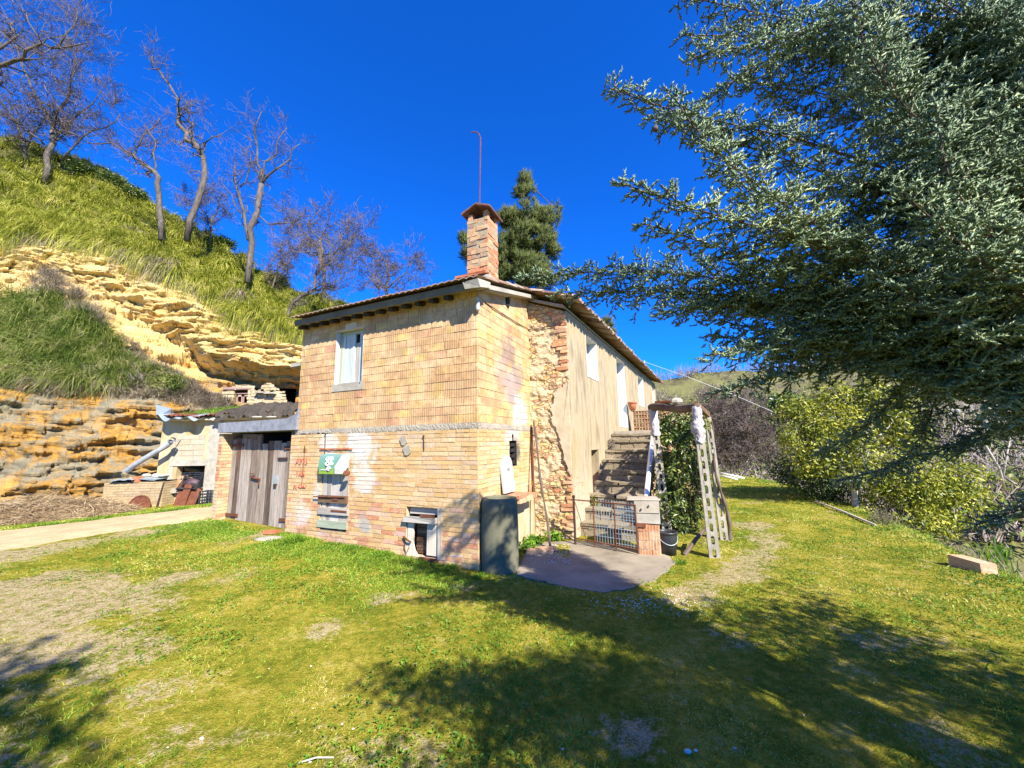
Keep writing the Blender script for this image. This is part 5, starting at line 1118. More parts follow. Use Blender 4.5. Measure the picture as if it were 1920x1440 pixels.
# small things on the ground
q = gpt(509,1001); mb = MB(); mb.hexa(q-[.12,.05,.0], [.24,-.05,.01], [.03,.12,0], Z*.065, jit=.008); o = build('loose_brick', mb, MT['terracotta'], None, loc=q); tag(o, 'loose orange brick lying before the barn doors', 'brick')
q = gpt(505,1010); mb = MB(); mb.ball(q, .2, 9, 5, (1.3,.8,.16)); o = build('flat_stone', mb, MT['pale_concrete'], None, loc=q, smooth=True); tag(o, 'flat pale stone sunk in the grass beside the loose brick', 'stone')
for (x, y, r, lb) in ((378,1386,.01,'small white stone in the foreground grass, left of centre'),(1290,1412,.016,'larger white pebble in the dark foreground shade'),(1305,1409,.009,'small white pebble touching the larger one in the foreground shade'),(1215,1126,.014,'white pebble in the gravel just below the concrete slab'),(1378,1404,.007,'tiny white pebble alone in the foreground shade')):
    q = gpt(x, y); mb = MB(); mb.ball(q+Z*r*.5, r, 8, 6, (1.3,.9,.7)); o = build('white_pebble', mb, MT['pebble'], None, loc=q, smooth=True); tag(o, lb, 'pebble')
mb = MB(); GR = []
for k in range(700):
    if k < 420: x, y = random.uniform(985,1070), random.uniform(1022,1068)
    else: x, y = random.gauss(1215,60), random.gauss(1132,14)
    if k >= 680: x, y = random.uniform(200,1700), random.uniform(1120,1430)
    q = at_z(x, y, .1); q[2] = .1; r = random.uniform(.003,.008); GR.append((q, r, k, y))
zz_ = gz([g_[0][0] for g_ in GR], [g_[0][1] for g_ in GR])
for (q, r, k, y), z in zip(GR, zz_):
    q[2] = max(z, SLZ if k < 420 and y < 1060 else -9)
    mb.ball(q+Z*r*.3, r, 5, 4, (1.2,1,.7))
o = build('gravel', mb, MT['pebble']); tag(o, 'scattered gravel chips round the concrete slab', 'gravel', kind='stuff')
a = gpt(1530,943); b = gpt(1642,988); mb = MB(); mb.tube([a+Z*.04, a*.5+b*.5+Z*.05, b+Z*.03], .022, 6); o = build('cane', mb, MT['pale_wood'], None, loc=a); tag(o, 'long pale cane lying along the lawn edge by the leafy tree', 'cane')
for (x0,y0,x1,y1,lb) in ((1352,887,1396,897,'longer white plastic pole lying at the far end of the lawn'),(1352,892,1383,899,'shorter white plastic pole below the longer one at the lawn end')):
    a = at_y(x0,y0,13.6); b = at_y(x1,y1,13.2); mb = MB(); mb.tube([a, b], .035, 7); o = build('white_pole', mb, MT['white_metal'], None, loc=a, smooth=True); tag(o, lb, 'pole', 'white poles at the lawn end')
a = gpt(560,1438); b = gpt(625,1426); mb = MB(); mb.tube([a+Z*.02, a*.5+b*.5+Z*.03, b+Z*.015], .004, 5); o = build('dry_stick', mb, MT['pale_wood'], None, loc=a); tag(o, 'thin pale stick lying in the grass at the bottom edge', 'stick')
q = at_y(1852,1098,5.0); mb = MB(); mb.hexa(q+[-.06,0,-.1], np.array([.16,-.05,0]), np.array([-.05,.3,.02]), Z*.36, jit=.012); o = build('concrete_stump', mb, MT['pier_brick'], None, loc=q); tag(o, 'weathered tan block sticking out of the bank at the right edge', 'block')
cab_pts = [pm+Z*.3, at_y(1290,707,16), at_y(1370,738,16), at_y(1480,785,16), at_y(1600,850,16)]
cb = cab(cab_pts, 'overhead_cable', None, .01, 'cable'); tag(cb, 'thin pale overhead cable running from the roof mast to the right', 'cable')
# ------------------------------------------------------------------ vegetation helpers
def nrm(a): return a/(np.linalg.norm(a, axis=-1, keepdims=True)+1e-9)
def blades(P, D, L, Wd, droop, seg=3, rs=RS):
    """arching grass blades from P along D; all triangles"""
    n = len(P); D = nrm(D); side = nrm(np.cross(D, nrm(rs.randn(n,3)))); vs = []; k = np.arange(n)
    for i in range(seg):
        f = i/seg; c = P + D*(L*f)[:,None] - np.array([0,0,1])*(droop*L*f*f)[:,None]; w = (Wd*(1-f*.75))[:,None]*.5
        vs += [c - side*w, c + side*w]
    vs.append(P + D*L[:,None] - np.array([0,0,1])*(droop*L)[:,None]); m = len(vs)
    V_ = np.stack(vs, 1).reshape(-1,3); b = (k*m)[:,None]; T = []
    for i in range(seg-1): a = 2*i; T += [[a,a+1,a+2],[a+1,a+3,a+2]]
    a = 2*(seg-1); T.append([a,a+1,a+2]); T = np.array(T)
    return V_, (b[:,None,:] + T[None]).reshape(-1,3)
def join(parts):
    vs, fs, o = [], [], 0
    for v, f in parts: vs.append(v); fs.append(f+o); o += len(v)
    return np.concatenate(vs), np.concatenate(fs)
def leaves(P, N, L, Wd, rs=RS):
    """kite shaped leaves folded along the middle: P centre, N facing"""
    n = len(P); N = nrm(N); a = nrm(np.cross(N, nrm(rs.randn(n,3)))); s = np.cross(N, a); L = np.asarray(L)[:,None]*np.ones((n,1)); Wd = np.asarray(Wd)[:,None]*np.ones((n,1))
    v = np.stack([P - a*L*.5, P + s*Wd*.5 + N*Wd*.18, P + a*L*.5 - N*L*.12, P - s*Wd*.5 + N*Wd*.18], 1).reshape(-1,3)
    b = (np.arange(n)*4)[:,None,None]; return v, (b + np.array([[0,1,2],[0,2,3]])[None]).reshape(-1,3)
def spikes(P, D, L, r, rs=RS):
    n = len(P); D = nrm(D); a = nrm(np.cross(D, nrm(rs.randn(n,3)+.01))); c = np.cross(D, a); r = np.asarray(r)*np.ones(n)
    vs = [P + (a*math.cos(t)+c*math.sin(t))*r[:,None] for t in (0, 2.094, 4.189)] + [P + D*(np.asarray(L)*np.ones(n))[:,None]]
    v = np.stack(vs, 1).reshape(-1,3); b = (np.arange(n)*4)[:,None,None]
    return v, (b + np.array([[0,1,3],[1,2,3],[2,0,3]])[None]).reshape(-1,3)
# ------------------------------------------------------------------ lawn grass
def inside_wall(x, y):
    u, v = hu(x, y), hv(x, y); a = (u > -.02) & (u < 6.3) & (v > .0) & (v < 3.2)
    dx, dy = x-K0[0], y-K0[1]; s = dx*V2[0]+dy*V2[1]; w = dx*U2[0]+dy*U2[1]
    return a | ((s > -.1) & (s < 12) & (w > -1.15) & (w < 5)) 
from mathutils import geometry as _g
SLX = np.array([[q[0], q[1]] for q in sp])
def in_poly(x, y, P):
    r = np.zeros(len(x), bool); j = len(P)-1
    for i in range(len(P)):
        c = ((P[i,1] > y) != (P[j,1] > y)) & (x < (P[j,0]-P[i,0])*(y-P[i,1])/(P[j,1]-P[i,1]+1e-12)+P[i,0]); r ^= c; j = i
    return r
rs = np.random.RandomState(3); N = 420000
th = rs.uniform(-R(74), R(74), N); d = 1.3 + 16*rs.rand(N)**1.15; x = d*np.sin(th); y = d*np.cos(th)*1.0 + .2
e = np.interp(y, EY, EX); dm = dirt(x, y); rdm = np.zeros(N, bool)
RP = np.array([[q[0], q[1]] for q in RN] + [[q[0], q[1]] for q in RF[::-1]])
keep = (~inside_wall(x, y)) & (~in_poly(x, y, SLX)) & (x < e+2.5) & (y < 16) & (rs.rand(N) > dm*.93)
inr = in_poly(x, y, RP); keep &= (~inr) | (rs.rand(N) < .02)
tall = sstep(-.05, .4, n2(x, y, 1.4, 3, 61)); pt_ = n2(x, y, 3.3, 3, 62); keep &= rs.rand(N) < .35 + .65*sstep(-.3, .25, pt_)
x, y, d, tall = x[keep], y[keep], d[keep], tall[keep]
u_, v_ = hu(x, y), hv(x, y); wallg = sstep(.55, .08, -v_)*(u_ > -.3)*(u_ < 6.4); edge = sstep(-.8, .2, x - np.interp(y, EY, EX))
L = (.018 + .045*tall*rs.rand(len(x)) + .016*rs.rand(len(x)))*(1 + 1.6*wallg*rs.rand(len(x)) + 2.2*edge*rs.rand(len(x)))*(1+d*.02)
P = np.stack([x, y, gz(x, y)-.004], 1); D = np.stack([rs.randn(len(x))*.6, rs.randn(len(x))*.6, np.ones(len(x))], 1)
v1 = blades(P, D, L, .0042*np.maximum(1, d*.4), np.full(len(x), .4), 2, rs)
n_ = 26000; uu_ = rs.uniform(-.2, 6.3, n_); vv_ = -np.abs(rs.randn(n_))*.75 - .03; qx = C0[0]+uu_*U[0]+vv_*V[0]; qy = C0[1]+uu_*U[1]+vv_*V[1]; k_ = (n2(qx, qy, 1.6, 3, 65) > -.12) & (~in_poly(qx, qy, SLX)); qx, qy = qx[k_], qy[k_]
vw = blades(np.stack([qx, qy, gz(qx, qy)-.004], 1), np.stack([rs.randn(len(qx))*.6, rs.randn(len(qx))*.6, np.ones(len(qx))], 1), .04+.07*rs.rand(len(qx)), np.full(len(qx), .009), np.full(len(qx), .5), 2, rs)
o = build_np('wall_grass', *vw, MT['tuft_blade']); tag(o, 'longer fresh green grass along the foot of the house front', 'grass', kind='stuff')
# broad-leaved weeds in little rosettes
N2 = 9000; th = rs.uniform(-R(70), R(70), N2); d = 1.6 + 11*rs.rand(N2); x = d*np.sin(th); y = d*np.cos(th); k = (n2(x, y, 1.1, 3, 71) > -.02) & (~inside_wall(x, y)) & (~in_poly(x, y, SLX)) & (x < np.interp(y, EY, EX)+1) & (~in_poly(x, y, RP)) & (dirt(x, y) < .6)
x, y = x[k], y[k]; m = 9; cx_ = np.repeat(x, m) + rs.randn(len(x)*m)*.035; cy_ = np.repeat(y, m) + rs.randn(len(x)*m)*.035
PW_ = np.stack([cx_, cy_, gz(cx_, cy_) + .012 + .03*rs.rand(len(cx_))], 1); NW = np.stack([rs.randn(len(cx_))*.5, rs.randn(len(cx_))*.5, np.ones(len(cx_))], 1)
LW = .012 + .026*rs.rand(len(cx_))**1.5; v2_ = leaves(PW_, NW, LW, LW*.45, rs)
o = build_np('lawn_grass', *v1, MT['lawn_blade']); tag(o, 'short bright green grass blades over the lawn', 'grass', kind='stuff')
o = build_np('lawn_weeds', *v2_, MT['weed_leaf']); tag(o, 'low broad leaved weeds scattered through the lawn', 'weeds', kind='stuff')
# tufts along the walls, each one a plant
def tuft(q, n, L, spread, mat, label, cat='grass tuft', name='grass_tuft', group=None, w=.008, droop=.5):
    q = np.asarray(q, float); P = q + np.stack([RS.randn(n)*spread*.42, RS.randn(n)*spread*.42, np.zeros(n)], 1); D = np.stack([RS.randn(n)*.55, RS.randn(n)*.55, np.ones(n)], 1)
    o = build_np(name, *blades(P, D, L*(.5+.6*RS.rand(n)), np.full(n, w), droop*(.5+RS.rand(n)), 3), MT['tuft_blade' if mat == 'lawn_blade' else mat], loc=q); return tag(o, label, cat, group)
def plant(q, n, size, r, mat, label, cat='weed', name='weed_plant', w=.5, group=None):
    q = np.asarray(q, float); P = q + nrm(RS.randn(n,3))*(RS.rand(n,1)**.5)*np.array(r) + Z*r[2]*.8; L = size*(.6+.8*RS.rand(n))
    o = build_np(name, *leaves(P, RS.randn(n,3)*.6+[0,-.3,.8], L, L*w), MT[mat], loc=q); return tag(o, label, cat, group)
for (px, py, n, L, sp_x, lb) in ((553,1018,420,.3,.11,'tall grass tuft at the wall between barn doors and boarded opening'),(655,1030,260,.14,.16,'low grass tuft under the boarded opening'),(715,1040,240,.13,.16,'low grass tuft at the wall left of the hutch door'),(850,1062,200,.12,.12,'small grass tuft right of the hutch door at the wall foot'),(590,1000,90,.12,.08,'thin grass tuft on bare earth by the barn doors'),(1275,1056,180,.12,.1,'grass tuft beside the black bucket'),(905,1062,160,.16,.06,'dark grass tuft squeezed between pipe and house corner')):
    tuft(gpt(px,py), n, L, sp_x, 'lawn_blade', lb)
for (px, py, n, lb) in ((1000,1022,220,'bright weed clump at the foot of the wooden pole'),(1040,1014,200,'yellow green weeds under the stone end wall'),(985,1035,160,'dark weeds behind the concrete pipe')):
    plant(gpt(px,py), n, .06, (.2,.12,.1), 'weed_leaf', lb)
plant(at_y(1140,975,W2(-.5,1.4,0)[1])-Z*.12, 120, .14, (.14,.14,.14), 'weed_leaf', 'spiky blue green plant growing on the lower stone steps', w=.2)
plant(at_y(1118,950,W2(-.15,1.0,0)[1])-Z*.2, 200, .06, (.1,.1,.24), 'yellow_leaf', 'yellow flowered weed climbing at the wall side of the steps')
plant(at_y(1148,850,W2(-.1,2.6,0)[1]), 220, .035, (.08,.08,.22), 'twig_scrub', 'dry reddish weed growing from the wall high on the stairs')
tuft(at_y(1145,903,W2(-.5,1.9,0)[1])-Z*.05, 160, .2, .14, 'weed_leaf', 'green grass tuft sprouting on a middle stone step')
tuft(at_y(1195,872,W2(-.8,2.3,0)[1])-Z*.05, 120, .18, .1, 'bank_grass', 'grass tuft in the shaded right end of the upper steps')

# ------------------------------------------------------------------ hill grass
rowY = np.cumsum([1,60,8,44,16,20,34,56,22,24]).tolist()
PXS = np.concatenate([np.linspace(-520,-60,60), np.linspace(-55,620,380), np.linspace(630,1100,60)])
def clumps(rows, pxr, n, nb, L, wd, droop, rs, out=.35, den=None, seg=3):
    ci = np.where((PXS > pxr[0]) & (PXS < pxr[1]))[0]; wts = np.gradient(PXS)[ci]; 
    r = rs.randint(rows[0], rows[1], n); c = rs.choice(ci, n, p=wts/wts.sum()); q = HPT[r, c] 
    if den is not None: k = den(q, rs); q = q[k]; n = len(q)
    radv = nrm(-q*[1,1,0]); B = np.repeat(q, nb, 0) + rs.randn(n*nb,3)*[.09,.09,.02]; lean = nrm(rs.randn(n,3))*.3
    D = np.repeat(radv*out + lean, nb, 0) + rs.randn(n*nb,3)*.42 + [0,0,1.]; sz = np.repeat(.6+.6*rs.rand(n), nb)
    return blades(B, D, L*sz*(.55+.55*rs.rand(n*nb)), np.full(n*nb, wd), droop*(.4+.9*rs.rand(n*nb)), seg, rs)
rs = np.random.RandomState(8)
up = join([clumps((rowY[7]+2,rowY[9]+2), (-520,760), 1000, 90, 1.3, .042, 1.15, rs, .45), clumps((rowY[7]+4,rowY[9]+2), (-520,760), 900, 36, .8, .036, .8, rs, seg=2), clumps((rowY[7]+1,rowY[7]+12), (-300,640), 330, 120, 2.0, .032, 1.35, rs, .8, seg=4)])
o = build_np('hill_grass', *up, MT['tussock']); tag(o, 'yellow green tussock grass covering the slope above the cliff', 'grass', kind='stuff')
bk_ = join([clumps((rowY[2]-3,rowY[3]-7), (-520,225), 850, 84, 1.4, .028, .9, rs, .5), clumps((rowY[2],rowY[3]-10), (200,330), 160, 45, .8, .028, .7, rs, .45)])
o = build_np('bank_grass', *bk_, MT['bank_grass']); tag(o, 'tall green grass bank growing on the cliff ledge', 'grass', kind='stuff')
dr_ = join([clumps((rowY[1]-2,rowY[2]+9), (-520,420), 700, 46, .5, .016, .5, rs, .5), clumps((rowY[2]+5,rowY[3]+2), (235,430), 320, 44, .55, .016, .6, rs, .5), clumps((rowY[3]-8,rowY[3]+4), (60,190), 80, 40, .9, .016, .4, rs, .4), clumps((rowY[7]-2,rowY[7]+3), (-300,620), 110, 60, 1.3, .02, 1.5, rs, .8), clumps((rowY[2]-4,rowY[2]+8), (-520,240), 160, 60, .9, .018, 1.0, rs, .6)])
o = build_np('dry_scrub', *dr_, MT['dry_grass']); tag(o, 'grey dry scrub fringing the lower edge of the grass bank', 'scrub', kind='stuff')
# big single tussocks
def tussock(px, py, L, n, mat, label, droop=1.35, group=None, arr=HPT, wd=.042, out=.95):
    L *= 1.3; n = int(n*1.5)
    q = hill_pt(px, py, arr); radv = nrm(-q*[1,1,0]); B = q + RS.randn(n,3)*[.14,.14,.06]; D = radv*out + RS.randn(n,3)*.55 + [0,0,.75]
    o = build_np('grass_tussock', *blades(B, D, L*(.6+.5*RS.rand(n)), np.full(n, wd), droop*(.5+.8*RS.rand(n)), 4), MT[mat], loc=q); return tag(o, label, 'tussock', group)
for i, (px, py, L, n, m, lb) in enumerate(((40,395,1.5,420,'tussock','big arching tussock hanging over the cliff edge at the far left'),(150,405,1.4,380,'tussock','arching tussock second from the left on the cliff edge'),(235,415,1.4,420,'tussock','bushy tussock left of the pale trunked tree on the cliff edge'),(335,450,1.5,420,'tussock','tussock under the tall twisted bare tree'),(365,500,1.5,380,'tussock','hanging tussock on the cliff face below the twisted tree'),(420,500,1.5,420,'tussock','broad green tussock beside the forked bare tree'),(318,500,1.2,260,'dry_grass','greyish dry tussock hanging at the cliff notch'),(448,560,1.3,420,'dry_grass','grey dead tussock hanging lowest on the sandstone face'),(400,545,1.2,260,'tussock','small green tussock above the grey dead one'),(520,520,1.4,360,'tussock','dark tussock under the forked bare tree roots'),(560,570,1.3,300,'bank_grass','green tussock next to the house eave'),(600,560,1.3,300,'tussock','yellowish tussock just above the left eave'),(640,575,1.2,280,'bank_grass','rightmost green tussock behind the house roof'),(255,440,1.0,260,'dry_grass','dry brown tussock at the orange cliff hollow'))):
    tussock(px, py, L, n, m, lb)
# grass on the shed roof
q = []; rs = np.random.RandomState(4); n = 2600; a = rs.uniform(r0a+.3, r0a+3.2, n); b = rs.uniform(.12,1.0,n)
P = np.array([S(ai, .35-3.0*bi, r0z+.04+.62*bi) for ai, bi in zip(a, b)]); D = rs.randn(n,3)*.5+[0,0,1]
o = build_np('roof_grass', *blades(P, D, .1+.16*rs.rand(n), np.full(n,.016), np.full(n,.5), 2, rs), MT['weed_leaf']); tag(o, 'green grass growing on the shed roof', 'grass', kind='stuff')
q = hill_pt(318,735,HPT); plant(q+nrm(-q*[1,1,0])*.3-Z*.1, 900, .09, (.7,.5,.5), 'bank_grass', 'dark green shrub on the ledge above the shed corner', 'shrub', 'ledge_shrub', w=.35)
for (px, py, s, lb) in ((180,705,.6,'grey dry shrub on the ledge under the grass bank, left one'),(260,715,.6,'grey dry shrub on the ledge above the orange rock, right one'),(70,690,.5,'grey dry brush at the lower left of the grass bank')):
    q = hill_pt(px, py, HPT); n = 700; o = build_np('dry_shrub', *spikes(q+RS.randn(n,3)*[.35*s,.3*s,.12*s], nrm(RS.randn(n,3)+[0,-.2,1.0]), .3*s+.5*s*RS.rand(n), .011), MT['twig_scrub'], loc=q); tag(o, lb, 'shrub')
for (px, py, r_, lb) in ((160,330,1.0,'dark green bush on the slope crest right of the broad bare tree'),(215,350,.9,'dark green bush midway down the slope beside the pale trunked tree'),(120,345,.8,'small dark bush under the broad bare tree crown'),(250,372,.8,'dark bush just left of the pale trunked tree foot'),(420,455,.7,'dark bush between the twisted and the forked bare trees')):
    q = hill_pt(px, py, HPT); n = 1500; P = q + nrm(RS.randn(n,3))*(RS.rand(n,1)**.4)*[r_,r_,r_*.6]*(1+.4*fbm(RS.randn(n,3),1,1,3)[:,None]) + Z*r_*.35
    o = build_np('hill_bush', *leaves(P, RS.randn(n,3)*.6+[0,-.3,.7], .22*(.5+.8*RS.rand(n)), .07*np.ones(n)), MT['laurel'], loc=q); tag(o, lb, 'bush')
# straw heap
rs = np.random.RandomState(14); hc = at_y(70,962,11.0); hc[2] = float(gz(hc[0],hc[1])[0]); n = 8000; rr = np.sqrt(rs.rand(n)); an = rs.rand(n)*2*PI
hx = np.array([.8,.6,0]); hy = np.array([-.6,.8,0]); lx, ly = rr*np.cos(an), rr*np.sin(an); hz = .6*(1-rr**2)*(1+.35*fbm(np.stack([lx*3,ly*3,lx],1),1,2,5))*rs.rand(n)**.35
P = hc + hx*(lx*2.1)[:,None] + hy*(ly*1.0)[:,None]; P[:,2] = gz(P[:,0],P[:,1]) + np.clip(hz,0,2); D = rs.randn(n,3)*[1,1,.35]+[0,0,.12]
mb = MB(); st_v, st_f = blades(P, D, .2+.3*rs.rand(n), np.full(n,.012), .3+.3*rs.rand(n), 3, rs)
o = build_np('straw_heap', st_v, st_f, MT['straw'], loc=hc); tag(o, 'heap of cut dry straw at the cliff foot beside the track', 'straw heap')
gr_ = 26; aa = np.linspace(0,2*PI,gr_+1); vs = []
for r_ in np.linspace(0,1,9):
    for a in aa: q = hc + hx*2.0*r_*math.cos(a) + hy*.95*r_*math.sin(a); q[2] = float(gz(q[0],q[1])[0]) + .48*(1-r_**2) - .06; vs.append(q)
o2 = build_np('heap_core', np.array(vs), grid_faces(9, gr_+1), MT['soil'], parent=o, smooth=True)
# verge of grass beyond the track
n = 16000; f = rs.rand(n); w = rs.rand(n); base = np.array([along(RF[:5]+RF[5:6], fi) for fi in f]); out_ = np.array([-.78,.62,0]); P = base + out_*(w*.9-.1)[:,None]; k = n2(P[:,0],P[:,1],1.2,3,91) > -.25; P = P[k]; P[:,2] = gz(P[:,0],P[:,1])
o = build_np('verge_grass', *blades(P, rs.randn(len(P),3)*.5+[0,0,1], .08+.1*rs.rand(len(P)), np.full(len(P),.014), np.full(len(P),.5), 2, rs), MT['lawn_blade']); tag(o, 'strip of green grass along the far side of the track', 'grass', kind='stuff')

# ------------------------------------------------------------------ bare trees
def bare_tree(name, label, limbs, Y0, seed, twigs=2, dens=1.0, tl=1.0, mat='grey_bark', tmat='purple_twig', group=None, cat='tree', fine=1.0):
    rg = np.random.RandomState(seed); mt, mc = MB(), MB(); base = None
    def wig(pts, a):
        out = []
        for i in range(len(pts)-1):
            for f in (0,.5): out.append(pts[i]*(1-f)+pts[i+1]*f + (rg.randn(3)*a if (i or f) else 0))
        return out + [pts[-1]]
    def grow(p, d, L, r, lev):
        n = 5 if lev < 3 else 4; pts = [p]; dd = d
        for i in range(n-1): dd = nrm(dd + rg.randn(3)*.34 + [0,0,.1]); pts.append(pts[-1] + dd*L/(n-1))
        tgt = mt if lev < 2 else mc
        tgt.tube(pts, [max(r*(1-.8*i/(n-1)), .0045*fine) for i in range(n)], 5 if lev < 2 else 3, cap=False)
        if lev >= twigs+1: return
        nk = max(2, int((5.0 if lev < 2 else 3.6)*dens))
        for k in range(nk):
            f = .25+.75*rg.rand(); i = min(int(f*(n-1)), n-2); q = pts[i] + (pts[i+1]-pts[i])*(f*(n-1)-i)
            nd = nrm(dd + rg.randn(3)*.75 + [0,0,.15]); grow(q, nd, L*(.45+.4*rg.rand()), r*.5, lev+1)
    for lb in limbs:
        pts = [at_y(p_[0], p_[1], Y0 + (p_[2] if len(p_) > 2 else 0)) for p_ in lb[0]]; r0, r1 = lb[1]*.78, lb[2]*1.1
        if base is None: base = pts[0] - Z*.3; pts[0] = base
        pts = wig(pts, .1); m = len(pts); rad = [r0+(r1-r0)*i/(m-1) for i in range(m)]; mt.tube(pts, rad, 7, cap=True)
        for i in range(max(1, int(m*lb[3] if len(lb) > 3 else m*.3)), m):
            for _ in range(max(1, int(round(2*dens)))):
                t_ = nrm(pts[i]-pts[i-1]); nd = nrm(t_*.7 + rg.randn(3)*.75); grow(pts[i], nd, tl*(.5+.8*rg.rand()), rad[i]*.5, 1)
    root = empty(name, base, label, cat, group); build('trunk', mt, MT[mat], root, smooth=True); build('crown', mc, MT[tmat], root); return root
bare_tree('bare_tree', 'bare tree with pale straight trunk forking into thin boughs on the cliff edge', [([(303,440),(302,390),(296,350),(290,322)],.17,.11,.9),([(290,322),(262,300),(240,282),(215,272),(165,268)],.1,.02,.2),([(290,322),(255,290),(262,265),(280,240),(300,222)],.08,.02,.3),([(290,322),(288,290),(292,265),(270,235)],.07,.02,.4)], 18.6, 21, 2, .9, 1.0)
bare_tree('bare_tree', 'tall twisted bare tree leaning left with one long leader against the sky', [([(352,442),(370,385),(385,335),(375,295),(355,265),(335,235),(335,205)],.2,.09,.5),([(335,205),(318,165),(300,135),(285,108),(268,85)],.08,.015,.3),([(375,290),(378,270),(400,262),(418,250)],.07,.015,.3),([(335,240),(350,225),(352,200),(370,192)],.06,.015,.3),([(383,330),(355,320),(365,340)],.04,.015,.3)], 18.8, 22, 2, .9, .9)
bare_tree('bare_tree', 'forked grey bare tree with two upright stems on the cliff edge', [([(465,520),(468,450),(478,400),(490,345)],.2,.12,.6),([(490,345),(482,300),(475,260),(490,210)],.1,.015,.3),([(490,345),(520,320),(545,300),(562,270)],.09,.015,.3),([(488,350),(500,310),(525,270),(538,240)],.08,.015,.3),([(466,450),(452,400),(450,350),(440,310)],.12,.03,.4),([(450,350),(465,330),(470,290)],.06,.015,.3),([(452,400),(430,370),(415,340)],.05,.015,.3),([(480,400),(510,420),(545,415),(585,405)],.06,.015,.3)], 19.2, 23, 2, 1.0, .95)
bare_tree('bare_tree', 'broad bare tree with a dense purple twig crown at the upper left', [([(85,335),(95,290),(100,240)],.2,.14,.6),([(100,240),(70,180),(40,120),(20,60)],.11,.02,.2),([(100,240),(120,180),(140,130),(150,80)],.11,.02,.2),([(98,260),(150,220),(190,170)],.09,.02,.2),([(95,290),(50,240),(10,210)],.09,.02,.2),([(115,300),(150,250),(200,240),(225,215)],.08,.02,.2)], 22, 24, 3, 1.15, 1.5, fine=1.6)
bare_tree('bare_tree', 'bare bushy tree growing just left of the broad one', [([(45,330),(50,280),(30,230)],.15,.08,.4),([(50,280),(75,240),(80,200)],.07,.02,.2),([(30,230),(0,190),(-30,150)],.06,.02,.2)], 22.5, 25, 3, 1.0, 1.4, fine=1.6)
bare_tree('bare_tree', 'bare tree whose thick dark limbs enter at the top left corner', [([(-120,330),(-110,200),(-60,130)],.3,.2,.8),([(-60,130),(0,120),(40,110),(75,85),(110,88),(165,80)],.17,.025,.2),([(-60,130),(-20,100),(25,70),(28,40)],.14,.03,.2),([(75,85),(60,50),(40,15)],.06,.02,.2),([(110,88),(140,50),(145,20)],.06,.02,.2)], 19, 26, 2, 1.2, 1.6, fine=1.4)
bare_tree('bare_tree', 'bare tree with crooked limb bending down over the left eave', [([(530,600),(545,570),(585,545),(605,500),(600,450)],.12,.05,.3),([(585,545),(620,540),(640,520)],.06,.02,.2),([(605,500),(640,480),(660,450)],.05,.015,.2),([(600,450),(580,420),(600,395)],.05,.015,.2)], 18.5, 27, 3, 1.1, 1.0, fine=1.3)
bare_tree('bare_tree', 'bare tree with wide brown twig crown above the middle of the eave', [([(600,570),(610,500),(600,450)],.14,.08,.3),([(610,500),(640,460),(665,440)],.07,.02,.2),([(605,480),(570,440),(555,410)],.07,.02,.2)], 21.5, 28, 3, 1.2, 1.3, fine=1.6)
bare_tree('bare_tree', 'reddish bare tree showing behind the eave left of the chimney', [([(725,590),(728,540),(725,500)],.12,.07,.3),([(728,540),(760,510),(775,490)],.06,.02,.2),([(728,545),(695,510),(680,490)],.06,.02,.2)], 24, 29, 3, 1.2, 1.25, fine=1.7)
bare_tree('bare_tree', 'small bare bush on the slope between forked tree and eave', [([(505,560),(515,520),(530,490)],.07,.03,.2),([(515,530),(540,510),(550,480)],.05,.02,.2)], 20.5, 30, 3, 1.2, .9, fine=1.4)
bare_tree('bare_tree', 'grey bare bush on the slope behind the tall twisted tree', [([(395,450),(400,410),(410,380)],.07,.03,.2),([(398,420),(375,390),(372,365)],.05,.02,.2)], 21.5, 31, 3, 1.2, 1.0, fine=1.5)
bare_tree('bare_tree', 'grey bare shrub at the lawn end right of the pergola', [([(1372,905),(1378,860),(1372,810)],.08,.04,.2),([(1378,860),(1400,820),(1405,780)],.05,.02,.1),([(1374,870),(1350,830),(1352,780)],.05,.02,.1),([(1380,880),(1410,850),(1430,830)],.04,.02,.1)], 17.5, 32, 3, 1.5, 1.0, 'pale_bark', 'purple_twig', fine=1.6)
bare_tree('bare_tree', 'white barked bare branches over the right bank', [([(1880,900),(1840,820),(1800,770),(1765,730),(1745,700)],.045,.012,.2),([(1840,820),(1850,760),(1830,700)],.05,.015,.2),([(1800,770),(1770,770),(1735,735)],.04,.012,.2),([(1880,900),(1900,800),(1890,720)],.035,.012,.2)], 12, 33, 2, .9, .8, 'pale_bark', 'pale_bark', fine=1.2)

# ------------------------------------------------------------------ leafy trees and shrubs
def blob_leaves(blobs, n, size, asp, rs, nz=.35, ns=1.6, up=.5):
    """leaves spread in lumpy ellipsoid shells; blobs: (centre, radii)"""
    vol = np.array([np.prod(b[1])**.67 for b in blobs]); k = rs.choice(len(blobs), n, p=vol/vol.sum()); c = np.array([b[0] for b in blobs])[k]; r = np.array([b[1] for b in blobs])[k]
    dv = nrm(rs.randn(n,3)); rad_ = (rs.rand(n)**.4)*(1 + nz*fbm(c + dv*r, ns, 3, 41)); P = c + dv*r*rad_[:,None]
    keep = fbm(P, ns*1.7, 3, 43) > -.22; P, dv = P[keep], dv[keep]; m = len(P); L = size*(.6+.7*rs.rand(m))
    return leaves(P, dv*.6 + rs.randn(m,3)*.6 + [0,-.2,up], L, L*asp, rs)
def blob_px(lst, Y): 
    out = []
    for (px, py, rx, rz, dy) in lst: q = at_y(px, py, Y+dy); s = (Y+dy)/FPX; out.append((q, np.array([rx*s, (rx+rz)/2*s*.9, rz*s])))
    return out
rs = np.random.RandomState(77)
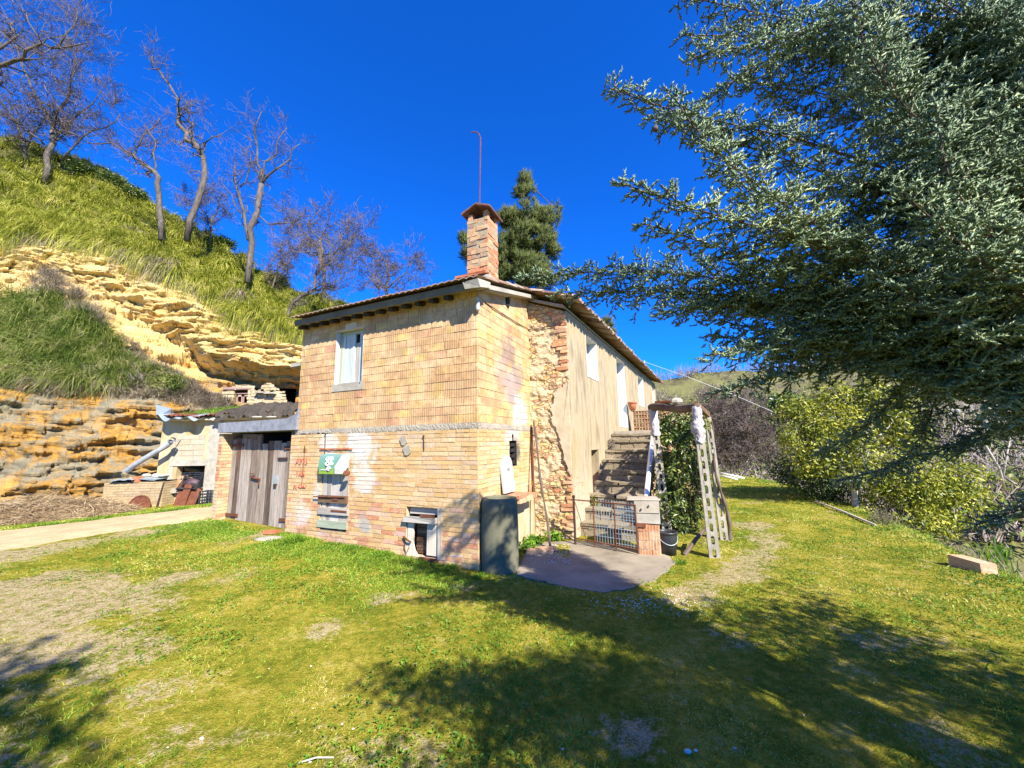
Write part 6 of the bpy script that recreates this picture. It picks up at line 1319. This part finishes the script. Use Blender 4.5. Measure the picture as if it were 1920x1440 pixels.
def leafy(name, label, cat, blobs, Y, n, size, asp, mat, trunk=None, r=.07, nz=.35, ns=1.6):
    B = blob_px(blobs, Y); base = gpt(*trunk[0]) if trunk else B[0][0]*[1,1,0]
    if trunk: base = at_y(trunk[0][0], trunk[0][1], Y)
    root = empty(name, base, label, cat)
    if trunk:
        tp = [at_y(x, y, Y) for x, y in trunk]; tp[0] = tp[0]-Z*.3; mb = MB(); m = len(tp); mb.tube(tp, [r*(1-.5*i/(m-1)) for i in range(m)], 8)
        for (q, rr) in B[:7]: mb.tube([tp[-1], (tp[-1]+q)/2+RS.randn(3)*.1, q], [r*.45,r*.3,r*.15], 5)
        build('trunk', mb, MT['pale_bark'], root, smooth=True)
    v, f = blob_leaves(B, n, size, asp, rs, nz, ns); build_np('crown', v, f, MT[mat], root); return root
leafy('leafy_tree', 'evergreen tree with slim pale trunk and yellow green crown on the bank', 'tree', [(1560,800,70,55,0),(1640,790,70,60,.2),(1500,780,45,40,.3),(1600,870,60,45,-.2),(1690,770,40,50,.3),(1640,740,50,40,0),(1560,740,45,35,.2),(1520,850,55,50,.1),(1480,820,25,30,0),(1700,830,35,40,0)], 9.4, 15000, .1, .42, 'yellow_leaf', [(1602,968),(1603,930),(1600,895),(1590,850)], .075)
leafy('leafy_shrub', 'large yellow green shrub spreading behind the slim trunked tree', 'shrub', [(1720,900,70,60,0),(1780,940,60,55,.2),(1670,920,50,60,.2),(1800,900,45,50,0),(1730,980,60,40,-.2),(1640,960,30,35,.2)], 9.0, 12000, .09, .42, 'yellow_leaf')
leafy('leafy_shrub', 'dark green shrub in shade at the far end of the lawn', 'shrub', [(1510,890,50,40,0),(1560,920,40,35,-.3),(1470,880,30,30,.6),(1540,870,50,40,.3)], 10.6, 6500, .09, .45, 'laurel')
leafy('leafy_shrub', 'low brown heather like bush on the lawn edge below the tree', 'shrub', [(1680,1000,35,25,0),(1715,1010,30,22,-.1),(1650,985,20,22,.2)], 7.6, 3500, .045, .3, 'scrub')
leafy('leafy_shrub', 'green hedge clump on the slope beyond the lawn end', 'shrub', [(1470,760,50,25,0),(1440,790,35,22,0)], 26, 2500, .3, .5, 'laurel')
leafy('laurel_shrub', 'glossy laurel shrub filling the pergola behind the slotted posts', 'shrub', [(1268,800,38,42,.1),(1295,850,36,55,0),(1262,870,30,55,-.1),(1290,930,36,48,0),(1265,950,32,40,-.1),(1300,800,24,40,.2),(1245,800,20,35,.3),(1280,985,30,28,0),(1250,850,22,40,.25),(1245,910,18,40,.2),(1310,890,18,50,.1)], 7.5, 13000, .095, .36, 'laurel', [(1283,1003),(1280,960),(1278,900)], .035, .25, 2.5)
leafy('small_plant', 'thin yellow leaves sprouting on the rear pergola post', 'plant', [(1322,800,10,22,0),(1318,860,8,40,.0)], 6.75, 500, .06, .4, 'yellow_leaf')
# pine behind the house
rs = np.random.RandomState(31)
def needle_tree(name, label, blobs, Y, n, L, r, mat, trunk, tr=.2):
    B = blob_px(blobs, Y); root = empty(name, at_y(trunk[0][0], trunk[0][1], Y), label, 'tree'); tp = [at_y(x, y, Y) for x, y in trunk]; mb = MB(); mb.tube(tp, [tr*(1-.8*i/(len(tp)-1)) for i in range(len(tp))], 8)
    for q, rr in B: k = min(range(len(tp)), key=lambda i: abs(tp[i][2]-q[2])); mb.tube([tp[k], q], [.06,.02], 5)
    build('trunk', mb, MT['brown_bark'], root)
    vol = np.array([np.prod(b[1])**.67 for b in B]); k = rs.choice(len(B), n, p=vol/vol.sum()); c = np.array([b[0] for b in B])[k]; rr = np.array([b[1] for b in B])[k]; dv = nrm(rs.randn(n,3)); P = c + dv*rr*((rs.rand(n)**.45)*(1+.5*fbm(c+dv*rr,.9,3,5)))[:,None]
    kp = fbm(P, 1.3, 3, 47) > -.2; P, dv = P[kp], dv[kp]; m = 7; Q = np.repeat(P, m, 0); D = np.repeat(dv*.6+[0,0,.5], m, 0) + rs.randn(len(Q),3)*.6
    build_np('crown', *spikes(Q, D, L*(.6+.6*rs.rand(len(Q))), r, rs), MT[mat], root); return root
needle_tree('pine_tree', 'dense green pine rising behind the chimney', [(985,340,14,24,0),(985,370,24,26,0),(990,405,38,30,0),(955,410,24,24,0),(1025,410,24,26,0),(1040,390,12,20,0),(980,450,45,34,0),(1015,450,34,30,0),(950,470,34,34,0),(985,500,45,34,0),(1035,470,14,16,0),(880,470,22,28,.5),(868,450,10,16,.5),(940,505,40,30,0),(1000,520,50,30,0),(900,500,25,30,.4)], 24, 9500, .4, .022, 'pine', [(985,760),(985,600),(985,450),(986,340)])
needle_tree('pine_tree', 'small pine top peeking over the wing roof ridge', [(1136,608,14,10,0),(1128,620,14,14,0),(1142,625,12,12,0)], 26, 420, .45, .022, 'pine', [(1135,740),(1135,660),(1135,612)])
# scrub on the far hill
rs = np.random.RandomState(91); n = 2600; fr = FPT[2:100].reshape(-1,3); q = fr[rs.randint(0, len(fr), n)] + rs.randn(n,3)*[.5,.5,0]; k = fbm(q, .12, 3, 8) > -.25; q = q[k]; n = len(q); m = 26; s = np.repeat(.35+.6*rs.rand(n), m)
P = np.repeat(q, m, 0) + rs.randn(n*m,3)*np.stack([s*.6, s*.6, s*.35], 1) + np.stack([s*0, s*0, s*.4], 1)
o = build_np('scrub_cover', *spikes(P, rs.randn(n*m,3)*.7+[0,0,.9], s*(.5+.8*rs.rand(n*m)), .05, rs), MT['twig_scrub']); tag(o, 'grey brown brush covering the hillside beyond the lawn', 'brush', kind='stuff')
k = rs.rand(n) < .35; P = np.repeat(q[k], 40, 0) + rs.randn(k.sum()*40,3)*[.8,.8,.4] + [0,0,.4]; o = build_np('green_scrub', *leaves(P, rs.randn(len(P),3)*.6+[0,-.3,.8], .35*(.6+.6*rs.rand(len(P))), .17*np.ones(len(P)), rs), MT['bank_grass']); tag(o, 'olive green bushes dotted over the far hillside', 'brush', kind='stuff')
n = 260; top = FPT[-3]; P = top[rs.randint(0, len(top), n)] + rs.randn(n,3)*[1,1,.1]; o = build_np('skyline_brush', *spikes(np.repeat(P,14,0)+rs.randn(n*14,3)*[.8,.8,.2], rs.randn(n*14,3)*.25+[0,0,1], .9+1.3*rs.rand(n*14), .035, rs), MT['twig_scrub']); tag(o, 'leafless brush standing along the far skyline', 'brush', kind='stuff')
# bank on the right: reeds and dry stems
def reed(px, py, Y, n, L, mat, label, w=.03, droop=.35, spread=.12):
    q = at_y(px, py, Y); P = q + RS.randn(n,3)*[spread,spread,.02]; D = RS.randn(n,3)*[.35,.35,.1]+[0,0,1]; o = build_np('reed_clump', *blades(P, D, L*(.5+.6*RS.rand(n)), np.full(n,w), droop*(.3+RS.rand(n)), 4), MT[mat], loc=q-Z*.1); return tag(o, label, 'reeds')
reed(1885,1095,5.9,60,.5,'weed_leaf','green sword leaved reed clump at the right edge of the bank')
reed(1870,1050,6.6,50,.45,'weed_leaf','green reed clump just behind the tan block on the bank')
reed(1905,1105,5.2,160,.45,'dry_grass','dry stems leaning in front of the reeds at the right edge',.008,.5,.2)
reed(1775,1040,6.4,240,.4,'dry_grass','dry grey grass on the bank left of the tan block',.008,.5,.25)
reed(1660,985,8.0,160,.55,'dry_grass','pale dry weed stalks beside the slim tree trunk',.008,.3,.1)
reed(1690,1080,5.9,240,.22,'weed_leaf','fresh green weeds along the upper lawn edge',.012,.5,.35)
reed(1580,1000,7.8,240,.2,'weed_leaf','green weeds on the lawn edge below the cane',.012,.5,.3)
reed(1800,1120,5.0,260,.22,'weed_leaf','green weeds on the lawn edge before the tan block',.012,.5,.3)

# ------------------------------------------------------------------ the big blue-green cypress on the right
def bez(pts, n):
    pts = np.array(pts, float); L = np.concatenate([[0], np.cumsum(np.linalg.norm(np.diff(pts, axis=0), axis=1))]); t_ = np.linspace(0, L[-1], n); m = len(pts)
    q = np.stack([np.interp(t_, L, pts[:,i]) for i in range(3)], 1)
    for _ in range(3): q[1:-1] = .25*q[:-2]+.5*q[1:-1]+.25*q[2:]
    return q, L[-1]
def bough(path, t0, lat, rs, tw=.03, tr=.0046, sp_l=.03, sp_s=.018, ntw=13, droop=.25, stems=None):
    q, L = bez(path, 60); n = int(L*(1-t0)/sp_l); t_ = t0 + (1-t0)*(np.arange(n)+rs.rand(n)*.6)/n; t_ = np.clip(t_, 0, .999)
    i = (t_*59).astype(int); i = np.clip(i, 0, 58); f = (t_*59-i)[:,None]; P = q[i]*(1-f)+q[i+1]*f; T = nrm(q[i+1]-q[i]); S_ = nrm(np.cross(T, [0,0,1.])); Up = np.cross(S_, T)
    ph = np.arange(n)*2.4 + rs.rand(n)*.8; ca = np.where(np.arange(n) % 2, 1, -1)*(.55+.45*rs.rand(n)); sa = .55*np.sin(ph)
    D = nrm(T*(.45+.35*rs.rand(n))[:,None] + S_*ca[:,None] + Up*sa[:,None]); tail = np.clip((1-t_)/(1-t0), 0, 1); l = lat*(.25+.75*np.minimum(1, tail*1.6)**.7)*(.55+.6*rs.rand(n))*np.minimum(1, .35+(t_-t0)*4)
    D = np.concatenate([D, T[-1:]]); P = np.concatenate([P, q[-1:]-T[-1:]*.02]); l = np.concatenate([l, [lat*.35]]); n += 1
    if stems is not None: stems.append((P, D, l))
    ns = np.maximum(3, (l/sp_s).astype(int)); k = np.repeat(np.arange(n), ns); g_ = np.concatenate([(np.arange(a)+.6)/a for a in ns]); N_ = len(k)
    c = P[k] + D[k]*(l[k]*g_)[:,None] - Z*(droop*l[k]*g_**2)[:,None]; dd = nrm(D[k] - Z*(2*droop*g_)[:,None]*.6); sd = nrm(np.cross(dd, [0,0,1.])+rs.randn(N_,3)*.35)
    sgn = np.where(np.arange(N_) % 2, 1, -1)[:,None]; d2 = nrm(dd*.75 + sd*sgn*.9 + rs.randn(N_,3)*.35 + Z*.16); l2 = (.04+.11*(1-g_*.75)*np.minimum(1, l[k]/.4))*(.6+.7*rs.rand(N_))
    kk = np.repeat(np.arange(N_), ntw); g2 = np.tile((np.arange(ntw)+.5)/ntw, N_); M = len(kk)
    P3 = c[kk] + d2[kk]*(l2[kk]*g2)[:,None]; D3 = nrm(d2[kk]*.9 + nrm(rs.randn(M,3))*.85); return P3, D3, tw*(.55+.7*rs.rand(M))*(1.15-.35*g2), np.full(M, tr)
rs = np.random.RandomState(55); TR0 = np.array([4.3,-.9,0.]); stems = []; tw = []
def vis(pts, lat=.42, **kw):
    pts = [(a, b, min(c, (1.75, 2.0, 2.4)[min(i, 2)])) if i < len(pts)-1 or len(pts) < 3 else (a, b, c) for i, (a, b, c) in enumerate(pts)]
    q = [at_y(*p_) for p_ in pts]; a = q[0]; st_ = TR0 + Z*max(.8, a[2]-.3); mid = (st_*.35+a*.65); path = [st_, mid] + q
    Ls = np.linalg.norm(np.diff(np.array(path), axis=0), axis=1); t0 = max(.1, (Ls[0]+Ls[1]*.3)/Ls.sum()); tw.append(bough(path, t0, lat*(.6 if pts[-1][0] < 1480 else .7), rs, tw=.018, tr=.004, sp_l=.023, sp_s=.0145, ntw=17, stems=stems, **kw)); BP.append(path)
BP = []
VIS = [([(2000,430,1.7),(1675,192,1.55),(1608,68,1.5),(1590,-30,1.5)],.36),([(2050,650,1.9),(1553,442,1.7),(1314,273,1.6),(1262,180,1.55)],.34),([(1800,560,1.9),(1480,440,1.75),(1314,397,1.65),(1170,345,1.55)],.33),([(1900,400,2.2),(1500,260,2.0),(1260,210,1.8),(1146,166,1.7)],.32),
([(2000,160,2.2),(1600,60,2.0),(1400,20,1.9),(1275,-10,1.85)],.36),([(1950,60,2.0),(1650,20,1.9),(1480,70,1.85),(1295,108,1.8)],.34),([(1900,640,2.5),(1500,540,2.5),(1200,505,2.6),(985,518,2.75)],.5),([(1900,700,2.3),(1600,600,2.2),(1400,570,2.2),(1245,585,2.2)],.45),
([(1950,740,2.2),(1700,660,2.1),(1500,640,2.05),(1335,665,2.0)],.42),([(1950,740,2.3),(1720,690,2.2),(1520,690,2.1),(1345,735,2.1)],.34),([(2000,560,1.5),(1850,440,1.4),(1760,320,1.4),(1760,200,1.4)],.34),([(2100,700,1.6),(1900,540,1.45),(1780,440,1.4),(1690,360,1.4)],.34),([(2100,800,1.8),(1900,660,1.6),(1740,580,1.6),(1640,520,1.6)],.38),
([(1950,600,2.9),(1800,650,2.8),(1700,720,2.8),(1640,790,2.8),(1540,850,2.8)],.26),([(2000,760,2.4),(1900,790,2.4),(1820,830,2.4),(1745,850,2.4)],.3),([(2100,930,2.2),(1960,940,2.2),(1880,965,2.2),(1830,985,2.2)],.24),([(2000,640,2.4),(1880,650,2.4),(1780,650,2.4)],.36),([(2000,570,2.2),(1750,560,2.2),(1560,600,2.2),(1400,640,2.2)],.42),([(1980,450,2.1),(1750,420,2.1),(1560,430,2.1),(1420,450,2.1)],.42),([(1980,520,2.3),(1700,540,2.3),(1480,580,2.3),(1290,560,2.3)],.42),([(1990,380,2.0),(1800,350,2.0),(1640,350,2.0)],.5),([(1990,300,1.9),(1850,220,1.9),(1740,160,1.9)],.6),([(1990,180,1.85),(1870,120,1.85),(1780,50,1.85)],.6),([(1990,90,1.8),(1900,30,1.8),(1830,-40,1.8)],.6),([(1990,420,2.1),(1850,400,2.1),(1700,380,2.1)],.5),([(2000,240,2.0),(1900,180,2.0),(1840,120,2.0)],.6),([(2000,160,1.9),(1920,100,1.9),(1870,20,1.9)],.6),
([(2000,350,1.9),(1750,330,1.9),(1560,350,1.85),(1440,370,1.8)],.38),([(2000,480,2.1),(1700,470,2.1),(1500,500,2.1),(1380,520,2.1)],.42),([(2000,300,2.4),(1700,200,2.3),(1500,170,2.2),(1380,150,2.1)],.4),([(2000,100,1.8),(1850,60,1.75),(1760,0,1.7)],.4),([(2000,200,1.9),(1880,120,1.85),(1820,60,1.8)],.42),([(2100,300,1.55),(1960,240,1.5),(1880,180,1.5)],.36),([(2000,600,2.0),(1820,580,2.0),(1650,600,2.0),(1480,620,2.0)],.45),([(2100,620,1.45),(1980,520,1.4),(1880,470,1.4)],.34),([(2000,250,2.0),(1800,260,2.0),(1640,250,2.0)],.42),([(2000,700,1.8),(1860,680,1.8),(1760,700,1.8)],.4),([(1950,120,2.3),(1700,110,2.25),(1560,100,2.2)],.42),([(2000,520,2.6),(1800,540,2.6),(1600,560,2.6),(1420,590,2.6)],.45),([(2020,100,1.6),(1930,60,1.6)],.5),([(2020,330,1.7),(1930,300,1.7),(1840,280,1.7)],.42)]
for pts_, lat in VIS:
    vis(pts_, lat)
    if min(b for a, b, c in pts_) > 600: continue
    o_ = np.array([25+30*rs.rand(), 35+30*rs.rand()]); vis([(a+o_[0]+rs.randn()*25, b+o_[1]+rs.randn()*18, c+.14+.1*rs.rand()) for a, b, c in pts_], lat*.9, droop=.6)
# boughs overhead and behind, out of the picture but shading the lawn
for (x, y, z) in ((1.2,-.3,3.1),(.9,.4,3.2),(1.5,.7,3.4),(1.1,.9,3.15),(1.9,.2,3.5),(2.2,.9,3.7),(1.7,-.8,3.6),(2.4,-.4,4.0),(2.6,.5,4.1),(1.4,.1,2.9),(2.0,-1.2,4.2),(1.0,.0,3.4),(1.6,.4,3.0),(2.9,1.1,3.9),(3.2,.6,4.3),(2.5,.0,3.4),(3.0,.2,3.0),(1.9,.6,3.0),(2.3,-.8,3.3),(3.4,1.2,3.6),(1.3,-.6,3.6),(.8,.1,3.0),(1.7,.9,3.5),(2.0,1.3,3.8),(3.6,.4,4.6),(2.8,-.9,4.5),(1.2,-.7,2.8),(1.5,-.5,2.8),(1.0,-.4,2.8),(1.4,-1.0,2.9),(1.9,-.9,2.9),(1.7,-.2,2.8),(.8,-.8,2.8),(1.1,-1.2,3.0),(2.3,-.5,2.9),(4.6,1.9,2.4),(4.9,1.4,2.9),(5.1,.9,3.2),(4.2,1.6,2.6),(4.6,1.0,3.2),(5.3,.4,3.4),(4.0,1.2,3.2),(3.7,1.6,2.7),(4.9,2.2,2.6),(4.4,2.3,2.4),(4.3,.6,3.4),(4.8,.2,3.7),(3.8,.8,3.3),(4.5,1.4,2.7),(3.9,2.0,2.4),(5.3,1.3,2.5)):
    if x < 3.55: y = min(y, 3.3-1.02*z-.25*rs.rand()); z = max(z, 2.75)
    path = [TR0+Z*(z-.5), (TR0+[x,y,0])/2*[1,1,0]+Z*(z-.1), np.array([x,y,z])]; tw.append(bough(path, .25, .55, rs, .06, .008, .09, .05, 7, stems=stems))
for k in range(80):
    z = .9+5.2*k/80; a = k*2.4; r_ = 2.2*(1-(z/6.6))**.8+.25; tip = TR0 + np.array([r_*math.cos(a), r_*math.sin(a), z+.1]); path = [TR0+Z*z, (TR0+Z*z+tip)/2+Z*.08, tip]
    if (tip[1] > 0 and tip[0] < 1.3*tip[1] + 1.2) or tip[1]+1.02*tip[2] > 3.5: continue
    tw.append(bough(path, .15, .5, rs, .07, .009, .1, .055, 7, stems=stems))
P_, D_, L_, r_ = [np.concatenate([t_[i] for t_ in tw]) for i in range(4)]
cyp = empty('cypress_tree', TR0, 'large blue green cypress reaching in from the right with long feathery boughs', 'tree')
build_np('crown', *spikes(P_, D_, L_, r_, rs), MT['cypress'], cyp)
mb = MB(); mb.tube([TR0-Z*.2, TR0+Z*2+[.05,0,0], TR0+Z*4.2, TR0+Z*6.2], [.22,.16,.1,.02], 12)
for p_ in BP: q, L = bez(p_, 40); mb.tube(list(q), [max(.003, .03*(1-k/39)**1.2) for k in range(40)], 6, cap=False)
build('trunk', mb, MT['brown_bark'], cyp, smooth=True)
SP = np.concatenate([s_[0] for s_ in stems]); SDr = np.concatenate([s_[1] for s_ in stems]); SLg = np.concatenate([s_[2] for s_ in stems])
build_np('twigs', *spikes(SP, SDr - Z*.12, SLg*.95, .004, rs), MT['brown_bark'], cyp)
cone = None
for k in range(34):
    p_ = BP[(6,1,2,3,7)[k % 5]]; q, L = bez(p_, 60); c = q[rs.randint(30, 56)] + rs.randn(3)*.05 - Z*.05
    if cone is None:
        mb = MB(); mb.ball(c, .016, 8, 6); cone = build('cone', mb, MT['cone_scale'], cyp, loc=c, smooth=True)
    else: o = cone.copy(); col.objects.link(o); o.parent = cyp; o.location = [float(t_) for t_ in (c-TR0)]
# second conifer behind the viewer on the left: only its shadow reaches the lawn
T2 = np.array([-.8,-2.75,0.]); tw2 = []
for k in range(90):
    z = 2.4+3.2*k/90; a = k*2.4; r2 = 2.3*(1-(z/5.9))**.55+.12; tip = T2 + np.array([r2*math.cos(a), r2*math.sin(a), z+.1]); tw2.append(bough([T2+Z*z, (T2+Z*z+tip)/2+Z*.08, tip], .12, .5, rs, .1, .014, .12, .07, 6))
c2 = empty('conifer_tree', T2, 'conifer standing behind the viewpoint whose shadow falls on the left foreground lawn', 'tree')
P_, D_, L_, r_ = [np.concatenate([t_[i] for t_ in tw2]) for i in range(4)]; build_np('crown', *spikes(P_, D_, L_, r_, rs), MT['cypress'], c2)
mb = MB(); mb.tube([T2-Z*.2, T2+Z*3, T2+Z*5.6], [.18,.1,.02], 10); build('trunk', mb, MT['brown_bark'], c2)
# ------------------------------------------------------------------ sky, sun, camera
SAZ, SEL = R(31.0), R(39.5)
sv = Vector((math.sin(SAZ)*math.cos(SEL), -math.cos(SAZ)*math.cos(SEL), math.sin(SEL)))
w = bpy.data.worlds.new('World'); bpy.context.scene.world = w; w.use_nodes = True; nt = w.node_tree; bg = nt.nodes['Background']
sky = nt.nodes.new('ShaderNodeTexSky'); sky.sky_type = 'NISHITA'; sky.sun_disc = False; sky.sun_elevation = SEL; sky.sun_rotation = math.atan2(sv.x, sv.y)
sky.air_density = 1.0; sky.dust_density = .1; sky.ozone_density = 3.0; sky.altitude = 300
mx = nt.nodes.new('ShaderNodeMix'); mx.data_type = 'RGBA'; mx.blend_type = 'MULTIPLY'; mx.inputs[0].default_value = 1; mx.inputs[7].default_value = (.06,.68,1.9,1)
nt.links.new(sky.outputs[0], mx.inputs[6]); nt.links.new(mx.outputs[2], bg.inputs[0]); bg.inputs[1].default_value = .069
sl = bpy.data.lights.new('sun', 'SUN'); sl.energy = 5.0; sl.angle = R(.53); sl.color = (1.0,.93,.82)
so = bpy.data.objects.new('sun', sl); col.objects.link(so); so.rotation_euler = sv.to_track_quat('Z','Y').to_euler(); so.location = (6,-10,12)
cd_ = bpy.data.cameras.new('camera'); cam = bpy.data.objects.new('camera', cd_); col.objects.link(cam)
cd_.sensor_fit = 'HORIZONTAL'; cd_.sensor_width = 36; cd_.lens = FPX/1920*36; cd_.clip_end = 1000; cd_.clip_start = .05
m4 = Matrix([[float(CM[i,j]) for j in range(3)]+[float(CO[i])] for i in range(3)]+[[0,0,0,1]]); cam.matrix_world = m4
sc = bpy.context.scene; sc.camera = cam
sc.view_settings.view_transform = 'Standard'; sc.view_settings.look = 'None'; sc.view_settings.exposure = 1.3; sc.view_settings.gamma = 1; sc.view_settings.use_curve_mapping = False
sc.cycles.max_bounces = 6; sc.cycles.diffuse_bounces = 3; sc.cycles.transparent_max_bounces = 4
